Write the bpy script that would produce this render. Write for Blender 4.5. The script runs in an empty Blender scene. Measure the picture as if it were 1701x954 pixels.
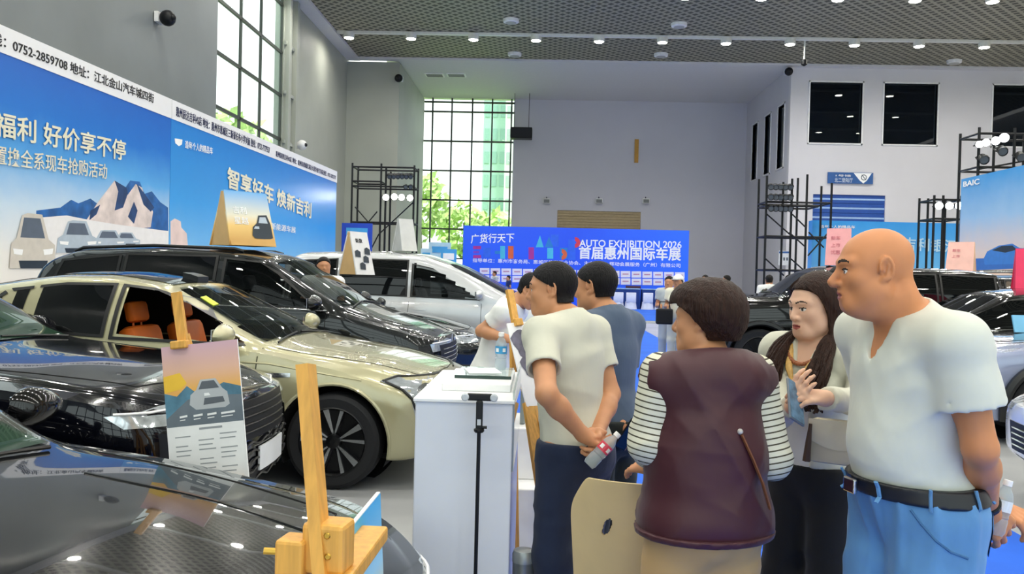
import bpy, bmesh, math, random
import numpy as np
from mathutils import Vector, Matrix, Euler
from mathutils.bvhtree import BVHTree
R = math.radians; PI = math.pi
C = bpy.context.scene.collection
SC = bpy.context.scene
random.seed(7); RNG = np.random.default_rng(7)

# ------------------------------------------------------------------ camera
FPX = 1400.0; CAMZ = 1.6; YAW = 2.04; PITCH = -0.90; ROLL = 1.43
cam_d = bpy.data.cameras.new('camera'); cam = bpy.data.objects.new('camera', cam_d); C.objects.link(cam)
cam_d.sensor_fit = 'HORIZONTAL'; cam_d.sensor_width = 36.0; cam_d.lens = 36.0*FPX/1701.0
cam_d.clip_start = 0.05; cam_d.clip_end = 400
CM = (Matrix.Translation((0, 0, CAMZ)) @ Matrix.Rotation(R(YAW), 4, 'Z') @ Matrix.Rotation(R(90+PITCH), 4, 'X')
      @ Matrix.Rotation(R(ROLL), 4, 'Z'))
cam.matrix_world = CM
SC.camera = cam

# ------------------------------------------------------------------ light, sky, exposure
SC.view_settings.view_transform = 'Standard'; SC.view_settings.look = 'None'
SC.view_settings.gamma = 1.0; SC.view_settings.use_curve_mapping = False
SC.view_settings.exposure = 0.42
SKY = 1.9; LAMP_W = 62.0
w = bpy.data.worlds.new('sky'); SC.world = w; w.use_nodes = True
bg = w.node_tree.nodes['Background']; bg.inputs[0].default_value = (0.97, 0.985, 0.965, 1); bg.inputs[1].default_value = SKY
SC.cycles.use_denoising = True
SC.cycles.max_bounces = 6; SC.cycles.diffuse_bounces = 3; SC.cycles.glossy_bounces = 3
SC.cycles.transparent_max_bounces = 12; SC.cycles.transmission_bounces = 4
SC.cycles.sample_clamp_indirect = 6.0; SC.cycles.caustics_reflective = False; SC.cycles.caustics_refractive = False

def at(x, y, Y):
    """the point of the place at hall depth Y on the sight line of a photograph pixel"""
    d = CM.to_3x3() @ Vector(((x-850.5)/FPX, -(y-477.0)/FPX, -1.0))
    return Vector((0, 0, CAMZ)) + d*(Y/d.y)

# ------------------------------------------------------------------ materials
def lin(h):
    if isinstance(h, str):
        h = h.lstrip('#'); c = [int(h[i:i+2], 16)/255 for i in (0, 2, 4)]
    else: c = h
    return tuple(((v+0.055)/1.055)**2.4 if v > 0.04045 else v/12.92 for v in c)
MATS = {}
def N(nt, t, **kw):
    n = nt.nodes.new(t)
    for k, v in kw.items(): setattr(n, k, v)
    return n
def mat(name, col='#808080', rough=0.5, metal=0.0, var=0.06, scale=6.0, bump=0.0, bscale=60.0, coat=0.0, emit=0.0, alpha=1.0,
        trans=0.0, spec=0.5, sheen=0.0, stretch=None):
    if name in MATS: return MATS[name]
    m = bpy.data.materials.new(name); m.use_nodes = True; nt = m.node_tree; b = nt.nodes['Principled BSDF']; MATS[name] = m
    c = lin(col); L = nt.links.new
    tc = N(nt, 'ShaderNodeTexCoord'); mp = N(nt, 'ShaderNodeMapping'); L(tc.outputs['Object'], mp.inputs[0])
    if stretch: mp.inputs['Scale'].default_value = stretch
    if var > 0:
        nz = N(nt, 'ShaderNodeTexNoise'); nz.inputs['Scale'].default_value = scale; nz.inputs['Detail'].default_value = 4
        L(mp.outputs[0], nz.inputs['Vector'])
        rp = N(nt, 'ShaderNodeValToRGB'); L(nz.outputs['Fac'], rp.inputs[0])
        rp.color_ramp.elements[0].position = 0.3; rp.color_ramp.elements[1].position = 0.7
        rp.color_ramp.elements[0].color = tuple(max(0, v*(1-var)) for v in c)+(1,)
        rp.color_ramp.elements[1].color = tuple(min(1, v*(1+var)) for v in c)+(1,)
        L(rp.outputs[0], b.inputs['Base Color'])
    else: b.inputs['Base Color'].default_value = c+(1,)
    b.inputs['Roughness'].default_value = rough; b.inputs['Metallic'].default_value = metal
    b.inputs['Specular IOR Level'].default_value = spec
    if coat: b.inputs['Coat Weight'].default_value = coat; b.inputs['Coat Roughness'].default_value = 0.02
    if sheen: b.inputs['Sheen Weight'].default_value = sheen
    if trans: b.inputs['Transmission Weight'].default_value = trans
    if alpha < 1: b.inputs['Alpha'].default_value = alpha
    if emit: b.inputs['Emission Color'].default_value = c+(1,); b.inputs['Emission Strength'].default_value = emit
    if bump:
        n2 = N(nt, 'ShaderNodeTexNoise'); n2.inputs['Scale'].default_value = bscale; n2.inputs['Detail'].default_value = 3
        L(mp.outputs[0], n2.inputs['Vector'])
        bp = N(nt, 'ShaderNodeBump'); bp.inputs['Strength'].default_value = bump; bp.inputs['Distance'].default_value = 0.01
        L(n2.outputs['Fac'], bp.inputs['Height']); L(bp.outputs[0], b.inputs['Normal'])
    return m
def glass_mat(name, tint='#101416', clear=0.3, rough=0.0):
    """thin pane: part see-through, part tint, glossy on top"""
    if name in MATS: return MATS[name]
    m = bpy.data.materials.new(name); m.use_nodes = True; nt = m.node_tree; MATS[name] = m; L = nt.links.new
    out = nt.nodes['Material Output']; b = nt.nodes['Principled BSDF']
    b.inputs['Base Color'].default_value = lin(tint)+(1,); b.inputs['Roughness'].default_value = rough
    b.inputs['Specular IOR Level'].default_value = 0.45
    tr = N(nt, 'ShaderNodeBsdfTransparent'); tr.inputs[0].default_value = (0.85, 0.9, 0.9, 1)
    lw = N(nt, 'ShaderNodeLayerWeight'); lw.inputs[0].default_value = .5
    pw5 = N(nt, 'ShaderNodeMath', operation='POWER'); L(lw.outputs['Facing'], pw5.inputs[0]); pw5.inputs[1].default_value = 5
    ma = N(nt, 'ShaderNodeMath', operation='MULTIPLY_ADD'); L(pw5.outputs[0], ma.inputs[0]); ma.inputs[1].default_value = -clear; ma.inputs[2].default_value = clear*.96; ma.use_clamp = True
    mx = N(nt, 'ShaderNodeMixShader'); L(ma.outputs[0], mx.inputs[0]); L(b.outputs[0], mx.inputs[1]); L(tr.outputs[0], mx.inputs[2])
    L(mx.outputs[0], out.inputs[0])
    return m
def ramp_mat(name, stops, axis='Z', rough=0.45, vec=None, warp=0.0, emit=0.0, wscale=1.5):
    """printed colours that change along an object axis (local coordinates 0..1 along Generated)"""
    if name in MATS: return MATS[name]
    m = bpy.data.materials.new(name); m.use_nodes = True; nt = m.node_tree; b = nt.nodes['Principled BSDF']; MATS[name] = m; L = nt.links.new
    tc = N(nt, 'ShaderNodeTexCoord'); sp = N(nt, 'ShaderNodeSeparateXYZ'); L(tc.outputs['Generated'], sp.inputs[0])
    src = sp.outputs[axis]
    if warp:
        nz = N(nt, 'ShaderNodeTexNoise'); nz.inputs['Scale'].default_value = wscale; nz.inputs['Detail'].default_value = 5; L(tc.outputs['Object'], nz.inputs['Vector'])
        a = N(nt, 'ShaderNodeMath', operation='MULTIPLY_ADD'); L(nz.outputs['Fac'], a.inputs[0]); a.inputs[1].default_value = warp; L(src, a.inputs[2])
        s2 = N(nt, 'ShaderNodeMath', operation='SUBTRACT'); L(a.outputs[0], s2.inputs[0]); s2.inputs[1].default_value = warp*0.5; src = s2.outputs[0]
    rp = N(nt, 'ShaderNodeValToRGB'); L(src, rp.inputs[0]); cr = rp.color_ramp
    while len(cr.elements) < len(stops): cr.elements.new(0.5)
    for e, (p, c) in zip(cr.elements, stops): e.position = p; e.color = lin(c)+(1,)
    L(rp.outputs[0], b.inputs['Base Color']); b.inputs['Roughness'].default_value = rough
    if emit: L(rp.outputs[0], b.inputs['Emission Color']); b.inputs['Emission Strength'].default_value = emit
    return m

# ------------------------------------------------------------------ things and meshes
def tag(o, label=None, cat=None, group=None, kind=None):
    if label: o['label'] = label
    if cat: o['category'] = cat
    if group: o['group'] = group
    if kind: o['kind'] = kind
    return o
def thing(name, label, cat, loc=(0, 0, 0), rz=0.0, group=None, M=None):
    o = bpy.data.objects.new(name, None); C.objects.link(o); o.empty_display_size = 0.1
    o.matrix_basis = M if M is not None else Matrix.Translation(Vector(loc)) @ Matrix.Rotation(rz, 4, 'Z')
    return tag(o, label, cat, group)
def chain(o):
    m = o.matrix_basis.copy()
    while o.parent: o = o.parent; m = o.matrix_basis @ m
    return m
def link_mesh(name, me, mats, parent=None, smooth=False, world=False, ang=None):
    if not isinstance(mats, (list, tuple)): mats = [mats]
    for m in mats: me.materials.append(m)
    if smooth:
        me.polygons.foreach_set('use_smooth', [True]*len(me.polygons))
        if ang: me.set_sharp_from_angle(angle=R(ang))
    o = bpy.data.objects.new(name, me); C.objects.link(o)
    if parent is not None:
        o.parent = parent
        if world: me.transform(chain(parent).inverted())
    return o
def copy_tree(o, parent=None, loc=None, label=None):
    c = o.copy(); C.objects.link(c); c.parent = parent
    if loc is not None: c.location = loc
    if label: c['label'] = label
    for ch in list(o.children): copy_tree(ch, c)
    return c

class MB:
    """collects shapes into ONE mesh"""
    def __init__(s): s.bm = bmesh.new(); s.mi = 0; s.T = Matrix()
    def _f(s, vs):
        try: f = s.bm.faces.new(vs); f.material_index = s.mi; return f
        except ValueError: return None
    def V(s, p): return s.bm.verts.new(s.T @ Vector(p))
    def box(s, c, d, rot=None, bev=0.0):
        c = Vector(c); h = Vector(d)*0.5; Rm = rot.to_3x3() if rot is not None else Matrix.Identity(3)
        if bev <= 0:
            v = [s.V(c+Rm@Vector((h.x*a, h.y*b, h.z*e))) for a in (-1, 1) for b in (-1, 1) for e in (-1, 1)]
            for q in ((0,1,3,2), (4,6,7,5), (0,4,5,1), (2,3,7,6), (0,2,6,4), (1,5,7,3)): s._f([v[i] for i in q])
        else:
            b2 = bmesh.new(); bmesh.ops.create_cube(b2, size=1.0)
            bmesh.ops.scale(b2, vec=Vector(d), verts=b2.verts)
            bmesh.ops.bevel(b2, geom=b2.edges[:], offset=bev, segments=2, affect='EDGES', profile=0.5)
            s._take(b2, Matrix.Translation(c) @ Rm.to_4x4())
        return s
    def _take(s, b2, M):
        b2.verts.index_update(); vm = [s.V(M @ v.co) for v in b2.verts]
        for f in b2.faces: s._f([vm[v.index] for v in f.verts])
        b2.free()
    def ring(s, pts): return [s.V(p) for p in pts]
    def bridge(s, a, b, close=True):
        n = len(a)
        for i in range(n if close else n-1): s._f([a[i], a[(i+1) % n], b[(i+1) % n], b[i]])
    def tube(s, pts, r, n=8, cap=True, flat=None):
        pts = [Vector(p) for p in pts]; rs = r if isinstance(r, (list, tuple)) else [r]*len(pts)
        rings = []; up = None
        for i, p in enumerate(pts):
            t = (pts[min(i+1, len(pts)-1)]-pts[max(i-1, 0)]).normalized()
            if up is None: up = Vector((0, 0, 1)) if abs(t.z) < 0.9 else Vector((1, 0, 0))
            x = t.cross(up).normalized(); up = x.cross(t).normalized()
            rings.append(s.ring([p + (x*math.cos(2*PI*k/n) + up*(flat or 1)*math.sin(2*PI*k/n))*rs[i] for k in range(n)]))
        for a, b in zip(rings, rings[1:]): s.bridge(a, b)
        if cap: s._f(rings[0][::-1]); s._f(rings[-1])
        return s
    def bar(s, a, b, w, h=None, up=(0, 0, 1)):
        a = Vector(a); b = Vector(b); t = b-a; L = t.length; t.normalize(); u = Vector(up)
        if abs(t.dot(u)) > 0.98: u = Vector((0, 1, 0))
        x = t.cross(u).normalized(); z = x.cross(t)
        return s.box((a+b)/2, (w, L, h or w), Matrix((x, t, z)).transposed())
    def lathe(s, prof, n=24, c=(0, 0, 0), M=None, cap=(True, True)):
        M = M if M is not None else Matrix.Translation(Vector(c)); rings = []
        for r, z in prof: rings.append(s.ring([M @ Vector((max(r, 1e-4)*math.cos(2*PI*k/n), max(r, 1e-4)*math.sin(2*PI*k/n), z)) for k in range(n)]))
        for a, b in zip(rings, rings[1:]): s.bridge(a, b)
        if cap[0]: s._f(rings[0][::-1])
        if cap[1]: s._f(rings[-1])
        return s
    def prism(s, poly, d, M=None):
        """polygon in local xz, from y=0 to y=d"""
        M = M if M is not None else Matrix()
        a = s.ring([M @ Vector((x, 0, z)) for x, z in poly]); b = s.ring([M @ Vector((x, d, z)) for x, z in poly])
        s.bridge(a, b); s._f(a[::-1]); s._f(b); return s
    def sphere(s, c, r, n=12, M=None):
        r = Vector(r) if hasattr(r, '__len__') else Vector((r, r, r)); b2 = bmesh.new()
        bmesh.ops.create_uvsphere(b2, u_segments=n, v_segments=max(6, n*2//3), radius=1.0)
        s._take(b2, Matrix.Translation(Vector(c)) @ (M.to_4x4() if M is not None else Matrix()) @ Matrix.Diagonal((*r, 1))); return s
    def grid(s, fn, nu, nv):
        v = [[s.V(fn(i/nu, j/nv)) for j in range(nv+1)] for i in range(nu+1)]
        for i in range(nu):
            for j in range(nv): s._f([v[i][j], v[i+1][j], v[i+1][j+1], v[i][j+1]])
        return s
    def build(s, name, mats, parent=None, smooth=False, world=False, ang=35, recalc=True):
        if recalc: bmesh.ops.recalc_face_normals(s.bm, faces=s.bm.faces[:])
        me = bpy.data.meshes.new(name); s.bm.to_mesh(me); s.bm.free()
        return link_mesh(name, me, mats, parent, smooth, world, ang)
def struct(name, mb, m, **k):
    return tag(mb.build(name, m, **k), kind='structure')
def frame_xyz(o, ex, ez):
    """matrix with local x along ex, local z along ez, y away behind"""
    ex = Vector(ex).normalized(); ez = Vector(ez); ez = (ez-ex*ez.dot(ex)).normalized(); ey = ez.cross(ex)
    return Matrix.Translation(Vector(o)) @ Matrix((ex, ey, ez)).transposed().to_4x4()
def text_mesh(body, size, bold=0.0, ext=0.004, align='LEFT', sx=1.0, shear=0.0, space=1.0):
    cu = bpy.data.curves.new('lettering', 'FONT'); cu.body = body; cu.size = size; thin = .012 if body.isascii() else .003; cu.offset = min(bold, thin)*size; cu.extrude = ext
    cu.align_x = align; cu.shear = shear; cu.resolution_u = 3; cu.space_character = space
    o = bpy.data.objects.new('lettering', cu); C.objects.link(o)
    me = bpy.data.meshes.new_from_object(o.evaluated_get(bpy.context.evaluated_depsgraph_get()))
    bpy.data.objects.remove(o); bpy.data.curves.remove(cu); me.materials.clear()
    if bold > thin:                                   # heavier strokes: the same outline laid again a little to each side
        b2 = bmesh.new(); q = (bold-thin)*size*.8
        for dx, dy, dz in ((-q, 0, 0), (q, 0, .0004), (0, q, .0008), (0, -q, .0012)):
            m2 = me.copy(); m2.transform(Matrix.Translation((dx, dy, dz))); b2.from_mesh(m2); bpy.data.meshes.remove(m2)
        b2.to_mesh(me); b2.free()
    me.transform(Matrix.Rotation(R(90), 4, 'X') @ Matrix.Diagonal((sx, 1, 1, 1))); return me     # reads along +x, up +z, faces -y
def text(name, body, size, m, parent, loc, width=None, M=None, **k):
    me = text_mesh(body, size, **k)
    if width:
        xs = [v.co.x for v in me.vertices]; wd = max(xs)-min(xs)
        me.transform(Matrix.Diagonal((width/wd, 1, 1, 1)))
    me.transform((M if M is not None else Matrix()) @ Matrix.Translation(Vector(loc)))
    return link_mesh(name, me, m, parent)
# ================================================================== the hall
m_wall = mat('wall_paint_white', '#dddbe0', 0.75, var=0.03, scale=0.4)
m_bay = mat('wall_paint_bay', '#d2d1da', 0.75, var=0.03, scale=0.3)
m_conc = mat('wall_panel_grey', '#7e8485', 0.5, var=0.10, scale=0.35, bump=0.02)
m_conc2 = mat('wall_panel_pale', '#a9ada3', 0.55, var=0.08, scale=0.3)
m_soff = mat('soffit_paint', '#dedde0', 0.7, var=0.02)
m_floor = mat('floor_polished_grey', '#b4b6b8', 0.25, var=0.08, scale=0.8)
m_carpet = mat('carpet_blue', '#1f63d8', 0.9, var=0.10, scale=1.2, bump=0.1, bscale=300)
m_band = mat('carpet_grey_band', '#8f959b', 0.8)
m_frame = mat('window_frame_dark', '#3b423c', 0.5)
m_black = mat('black_steel', '#101216', 0.45, metal=0.3)
m_clear = glass_mat('window_glass', '#8fa59a', 1.0)
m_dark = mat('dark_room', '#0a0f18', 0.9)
m_white = mat('white_plastic', '#f2f2f2', 0.4)

LX, BX0, BX1, FY, BY, CZ = -11.8, -8.7, 14.1, 49.5, 60.0, 14.0
# floor: polished slab, blue aisle carpet
fl = MB(); fl.box((8, 22, -0.05), (60, 84, 0.1)); struct('floor', fl, m_floor)
cp = MB(); cp.box((1.55, 13.6, 0.004), (3.1, 31.4, 0.008)); cp.box((3.5, 38.0, 0.004), (16.0, 14.0, 0.008)); cp.mi = 1
cp.box((2.6, 30.15, 0.006), (9.0, 1.4, 0.009)); struct('floor_carpet', cp, [m_carpet, m_band])
# ceiling: perforated metal grid over the hall
mc = bpy.data.materials.new('ceiling_mesh'); mc.use_nodes = True; nt = mc.node_tree; L = nt.links.new; b = nt.nodes['Principled BSDF']
tc = N(nt, 'ShaderNodeTexCoord'); mp = N(nt, 'ShaderNodeMapping'); mp.inputs['Rotation'].default_value = (0, 0, R(45)); mp.inputs['Scale'].default_value = (2.6, 2.6, 2.6); L(tc.outputs['Object'], mp.inputs[0])
sep = N(nt, 'ShaderNodeSeparateXYZ'); L(mp.outputs[0], sep.inputs[0]); mask = None
for ax in 'XY':
    fr = N(nt, 'ShaderNodeMath', operation='FRACT'); L(sep.outputs[ax], fr.inputs[0])
    gt = N(nt, 'ShaderNodeMath', operation='GREATER_THAN'); L(fr.outputs[0], gt.inputs[0]); gt.inputs[1].default_value = 0.38
    if mask is None: mask = gt
    else:
        mu = N(nt, 'ShaderNodeMath', operation='MULTIPLY'); L(mask.outputs[0], mu.inputs[0]); L(gt.outputs[0], mu.inputs[1]); mask = mu
mx = N(nt, 'ShaderNodeMix', data_type='RGBA'); L(mask.outputs[0], mx.inputs['Factor']); mx.inputs['A'].default_value = lin('#a29d8a')+(1,); mx.inputs['B'].default_value = lin('#4d4b40')+(1,)
L(mx.outputs['Result'], b.inputs['Base Color']); b.inputs['Roughness'].default_value = 0.6
ce = MB(); ce.box((10.9, 19.75, CZ+0.2), (44.2, 59.5, 0.3)); struct('ceiling', ce, mc)
so = MB(); so.box((LX+0.3, 19.75, CZ+0.1), (0.9, 59.5, 0.35)); struct('ceiling_edge_soffit', so, m_soff)
so = MB(); so.box((2.7, 55.0, CZ+0.15), (24.5, 11.2, 0.3)); so.box((10.9, FY-0.25, CZ+0.02), (45.4, 0.5, 0.16)); struct('ceiling_bay', so, m_soff)
# left wall: grey panels, window opening Y 29.9..38.6
def wallbox(mb, x0, x1, y0, y1, z0, z1): mb.box(((x0+x1)/2, (y0+y1)/2, (z0+z1)/2), (abs(x1-x0), abs(y1-y0), abs(z1-z0)))
Wy0, Wy1, Wz0 = 29.8, 37.4, 5.6
wl = MB()
wallbox(wl, LX-0.4, LX, 21.5, Wy0, 0, CZ); wallbox(wl, LX-0.4, LX, Wy0, Wy1, 0, Wz0)
wallbox(wl, LX-0.4, LX, 4.0, 21.5, 0, 5.2); wallbox(wl, LX-0.4, LX, 17.0, 21.5, 5.2, CZ); wallbox(wl, LX-0.4, LX, -10, 4.0, 0, CZ)
struct('wall_left', wl, m_conc)
wl = MB(); wallbox(wl, LX-0.4, LX, Wy1, FY+0.4, 0, CZ); wallbox(wl, LX, BX0, FY, FY+0.4, 0, CZ-0.12); wallbox(wl, BX0-0.4, BX0, FY+0.4, BY, 0, CZ-.1); struct('wall_left_far', wl, m_conc2)
# back wall of the bay with the tall glazing at its left
GX0, GX1 = -8.7, -2.3
dx0, dx1, dz = 0.95, 6.85, 6.2
wb = MB(); wallbox(wb, GX1, dx0, BY, BY+0.4, 0, CZ); wallbox(wb, dx1, BX1, BY, BY+0.4, 0, CZ); wallbox(wb, dx0, dx1, BY, BY+0.4, dz, CZ)
struct('wall_back', wb, m_bay)
# right side of the bay, three narrow windows, and the wall that faces the hall
def holed(mb, fn, u0, u1, v0, v1, holes):
    us = sorted({u0, u1, *[h[0] for h in holes], *[h[1] for h in holes]}); vs = sorted({v0, v1, *[h[2] for h in holes], *[h[3] for h in holes]})
    for a, b in zip(us, us[1:]):
        for c, d in zip(vs, vs[1:]):
            m_ = ((a+b)/2, (c+d)/2)
            if not any(h[0] < m_[0] < h[1] and h[2] < m_[1] < h[3] for h in holes): fn(mb, a, b, c, d)
side_w = [(50.6, 52.0, 8.35, 12.1), (53.6, 55.0, 8.35, 12.1), (56.8, 58.2, 8.35, 12.1)]
wr = MB(); holed(wr, lambda m_, a, b, c, d: wallbox(m_, BX1, BX1+0.4, a, b, c, d), FY+0.4, BY+0.4, 0, CZ, side_w); struct('wall_right_bay', wr, m_bay)
p0, p1 = at(1343, 237, FY), at(1433, 138, FY); q0, q1 = at(1466, 242, FY), at(1558, 142, FY); r0 = at(1650, 147, FY)
pw = [(p0.x, p1.x, p0.z, p1.z), (q0.x, q1.x, p0.z, p1.z), (r0.x, r0.x+3.4, p0.z, p1.z), (r0.x+4.6, r0.x+8, p0.z, p1.z)]
d0, d1 = at(1349, 380, FY), at(1471, 325, FY)
wr = MB(); holed(wr, lambda m_, a, b, c, d: wallbox(m_, a, b, FY, FY+0.4, c, d), BX1, 34, 0, CZ, pw+[(d0.x, d1.x, 0, d1.z)]); struct('wall_right', wr, m_wall)
wr = MB(); wallbox(wr, 33.6, 34, -10, FY, 0, CZ); struct('wall_far_right', wr, m_wall)
# dark rooms behind the upper windows, so the panes read black
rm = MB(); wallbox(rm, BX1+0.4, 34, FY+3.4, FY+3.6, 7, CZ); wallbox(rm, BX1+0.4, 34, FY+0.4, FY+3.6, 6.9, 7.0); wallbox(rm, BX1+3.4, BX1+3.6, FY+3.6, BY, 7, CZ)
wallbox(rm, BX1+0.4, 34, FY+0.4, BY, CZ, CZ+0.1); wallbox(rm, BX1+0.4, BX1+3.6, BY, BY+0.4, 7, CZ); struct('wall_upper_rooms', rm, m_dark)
def window(n, fn_frame, fn_pane, mf, mg):
    f = MB(); fn_frame(f); o = struct('window_%d' % n, f, mf); g = MB(); fn_pane(g); g.build('pane', mg, o); return o
m_dglass = glass_mat('window_glass_dark', '#0b1420', 0.55)
wn = 1
for (a, b, c, d) in pw:
    def ff(f):
        for t in ((a-.08, a), (b, b+.08)): wallbox(f, t[0], t[1], FY-.06, FY+.2, c-.08, d+.08)
        for t in ((c-.08, c), (d, d+.08)): wallbox(f, a-.08, b+.08, FY-.06, FY+.2, t[0], t[1])
    window(wn, ff, lambda g: wallbox(g, a, b, FY+.12, FY+.14, c, d), m_white, m_dglass); wn += 1
for (a, b, c, d) in side_w:
    def ff(f):
        for t in ((a-.08, a), (b, b+.08)): wallbox(f, BX1-.05, BX1+.2, t[0], t[1], c-.08, d+.08)
        for t in ((c-.08, c), (d, d+.08)): wallbox(f, BX1-.05, BX1+.2, a-.08, b+.08, t[0], t[1])
    window(wn, ff, lambda g: wallbox(g, BX1+.12, BX1+.14, a, b, c, d), m_white, m_dglass); wn += 1
# bay glazing: mullions at the photographed spacing
def ff(f):
    for px in (694, 716, 748, 782, 815, 847):
        x = at(px, 300, BY).x; wallbox(f, x-.05, x+.05, BY-.02, BY+.18, 0, CZ)
    for py in (170, 186, 235, 284, 333, 381, 430):
        z = at(770, py, BY).z; wallbox(f, GX0, GX1, BY-.04, BY+.16, z-.05, z+.05)
window(wn, ff, lambda g: wallbox(g, GX0, GX1, BY+.07, BY+.09, 0, CZ), m_frame, m_clear); wn += 1
# left wall glazing and its deep far reveal
def ff(f):
    for y in (Wy0, 32.3, 34.6, Wy1-.1): wallbox(f, LX-.13, LX-.03, y-.045, y+.045, Wz0, CZ)
    for z in (Wz0+.1, 7.35, 9.3, 11.2, 13.3): wallbox(f, LX-.13, LX-.03, Wy0, Wy1, z-.06, z+.06)
window(wn, ff, lambda g: wallbox(g, LX-.12, LX-.10, Wy0, Wy1, Wz0, CZ), m_frame, m_clear); wn += 1
cw = MB()
for k in range(2): wallbox(cw, LX, LX+.22, Wy1+.15+k*1.15, Wy1+.5+k*1.15, 0, CZ)
for z in (5, 7.2, 9.4, 11.6): wallbox(cw, LX+.02, LX+.12, Wy1, Wy1+1.6, z, z+.16)
struct('trim_window_column', cw, m_conc2)
# near glazing on the left wall and at the entrance end (what the paintwork reflects)
def ff(f):
    for y in np.arange(4.0, 17.1, 2.17): wallbox(f, LX-.2, LX, y-.06, y+.06, 5.2, CZ)
    for z in (5.25, 7.4, 9.6, 11.8, 13.9): wallbox(f, LX-.2, LX, 4, 17, z-.07, z+.07)
window(wn, ff, lambda g: wallbox(g, LX-.12, LX-.10, 4, 17, 5.2, CZ), m_frame, m_clear); wn += 1
def ff(f):
    for x in np.arange(-11.8, 33, 2.8): wallbox(f, x-.12, x+.12, -10.2, -10, 0, CZ)
    for z in (0.1, 3.0, 5.7, 8.4, 11.1, 13.8): wallbox(f, -11.8, 33, -10.2, -10, z-.12, z+.12)
window(wn, ff, lambda g: wallbox(g, -11.8, 33, -10.12, -10.10, 0, CZ), m_frame, m_clear); wn += 1
# roller doors
rd = MB(); m_door = mat('roller_door_beige', '#b7a27c', 0.6)
wallbox(rd, dx0, dx1, BY+.16, BY+.2, 0, dz)
for k in range(31): wallbox(rd, dx0, dx1, BY+.1, BY+.16, k*.2+.01, k*.2+.19)
struct('door_1', rd, m_door)
rd = MB(); m_door2 = mat('roller_door_blue', '#1c4fa6', 0.45); m_dl = mat('roller_door_line', '#9fc1ec', 0.5)
nk = int(d1.z/.28); wallbox(rd, d0.x, d1.x, FY+.16, FY+.2, 0, d1.z)
for k in range(nk+1): wallbox(rd, d0.x, d1.x, FY+.1, FY+.16, k*.28+.01, min(k*.28+.27, d1.z))
rd.mi = 1
for py in (331, 346, 362):
    z = at(1410, py, FY).z; wallbox(rd, d0.x, d1.x, FY+.085, FY+.11, z-.05, z+.05)
struct('door_2', rd, [m_door2, m_dl])
# outside: lawn, trees, tower blocks
lw = MB(); lw.box((-40, 110, -0.5), (200, 200, 0.3)); struct('ground_lawn', lw, mat('lawn_green', '#a9c878', 0.9, var=0.2, scale=0.5))
m_leaf = mat('tree_leaves', '#bfd98a', 0.8, var=0.35, scale=1.5); m_trunk = mat('tree_trunk', '#6b5a45', 0.9)
def tree(loc, h, r, label, seed):
    rr = random.Random(seed); t = thing('tree', label, 'tree', loc, 0, 'trees outside the glazing')
    MB().tube([(0, 0, 0), (.1, 0, h*.3), (0, .1, h*.7)], [r*.08, r*.06, r*.03], 6).build('trunk', m_trunk, t)
    cb = MB()
    for k in range(420):
        a, e = rr.random()*2*PI, rr.uniform(-1, 1); q = r*rr.uniform(.55, 1)
        p = Vector((q*math.cos(a)*math.sqrt(1-e*e), q*math.sin(a)*math.sqrt(1-e*e), h*.62+q*1.15*e)); u = Vector((rr.gauss(0, 1), rr.gauss(0, 1), rr.gauss(0, 1))).normalized(); v = u.orthogonal().normalized()
        l_ = r*rr.uniform(.12, .24); cb._f([cb.V(p-u*l_), cb.V(p+v*l_*.6), cb.V(p+u*l_), cb.V(p-v*l_*.6)])
    cb.build('crown', m_leaf, t, recalc=False)
    return t
tree((-10.6, 72, -.3), 12, 2.6, 'tall pale tree outside, seen behind the leftmost panes of the tall bay glazing', 1)
tree((-7.6, 80, -.3), 9.5, 2.4, 'shorter tree outside the tall bay glazing, second from the left', 2)
tree((-5.0, 90, -.3), 8.0, 3.2, 'round bushy tree outside, low behind the middle of the tall bay glazing', 3)
tree((-1.6, 82, -.3), 7.0, 2.8, 'round bushy tree outside, low behind the right panes of the tall bay glazing', 4)
tree((-29, 76, -.3), 18, 4.6, 'bushy tree outside the high window above the left banners', 5)
tree((-36, 86, -.3), 17, 4.4, 'lower tree outside the high window above the left banners, at its left', 6)
def tower(x0, x1, y, h, mw, mg, label, nx, nz):
    t = thing('tower_block', label, 'building', ((x0+x1)/2, y, 0)); wd = x1-x0
    MB().box((0, 3, h/2), (wd, 6, h)).build('wall', mw, t)
    g = MB()
    for i in range(nx):
        for k in range(nz): g.box((-wd/2+wd*(i+.5)/nx, -.05, h*(k+.5)/nz), (wd/nx*.62, .14, h/nz*.5))
    g.build('glazing', mg, t); return t
tower(-8.9, -5.6, 120, 46, mat('tower_teal', '#a9cdbf', 0.5), mat('tower_teal_glass', '#8fb7ab', 0.25), 'teal glazed tower outside behind the middle of the tall bay glazing', 3, 14)
tower(-5.4, -1, 112, 40, mat('tower_white', '#dfe6e2', 0.6), mat('tower_white_glass', '#a7b7b4', 0.3), 'white tower with balconies outside behind the right panes of the bay glazing', 4, 13)
sd = bpy.data.lights.new('sun', 'SUN'); sd.energy = 3.0; sd.angle = R(3); sd.color = (1, .96, .9); sun = bpy.data.objects.new('sun', sd); C.objects.link(sun); sun.rotation_euler = (R(28), 0, R(12))
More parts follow.
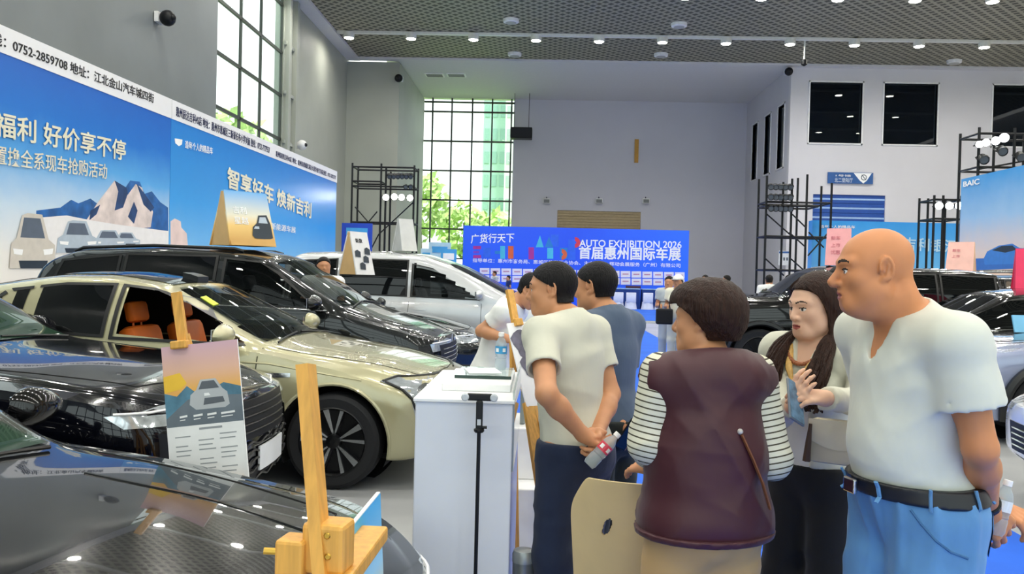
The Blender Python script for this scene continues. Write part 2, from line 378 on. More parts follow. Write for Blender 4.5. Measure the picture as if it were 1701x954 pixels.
# ================================================================== lamps of the hall
def atX(x, y, X):
    d = CM.to_3x3() @ Vector(((x-850.5)/FPX, -(y-477.0)/FPX, -1.0)); return Vector((0, 0, CAMZ)) + d*(X/d.x)
def ordinal(n): return ['first', 'second', 'third', 'fourth', 'fifth', 'sixth', 'seventh', 'eighth', 'ninth', 'tenth', 'eleventh', 'twelfth', 'thirteenth', 'fourteenth'][n]
m_lens = mat('lamp_lens_lit', '#fffbe8', 0.3, var=0, emit=60.0)
m_lens2 = mat('stage_lens_lit', '#ffffff', 0.3, var=0, emit=30.0)
m_track = mat('lamp_track_white', '#ecebe4', 0.4)
lamp = thing('ceiling_spotlight', 'x', 'spotlight')
hb = MB(); hb.lathe([(.25, 0), (.28, .02), (.28, .3), (.1, .36)], 16, cap=(False, True)); hb.build('housing', m_track, lamp, smooth=True)
hb = MB(); hb.lathe([(.22, -.012), (.225, 0)], 16); hb.build('lens', m_lens, lamp)
ld = bpy.data.lights.new('spotlight_beam', 'AREA'); ld.shape = 'DISK'; ld.size = 0.46; ld.energy = LAMP_W; ld.spread = R(160); ld.color = (1, 0.97, 0.91)
lo = bpy.data.objects.new('spotlight_beam', ld); C.objects.link(lo); lo.parent = lamp; lo.location = (0, 0, -.03)
first = True
for k in range(8):
    y = 43.8-7.0*k; z = CZ-.32
    tk = MB(); tk.box((10.5, y, CZ-.02), (43, .26, .12)); t = tk.build('ceiling_light_track', m_track)
    tag(t, 'white lighting track carrying the visible row of ceiling spotlights' if k == 0 else 'white lighting track overhead, out of the frame', 'light track', 'ceiling light tracks')
    for i in range(12):
        x = at(580, 54, 43.8).x + 3.25*i
        lab = ('%s ceiling spotlight from the left in the white track across the ceiling grid' % ordinal(i)) if k == 0 and i < 11 else 'lit ceiling spotlight overhead, out of the frame'
        o = lamp if first else copy_tree(lamp); first = False
        o.location = (x, y, z); o['label'] = lab; o['group'] = 'ceiling spotlights in the visible track' if k == 0 and i < 11 else 'ceiling spotlights overhead'
for px, py, lab in ((855, 90, 'round white ceiling speaker low in the grid, left of the middle'), (1128, 41, 'round white ceiling speaker high in the grid, right of the middle'),
                    (1098, 91, 'round white ceiling speaker just under the light track, above the pale back wall'), (849, 34, 'round white ceiling speaker high in the grid, left of the middle'), (1585, 102, 'round white ceiling speaker above the right-hand black windows')):
    d = at(px, py, 10); k = (CZ-CAMZ)/(d.z-CAMZ); p = Vector((d.x*k, d.y*k, CZ))
    o = thing('ceiling_speaker', lab, 'speaker', p, 0, 'ceiling speakers'); MB().lathe([(.3, -.12), (.38, -.09), (.4, .06)], 20).build('bezel', m_white, o, smooth=True); MB().lathe([(.26, -.14), (.27, -.12)], 16).build('grille', mat('speaker_grille', '#b9b9b4', .6), o)
sp = thing('sprinkler_pendant', 'small pendant fitting hanging under the ceiling grid above the left black window', 'sprinkler', at(1336, 100, 44), 0)
MB().tube([(0, 0, CZ+.04-sp.location.z), (0, 0, 0)], .04, 6).build('drop_pipe', m_track, sp); MB().lathe([(.05, -.3), (.16, -.22), (.16, 0), (.05, .05)], 10).build('head', m_black, sp)
def camera_thing(p, lab, dome=True, out=(0, -1, 0)):
    o = thing('security_camera', lab, 'camera', p, 0); q = Vector(out)
    MB().box(-q*.1, (.12+.3*abs(q.y), .12+.3*abs(q.x), .3)).build('bracket', m_white, o)
    MB().sphere(q*.16, .24, 12).build('housing', m_white if dome else m_black, o, smooth=True); MB().sphere(q*.34+Vector((0, -.06, 0)), .1, 10).build('lens', m_black, o, smooth=True)
camera_thing(atX(270, 30, LX+.2), 'dark security camera high on the grey panel wall above the first banner', False, (1, 0, 0))
camera_thing(atX(496, 241, LX+.2), 'round white security camera on the pale wall above the second banner', True, (1, 0, 0))
camera_thing(at(663, 131, FY-.18), 'small dark security camera at the top corner of the left wall', False)
camera_thing(at(1309, 120, FY-.18), 'small dark security camera at the top corner left of the black windows', False)
for px in (722, 758):
    d = at(px, 127, 10); k = (CZ-CAMZ-.1)/(d.z-CAMZ); v = thing('ceiling_vent', ('left' if px < 740 else 'right')+' grey air vent in the white bay ceiling over the tall glazing', 'vent', (d.x*k, d.y*k, CZ-.02), 0, 'bay ceiling vents')
    f = MB(); f.box((0, 0, 0), (1.2, .9, .06)); f.build('frame', m_white, v); f = MB()
    for j in range(5): f.box((0, -.3+j*.15, -.035), (1.0, .07, .02))
    f.build('slats', mat('vent_grey', '#8b8b88', .6), v)
hv = thing('hanging_speaker', 'black box hung on thin rods at the top right of the tall glazing', 'speaker', at(866, 222, 58), 0)
MB().box((0, 0, 0), (1.5, .9, .75), bev=.05).build('cabinet', m_black, hv)
for s in (-.5, .5): MB().tube([(s, 0, .3), (s, 0, CZ-hv.location.z)], .02, 6).build('rod', m_black, hv)
MB().box((0, -.46, 0), (1.3, .03, .55)).build('grille', mat('speaker_cloth', '#24262a', .8), hv)
for px, lab in ((908, 'left'), (995, 'middle'), (1073, 'right')):
    o = thing('flood_lamp', lab+' of the three small flood lamps on the back wall over the beige door', 'lamp', at(px, 334, BY-.25), 0, 'flood lamps on the back wall')
    MB().box((0, 0, 0), (.5, .3, .35), bev=.03).build('housing', m_white, o); MB().box((0, -.16, -.02), (.4, .02, .24)).build('lens', mat('flood_lens', '#6d6f72', .3), o); MB().tube([(0, .25, .3), (0, .05, .1)], .03, 6).build('bracket', m_black, o)
p = at(1054, 252, BY-.06); nm = text('hall_number', '1', 2.35, mat('numeral_orange', '#c99436', .5), None, (p.x-.45, p.y, at(1054, 270, BY).z), bold=.01, ext=.05)
tag(nm, 'orange numeral 1 mounted on the pale back wall', 'number')

# ================================================================== banners and backdrop
def panel(name, label, cat, o, ex, wd, h, m, z0=0.0, depth=.12, group=None):
    M_ = frame_xyz(o, ex, (0, 0, 1)); t = thing(name, label, cat, M=M_, group=group)
    b_ = MB(); b_.box((wd/2, depth/2, (z0+h)/2), (wd, depth, h-z0)); b_.build('panel', m, t); return t
class Print:
    """flat printed shapes, laid 2 mm proud of the panel"""
    def __init__(s, t): s.mb = MB(); s.mats = []; s.t = t; s.k = 0; s.inv = chain(t).inverted()
    def poly(s, pts, m):
        if m not in s.mats: s.mats.append(m)
        s.k += 1; y = -.003-.0006*s.k
        f = s.mb._f([s.mb.V((x, y, z)) for x, z in pts])
        if f: f.material_index = s.mats.index(m)
    def done(s, name='printed_picture'): return s.mb.build(name, s.mats, s.t)
m_strip = mat('banner_white_strip', '#f4f4f6', .4, var=.01); m_ink = mat('ink_black', '#18181c', .6); m_wh = mat('print_white', '#ffffff', .5, var=0); m_cream = mat('print_cream', '#f1ecd2', .5, var=0)
m_b1 = ramp_mat('banner_sky_one', [(0, '#f5ece4'), (.3, '#f7f3ee'), (.48, '#cfe4f7'), (.66, '#5db0f0'), (.82, '#1c79d8'), (1, '#1268cc')], warp=.10, rough=.35)
m_b2 = ramp_mat('banner_sky_two', [(0, '#cfe6f8'), (.3, '#8accf8'), (.6, '#3fa5f0'), (1, '#1b84dc')], warp=.08, rough=.35)
XB = -9.0
BD = Vector((0.038, 1, 0)).normalized(); BN = Vector((1, -0.038, 0)).normalized(); BP = Vector((XB, 19.9, 0))
def onb(x, y):
    d = CM.to_3x3() @ Vector(((x-850.5)/FPX, -(y-477.0)/FPX, -1.0)); o = Vector((0, 0, CAMZ)); return o + d*((BP-o).dot(BN)/d.dot(BN))
def bpt(s): return BP+BD*s
um = (onb(282, 300)-BP).dot(BD); ub = (onb(559, 300)-BP).dot(BD); ya = um-11.5; ym = um; yb = ub; ztop = 5.58; zst = 5.12
b1 = panel('advert_banner', 'large blue sky banner with mountains and four cars, nearest on the left wall', 'banner', bpt(ya), BD, ym-ya, zst, m_b1, z0=.25, group='banners along the left wall')
b2 = panel('advert_banner', 'light blue banner behind the dark SUV, farther along the left wall', 'banner', bpt(ym+.02), BD, yb-ym, zst, m_b2, z0=.25, group='banners along the left wall')
for t, wd in ((b1, ym-ya), (b2, yb-ym)):
    MB().box((wd/2, .05, (ztop+zst)/2), (wd, .13, ztop-zst)).build('header_strip', m_strip, t)
    fb = MB()
    for u in np.arange(.4, wd, 2.4): fb.tube([(u, .3, 0), (u, .3, 5.2)], .03, 6); fb.tube([(u, .3, 3.5), (u, 1.5, 0)], .025, 6)
    fb.build('truss', m_black, t)
def lp(t): 
    inv = chain(t).inverted()
    def f(x, y): q = inv @ onb(x, y); return (q.x, q.z)
    return f
f1 = lp(b1); f2 = lp(b2); P1 = Print(b1)
m_mw = mat('print_rock_pale', '#e6d6d0', .5, var=.25, scale=2.5); m_mb = mat('print_rock_blue', '#2463a8', .5, var=.4, scale=3); m_md = mat('print_rock_navy', '#20406e', .5, var=.4, scale=3); m_cl = mat('print_cloud', '#f5f2f2', .5, var=.03)
def pp(P, f, pts, m): P.poly([f(*q) for q in pts], m)
pp(P1, f1, [(60, 350), (100, 345), (118, 332), (130, 338), (150, 330), (170, 345), (190, 300), (208, 312), (216, 300), (232, 302), (240, 322), (252, 318), (266, 336), (279, 345), (279, 388), (120, 372), (60, 362)], m_mb)
pp(P1, f1, [(143, 366), (163, 335), (190, 300), (196, 318), (204, 312), (212, 324), (200, 345), (190, 368), (176, 374)], m_mw)
pp(P1, f1, [(182, 374), (200, 340), (225, 306), (236, 312), (241, 330), (254, 352), (250, 378), (220, 380)], m_mw)
pp(P1, f1, [(196, 318), (190, 300), (210, 312), (212, 322), (204, 345), (190, 350)], m_md)
pp(P1, f1, [(226, 304), (240, 322), (256, 345), (250, 352), (238, 340), (232, 322)], m_md)
pp(P1, f1, [(254, 352), (268, 338), (279, 350), (279, 384), (256, 381)], m_mb)
pp(P1, f1, [(150, 350), (166, 340), (160, 356), (148, 366)], m_md); pp(P1, f1, [(212, 360), (222, 335), (228, 350), (222, 372)], m_md)
pp(P1, f1, [(60, 362), (110, 358), (150, 366), (200, 374), (279, 384), (279, 430), (60, 420)], m_cl)
m_cb = mat('print_car_body', '#d8d0c4', .4); m_cb2 = mat('print_car_silver', '#b9c6d2', .4); m_cg = mat('print_car_glass', '#5f6a78', .4); m_cd = mat('print_car_dark', '#23303c', .5)
def pcar(x, y, w, h, m):
    pp(P1, f1, [(x, y), (x+w*.04, y-h*.45), (x+w*.16, y-h*.55), (x+w*.28, y-h*.96), (x+w*.4, y-h), (x+w*.72, y-h*.97), (x+w*.86, y-h*.52), (x+w, y-h*.42), (x+w, y)], m)
    pp(P1, f1, [(x+w*.24, y-h*.56), (x+w*.32, y-h*.92), (x+w*.68, y-h*.9), (x+w*.78, y-h*.54)], m_cg)
    pp(P1, f1, [(x+w*.08, y-h*.36), (x+w*.3, y-h*.34), (x+w*.28, y-h*.24), (x+w*.1, y-h*.26)], m_wh); pp(P1, f1, [(x+w*.74, y-h*.34), (x+w*.96, y-h*.36), (x+w*.94, y-h*.26), (x+w*.76, y-h*.24)], m_wh)
    pp(P1, f1, [(x+w*.2, y-h*.14), (x+w*.84, y-h*.14), (x+w*.8, y), (x+w*.24, y)], m_cd)
pcar(186, 408, 46, 22, m_cb2); pcar(150, 412, 58, 30, m_cb2); pcar(92, 420, 70, 54, m_cb2); pcar(14, 446, 76, 92, m_cb)
P1.done()
def btext(t, f, body, xl, yl, xr, yr, hpx, m, bold=.01, name='lettering'):
    """lettering from its lower left to its lower right corner, read off the photograph"""
    a = f(xl, yl); b = f(xr, yr); zc = (a[1]+b[1])/2
    me = text_mesh(body, 1.0, bold=bold, ext=.002); xs = [v.co.x for v in me.vertices]; zs = [v.co.z for v in me.vertices]
    top = f(xl, yl-hpx)[1]-a[1]
    sx = (b[0]-a[0])/(max(xs)-min(xs)); sz = top/(max(zs)-min(zs)); sh = (b[1]-a[1])/(b[0]-a[0])
    x0, z0 = min(xs), min(zs)
    for v in me.vertices:
        x = (v.co.x-x0)*sx; v.co = Vector((a[0]+x, v.co.y-.022, a[1]+x*sh+(v.co.z-z0)*sz))
    return link_mesh(name, me, m, t)
btext(b1, f1, '线：0752-2859708 地址：江北金山汽车城四街', -16, 72, 254, 172, 22, m_ink, .012)
btext(b1, f1, '福利 好价享不停', -12, 226, 207, 268, 44, m_cream, .02)
btext(b1, f1, '置换全系现车抢购活动', -12, 272, 176, 298, 32, mat('print_cream_pale', '#efe6cf', .5, var=0), .008)
btext(b2, f2, '惠州辰达吉利4S店 地址：惠州市惠城区三新镇长布小学对面 热线：0752-7777557', 291, 193, 447, 256, 17, mat('ink_navy', '#2a2f55', .6), .01)
btext(b2, f2, '惠州国创吉利4S店 地址：惠州市惠城区演达大道华南汽车城 热线：0752-2823777', 457, 260, 557, 299, 10, mat('ink_navy', '#2a2f55', .6), .006)
btext(b2, f2, '造每个人的精品车', 306, 246, 352, 257, 13, m_wh, .012)
btext(b2, f2, '智享好车 焕新吉利', 376, 312, 516, 364, 36, m_cream, .03)
btext(b2, f2, '惠州新能源车展', 430, 378, 490, 388, 12, m_wh, .01)
P2 = Print(b2)
pp(P2, f2, [(290, 230), (303, 232), (302, 240), (297, 243), (291, 238)], m_wh)
m_pk = mat('print_cloud_pink', '#f3d9d2', .5, var=.12, scale=2)
pp(P2, f2, [(283, 410), (283, 368), (290, 363), (300, 368), (301, 378), (310, 388), (312, 410)], m_pk)
P2.done()
# stage backdrop at the end of the aisle
YL = 44.0; La = at(770, 374, YL); Lb = at(1145, 384, YL); wL = Lb.x-La.x; hL = (La.z+Lb.z)/2
m_led = ramp_mat('backdrop_blue', [(0, '#1a52d8'), (.5, '#1648d0'), (1, '#2160e0')], axis='X', warp=.15, rough=.4, emit=.35)
led = panel('stage_backdrop', 'wide blue stage backdrop with exhibition lettering at the end of the aisle', 'backdrop', (La.x, YL, 0), (1, 0, 0), wL, hL, m_led, z0=.05, depth=.3)
def fl_(x, y): q = chain(led).inverted() @ at(x, y, YL); return (q.x, q.z)
btext(led, fl_, '广货行天下', 782, 405, 854, 403, 16, m_wh, .02)
btext(led, fl_, 'AUTO EXHIBITION 2026', 962, 410, 1132, 413, 12, m_wh, .018)
btext(led, fl_, '首届惠州国际车展', 961, 431, 1131, 434, 22, m_wh, .035)
btext(led, fl_, '指导单位：惠州市商务局、惠城区旅游行业协会、主办单位：辉动会展服务（广州）有限公司', 785, 436, 1130, 445, 7, m_wh, .01)
PL = Print(led); pc = {k: mat('print_'+k, c, .5, var=.05) for k, c in dict(magenta='#b8309c', orange='#ee6a3a', cyan='#4cc8e8', teal='#1d86d6', red='#e0384e', blue='#2c6cf0', violet='#7a48d8').items()}
for (x0, x1, y0, y1, c) in ((786, 799, 409, 414, 'magenta'), (786, 796, 417, 421, 'violet'), (786, 799, 424, 429, 'magenta'), (803, 815, 412, 428, 'blue'), (822, 831, 417, 422, 'teal'), (831, 839, 409, 430, 'cyan'), (844, 853, 409, 430, 'orange'),
                            (878, 887, 411, 431, 'magenta'), (909, 919, 412, 430, 'cyan'), (915, 928, 390, 410, 'blue'), (930, 943, 412, 430, 'teal'), (944, 956, 398, 432, 'blue')):
    pp(PL, fl_, [(x0, y0), (x1, y0), (x1, y1), (x0, y1)], pc[c])
pp(PL, fl_, [(890, 411), (897, 391), (903, 411)], pc['cyan']); pp(PL, fl_, [(905, 411), (912, 393), (919, 411)], pc['teal'])
for cx, cy, r_, c in ((933, 423, 9, 'orange'), (955, 403, 9, 'red')):
    pp(PL, fl_, [(cx, cy-r_), *[(cx+r_*math.sin(a), cy-r_*math.cos(a)) for a in np.linspace(.2, PI-.2, 9)], (cx, cy+r_), (cx, cy+r_*.4), (cx+r_*.3, cy), (cx, cy-r_*.4)], pc[c])
m_card = mat('print_card', '#f3f0fa', .5, var=.02); m_cardl = mat('print_card_line', '#c98fb2', .5)
for row, (y0, y1) in enumerate(((449, 459.5), (461, 471.5))):
    for i in range(19):
        x0 = 797+i*18.0; dy = .022*(x0-960)
        pp(PL, fl_, [(x0, y0+dy), (x0+16, y0+dy), (x0+16, y1+dy), (x0, y1+dy)], m_card); pp(PL, fl_, [(x0+3, y0+4+dy), (x0+13, y0+4+dy), (x0+13, y0+6+dy), (x0+3, y0+6+dy)], m_cardl)
for x0 in (840, 862, 985): pp(PL, fl_, [(x0, 480), (x0+22, 480), (x0+21, 497), (x0, 497)], m_card); pp(PL, fl_, [(x0+5, 485), (x0+17, 485), (x0+17, 492), (x0+5, 492)], m_cardl)
PL.done()
# right-hand banners
YR = 34.6; Ra = at(1350, 366, YR); Rb = at(1640, 374, YR)
rb = panel('advert_banner', 'light blue backdrop below the blue roller door on the right', 'banner', (Ra.x, YR, 0), (1, 0, 0), Rb.x-Ra.x, Ra.z, ramp_mat('banner_right_blue', [(0, '#9fd2f2'), (.45, '#6cbdf2'), (1, '#2f98e6')], warp=.1), z0=.0, depth=.5, group='right-hand banners')
def fr_(x, y): q = chain(rb).inverted() @ at(x, y, YR); return (q.x, q.z)
btext(rb, fr_, '吉利银河', 1500, 416, 1590, 421, 22, mat('print_pale_blue', '#b9def6', .5, var=0), .02)
btext(rb, fr_, '造每个人的精品车', 1362, 379, 1420, 380, 5, m_wh, .01)
XR = 13.0; ra = atX(1597, 298, XR); rb_ = atX(1720, 266, XR)
m_b3 = ramp_mat('banner_dusk', [(0, '#f0b98a'), (.25, '#f3c79a'), (.5, '#e6d0c8'), (.75, '#9cc3ea'), (1, '#3f9be0')], warp=.12)
rn = panel('advert_banner', 'sunset sky banner with a blue car at the right edge', 'banner', (XR, ra.y, 0), (0, -1, 0), 13.5, ra.z, m_b3, z0=.0, group='right-hand banners')
def fn_(x, y): q = chain(rn).inverted() @ atX(x, y, XR); return (q.x, q.z)
btext(rn, fn_, 'BAIC', 1601, 311, 1628, 306, 9, m_wh, .03)
PN = Print(rn); m_pb = mat('print_car_blue', '#3f7fd0', .4); m_gr = mat('print_road', '#3a6fc0', .4)
pp(PN, fn_, [(1600, 430), (1701, 428), (1701, 446), (1600, 450)], m_gr)
pp(PN, fn_, [(1634, 430), (1640, 418), (1660, 408), (1682, 405), (1694, 412), (1720, 414), (1720, 438), (1636, 440)], m_pb); pp(PN, fn_, [(1648, 416), (1664, 409), (1682, 408), (1690, 415), (1670, 420)], m_cd)
PN.done()
# sign over the blue door
sg = panel('door_sign', 'blue sign with a white no-smoking emblem over the blue roller door', 'sign', (at(1375, 305, FY-.12).x, FY-.12, 0), (1, 0, 0), at(1450, 305, FY).x-at(1375, 305, FY).x, at(1410, 287, FY).z, mat('sign_blue', '#2a5c9e', .5), z0=at(1410, 305.5, FY).z, depth=.08)
def fs_(x, y): q = chain(sg).inverted() @ at(x, y, FY-.12); return (q.x, q.z)
btext(sg, fs_, '北二登陆厅', 1386, 303, 1416, 303.5, 7.5, mat('print_sign_pale', '#d5e2f2', .5, var=0), .01); btext(sg, fs_, '1号馆', 1388, 293.5, 1413, 294, 3.5, m_wh, .01)
PS = Print(sg); pp(PS, fs_, [(1418, 287.5), (1448, 288), (1440, 300), (1434, 305), (1428, 300)], m_wh)
pp(PS, fs_, [(1435+5*math.cos(a), 295+5*math.sin(a)) for a in np.linspace(0, 2*PI, 17)[:-1]], mat('print_grey', '#5c6672', .5)); pp(PS, fs_, [(1435+3.6*math.cos(a), 295+3.6*math.sin(a)) for a in np.linspace(0, 2*PI, 17)[:-1]], m_wh)
pp(PS, fs_, [(1431, 291), (1432, 290), (1439, 299), (1438, 300)], mat('print_grey', '#5c6672', .5)); PS.done()
# notice on the wall behind the right scaffold
nt_ = panel('wall_notice', 'small white notice with a blue heading behind the right scaffold', 'notice', (at(1293, 440, FY-.1).x, FY-.1, 0), (1, 0, 0), at(1312, 440, FY).x-at(1293, 440, FY).x, at(1300, 417, FY).z, mat('notice_paper', '#d9dde4', .5), z0=at(1300, 441, FY).z, depth=.06)
PT = Print(nt_)
def fx_(x, y): q = chain(nt_).inverted() @ at(x, y, FY-.1); return (q.x, q.z)
pp(PT, fx_, [(1294, 418), (1311, 418), (1311, 421), (1294, 421)], mat('sign_blue', '#2a5c9e', .5))
for i in range(3): pp(PT, fx_, [(1296+5*i, 428), (1299+5*i, 428), (1299+5*i, 433), (1296+5*i, 433)], mat('print_grey', '#5c6672', .5))
PT.done()

# ================================================================== scaffold towers and stage lights
def scaffold(name_label, Y, xs, ztop, ledgers, braces, depth=1.2, tops=None):
    """xs: post pixels; ledgers: (z); braces: (x0,z0,x1,z1) in metres relative to the first post"""
    X = [at(x, 300, Y).x for x in xs]; t = thing('scaffold_tower', name_label, 'scaffold', (X[0], Y, 0), 0, 'black scaffold towers')
    for i, x in enumerate(X):
        for dy in (0, depth): MB().tube([(x-X[0], dy, 0), (x-X[0], dy, tops[i] if tops else ztop)], .045, 8).build('post', m_black, t)
    W = X[-1]-X[0]
    for z, w_ in ledgers:
        for dy in (0, depth): MB().tube([(0, dy, z), (W*w_, dy, z)], .04, 8).build('ledger', m_black, t)
        MB().tube([(0, 0, z), (0, depth, z)], .035, 6).build('transom', m_black, t); MB().tube([(W*w_, 0, z), (W*w_, depth, z)], .035, 6).build('transom', m_black, t)
    for x0, z0, x1, z1 in braces: MB().tube([(x0*W, -.05, z0), (x1*W, -.05, z1)], .03, 6).build('brace', m_black, t)
    return t
zof = lambda y, Y, x=640: at(x, y, Y).z
sL = scaffold('black scaffold tower with four blazing lamps beside the tall glazing', 38.0, (585, 633, 641, 688), 0, [(zof(302, 38)-.0, .47), (zof(310, 38), 1), (zof(370, 38), 1), (zof(300, 38)+.6, 1), (1.2, 1)],
              [(.06, zof(345, 38), .28, zof(370, 38)), (.28, zof(370, 38), .42, zof(352, 38)), (.45, zof(390, 38), 1, zof(335, 38)), (.1, 1.2, .45, zof(390, 38))], tops=[zof(272, 38)]*2+[zof(280, 38), zof(275, 38, 688)])
def stage_light(p, lit, aim, label, group, r=.17):
    t = thing('stage_light', label, 'stage light', M=Matrix.Translation(p) @ Vector((0, 0, 1)).rotation_difference(Vector(aim)).to_matrix().to_4x4(), group=group)
    MB().lathe([(r*.5, -.34), (r*.9, -.26), (r, 0), (r*1.04, .03), (r*.98, .03), (r*.9, -.01)], 14).build('can', m_black, t, smooth=True)
    MB().lathe([(r*.6, .004), (r*.9, 0), (r*.9, -.01)], 14).build('lens', m_lens2 if lit else mat('lens_off', '#4c5560', .15), t)
    MB().tube([(r*1.15, 0, -.1), (r*1.15, 0, -.35), (0, 0, -.48), (-r*1.15, 0, -.35), (-r*1.15, 0, -.1)], .02, 6).build('yoke', m_black, t); return t
for i, (px, py) in enumerate(((641, 328), (655, 327), (667, 328), (681, 329))): stage_light(at(px, py, 37.6), True, (.25, -1, -.12), '%s of four lit lamps from the left on the scaffold by the tall glazing' % ordinal(i), 'lit lamps on the left scaffold', .145)
for i in range(6): stage_light(at(647+i*7, 294, 37.8), False, (.1, -1, -.5), '%s unlit lamp from the left, high on the scaffold by the tall glazing' % ordinal(i), 'unlit lamps on the left scaffold', .1)
for i in range(2): stage_light(at(674+i*8, 311, 37.8), False, (.1, -1, -.3), ('left' if i == 0 else 'right')+' of two unlit lamps directly above the lit ones on the left scaffold', 'unlit lamps on the left scaffold', .1)
sR = scaffold('black scaffold tower with three rows of dark lamps left of the blue roller door', 33.0, (1274, 1316, 1341, 1382), 0, [(zof(336, 33, 1300), 1), (zof(342, 33, 1300), .8), (zof(393, 33, 1300), 1), (zof(449, 33, 1300), .65)],
              [(0, zof(356, 33, 1300), .4, zof(392, 33, 1300)), (.4, zof(356, 33, 1300), .62, zof(378, 33, 1300)), (.36, zof(386, 33, 1300), .62, zof(410, 33, 1300)), (0, zof(430, 33, 1300), .3, zof(458, 33, 1300)), (.4, zof(430, 33, 1300), .6, zof(448, 33, 1300)), (.66, zof(424, 33, 1300), 1, zof(380, 33, 1300)), (.66, zof(385, 33, 1300), .9, zof(410, 33, 1300))],
              tops=[zof(292, 33, 1274), zof(297, 33, 1316), zof(290, 33, 1341), zof(304, 33, 1382)])
k = 0
for r_, py in enumerate((311, 328, 347)):
    lb = MB(); a = at(1276, py-8, 32.9); b = at(1316, py-7, 32.9); 
    for i in range(5):
        stage_light(at(1281+i*8, py+i*.2, 32.8), False, (-.2, -1, -.35), '%s dark lamp from the left in the %s row on the right scaffold' % (ordinal(i), ('top', 'middle', 'bottom')[r_]), 'dark lamps on the right scaffold', .11)
sM = scaffold('short scaffold with three lit lamps beyond the bald man', 31.0, (1553, 1568, 1598), zof(325, 31, 1575), [(zof(332, 31, 1575), 1), (zof(364, 31, 1575), 1)], [])
for i, px in enumerate((1560, 1577, 1593)): stage_light(at(px, 342, 30.7), True, (-.25, -1, -.1), '%s of three lit lamps from the left beside the sunset banner' % ordinal(i), 'lit lamps beyond the bald man', .14)
sT = scaffold('scaffold rising above the sunset banner with blazing lamps', 27.0, (1624, 1683, 1735), zof(212, 27, 1640), [(zof(222, 27, 1650), 1), (zof(278, 27, 1650), 1)], [(0, zof(282, 27, 1650), .9, zof(262, 27, 1650))])
for i, (px, py) in enumerate(((1627, 240), (1638, 237), (1654, 234), (1668, 229))): stage_light(at(px, py, 26.7), True, (-.35, -1, -.15), '%s of four lit lamps from the left above the sunset banner' % ordinal(i), 'lit lamps above the sunset banner', .11+.012*i)
for i, (px, py) in enumerate(((1635, 266), (1666, 252), (1697, 262))): stage_light(at(px, py, 26.6), False, (-.2, -1, -.5), '%s of three unlit lamps from the left above the sunset banner' % ordinal(i), 'unlit lamps above the sunset banner', .14)

# ================================================================== tables with covered chairs before the backdrop, far sign boards
m_cover = mat('chair_cover_white', '#e6e8ee', .8, var=.06, bump=.3, bscale=20); m_cloth = mat('table_cloth_navy', '#123a86', .8); m_top = mat('table_top_cloth', '#8fb4d8', .6, var=.2, scale=3)
for i, (xa, xb) in enumerate(((1008, 1062), (1064, 1112))):
    a = at(xa, 510, 42.4); b = at(xb, 510, 42.4); t = thing('skirted_table', ('left' if i == 0 else 'right')+' of the two long tables with navy skirts before the blue backdrop', 'table', ((a.x+b.x)/2, 42.4, .012), 0, 'tables before the backdrop')
    wd = b.x-a.x-.05; MB().box((0, 0, .98), (wd, .75, .05), bev=.02).build('tabletop', m_top, t)
    sk = MB(); n = 60
    def per(s, z, g):
        P_ = [(-wd/2, -.36), (wd/2, -.36), (wd/2, .36), (-wd/2, .36)]; q = s*4; i_ = int(q) % 4; f_ = q-int(q); x = P_[i_][0]*(1-f_)+P_[(i_+1) % 4][0]*f_; y = P_[i_][1]*(1-f_)+P_[(i_+1) % 4][1]*f_
        k_ = 1+g*math.sin(s*160); return (x*k_, y*k_, z)
    sk.grid(lambda u, v: per(u, .955*(1-v), .025*v), 160, 4); sk.build('skirt', m_cloth, t)
dk = MB(); dk.box((0, 0, .07), (.75, .06, .12)); dk.box((0, -.02, .07), (.6, .05, .06)); p = at(1052, 470, 42.3); dk = dk.build('name_board', mat('board_maroon', '#4a2836', .5)); dk.location = (p.x, 42.3, 1.018); tag(dk, 'small dark board standing on the left skirted table', 'board')
cv = thing('banquet_chair', 'x', 'chair')
mb = MB(); mb.grid(lambda u, v: ((.24+.05*v+.012*math.sin(u*56)*v)*math.cos(u*2*PI)*1.0, (.24+.05*v)*math.sin(u*2*PI), .47*(1-v)+.0), 48, 5); mb.sphere((0, 0, .46), (.25, .25, .04), 16); mb.build('seat_cover', m_cover, cv, smooth=True)
mb = MB(); mb.box((0, .22, .74), (.46, .06, .62), bev=.028); mb.build('back_cover', m_cover, cv, smooth=True)
for i, px in enumerate((1026, 1047, 1075, 1097)):
    o = cv if i == 0 else copy_tree(cv); p = at(px, 511, 41.6); o.location = (p.x, 41.55, .012); o.rotation_euler = (0, 0, PI); o.scale = (1.05, 1, .78)
    o['label'] = '%s white covered chair from the left at the tables before the backdrop' % ordinal(i); o['group'] = 'covered chairs before the backdrop'
def signboard(px, py0, py1, Y, w_, label, m1, m2):
    a = at(px, py1, Y); h = at(px, py0, Y).z; t = thing('sign_board', label, 'sign', (a.x, Y, 0), 0, 'pale blue sign boards by the glazing')
    MB().box((0, 0, h/2), (w_, .06, h)).build('board', m1, t); MB().box((0, -.04, h-.35), (w_*.7, .03, .3)).build('header', m2, t); MB().box((0, 0, .05), (w_*1.05, .4, .1)).build('base', m_white, t)
m_pbl = mat('sign_pale_blue', '#bfe0f2', .5); m_sbl = mat('sign_sky_blue', '#4aa8e6', .5)
signboard(708, 413, 440, 41.0, .55, 'low pale sign board nearest the left scaffold in front of the glazing', m_pbl, m_sbl)
signboard(730, 403, 440, 41.6, 1.1, 'tallest pale blue sign board in front of the glazing', m_pbl, m_sbl)
signboard(745, 414, 440, 40.0, .75, 'sky blue sign board left of the stage backdrop, before the glazing', m_sbl, m_wh)
signboard(592, 371, 440, 35.5, 1.3, 'deep blue sign board under the left scaffold behind the roof signs', mat('sign_deep_blue', '#2148c0', .5), m_sbl)
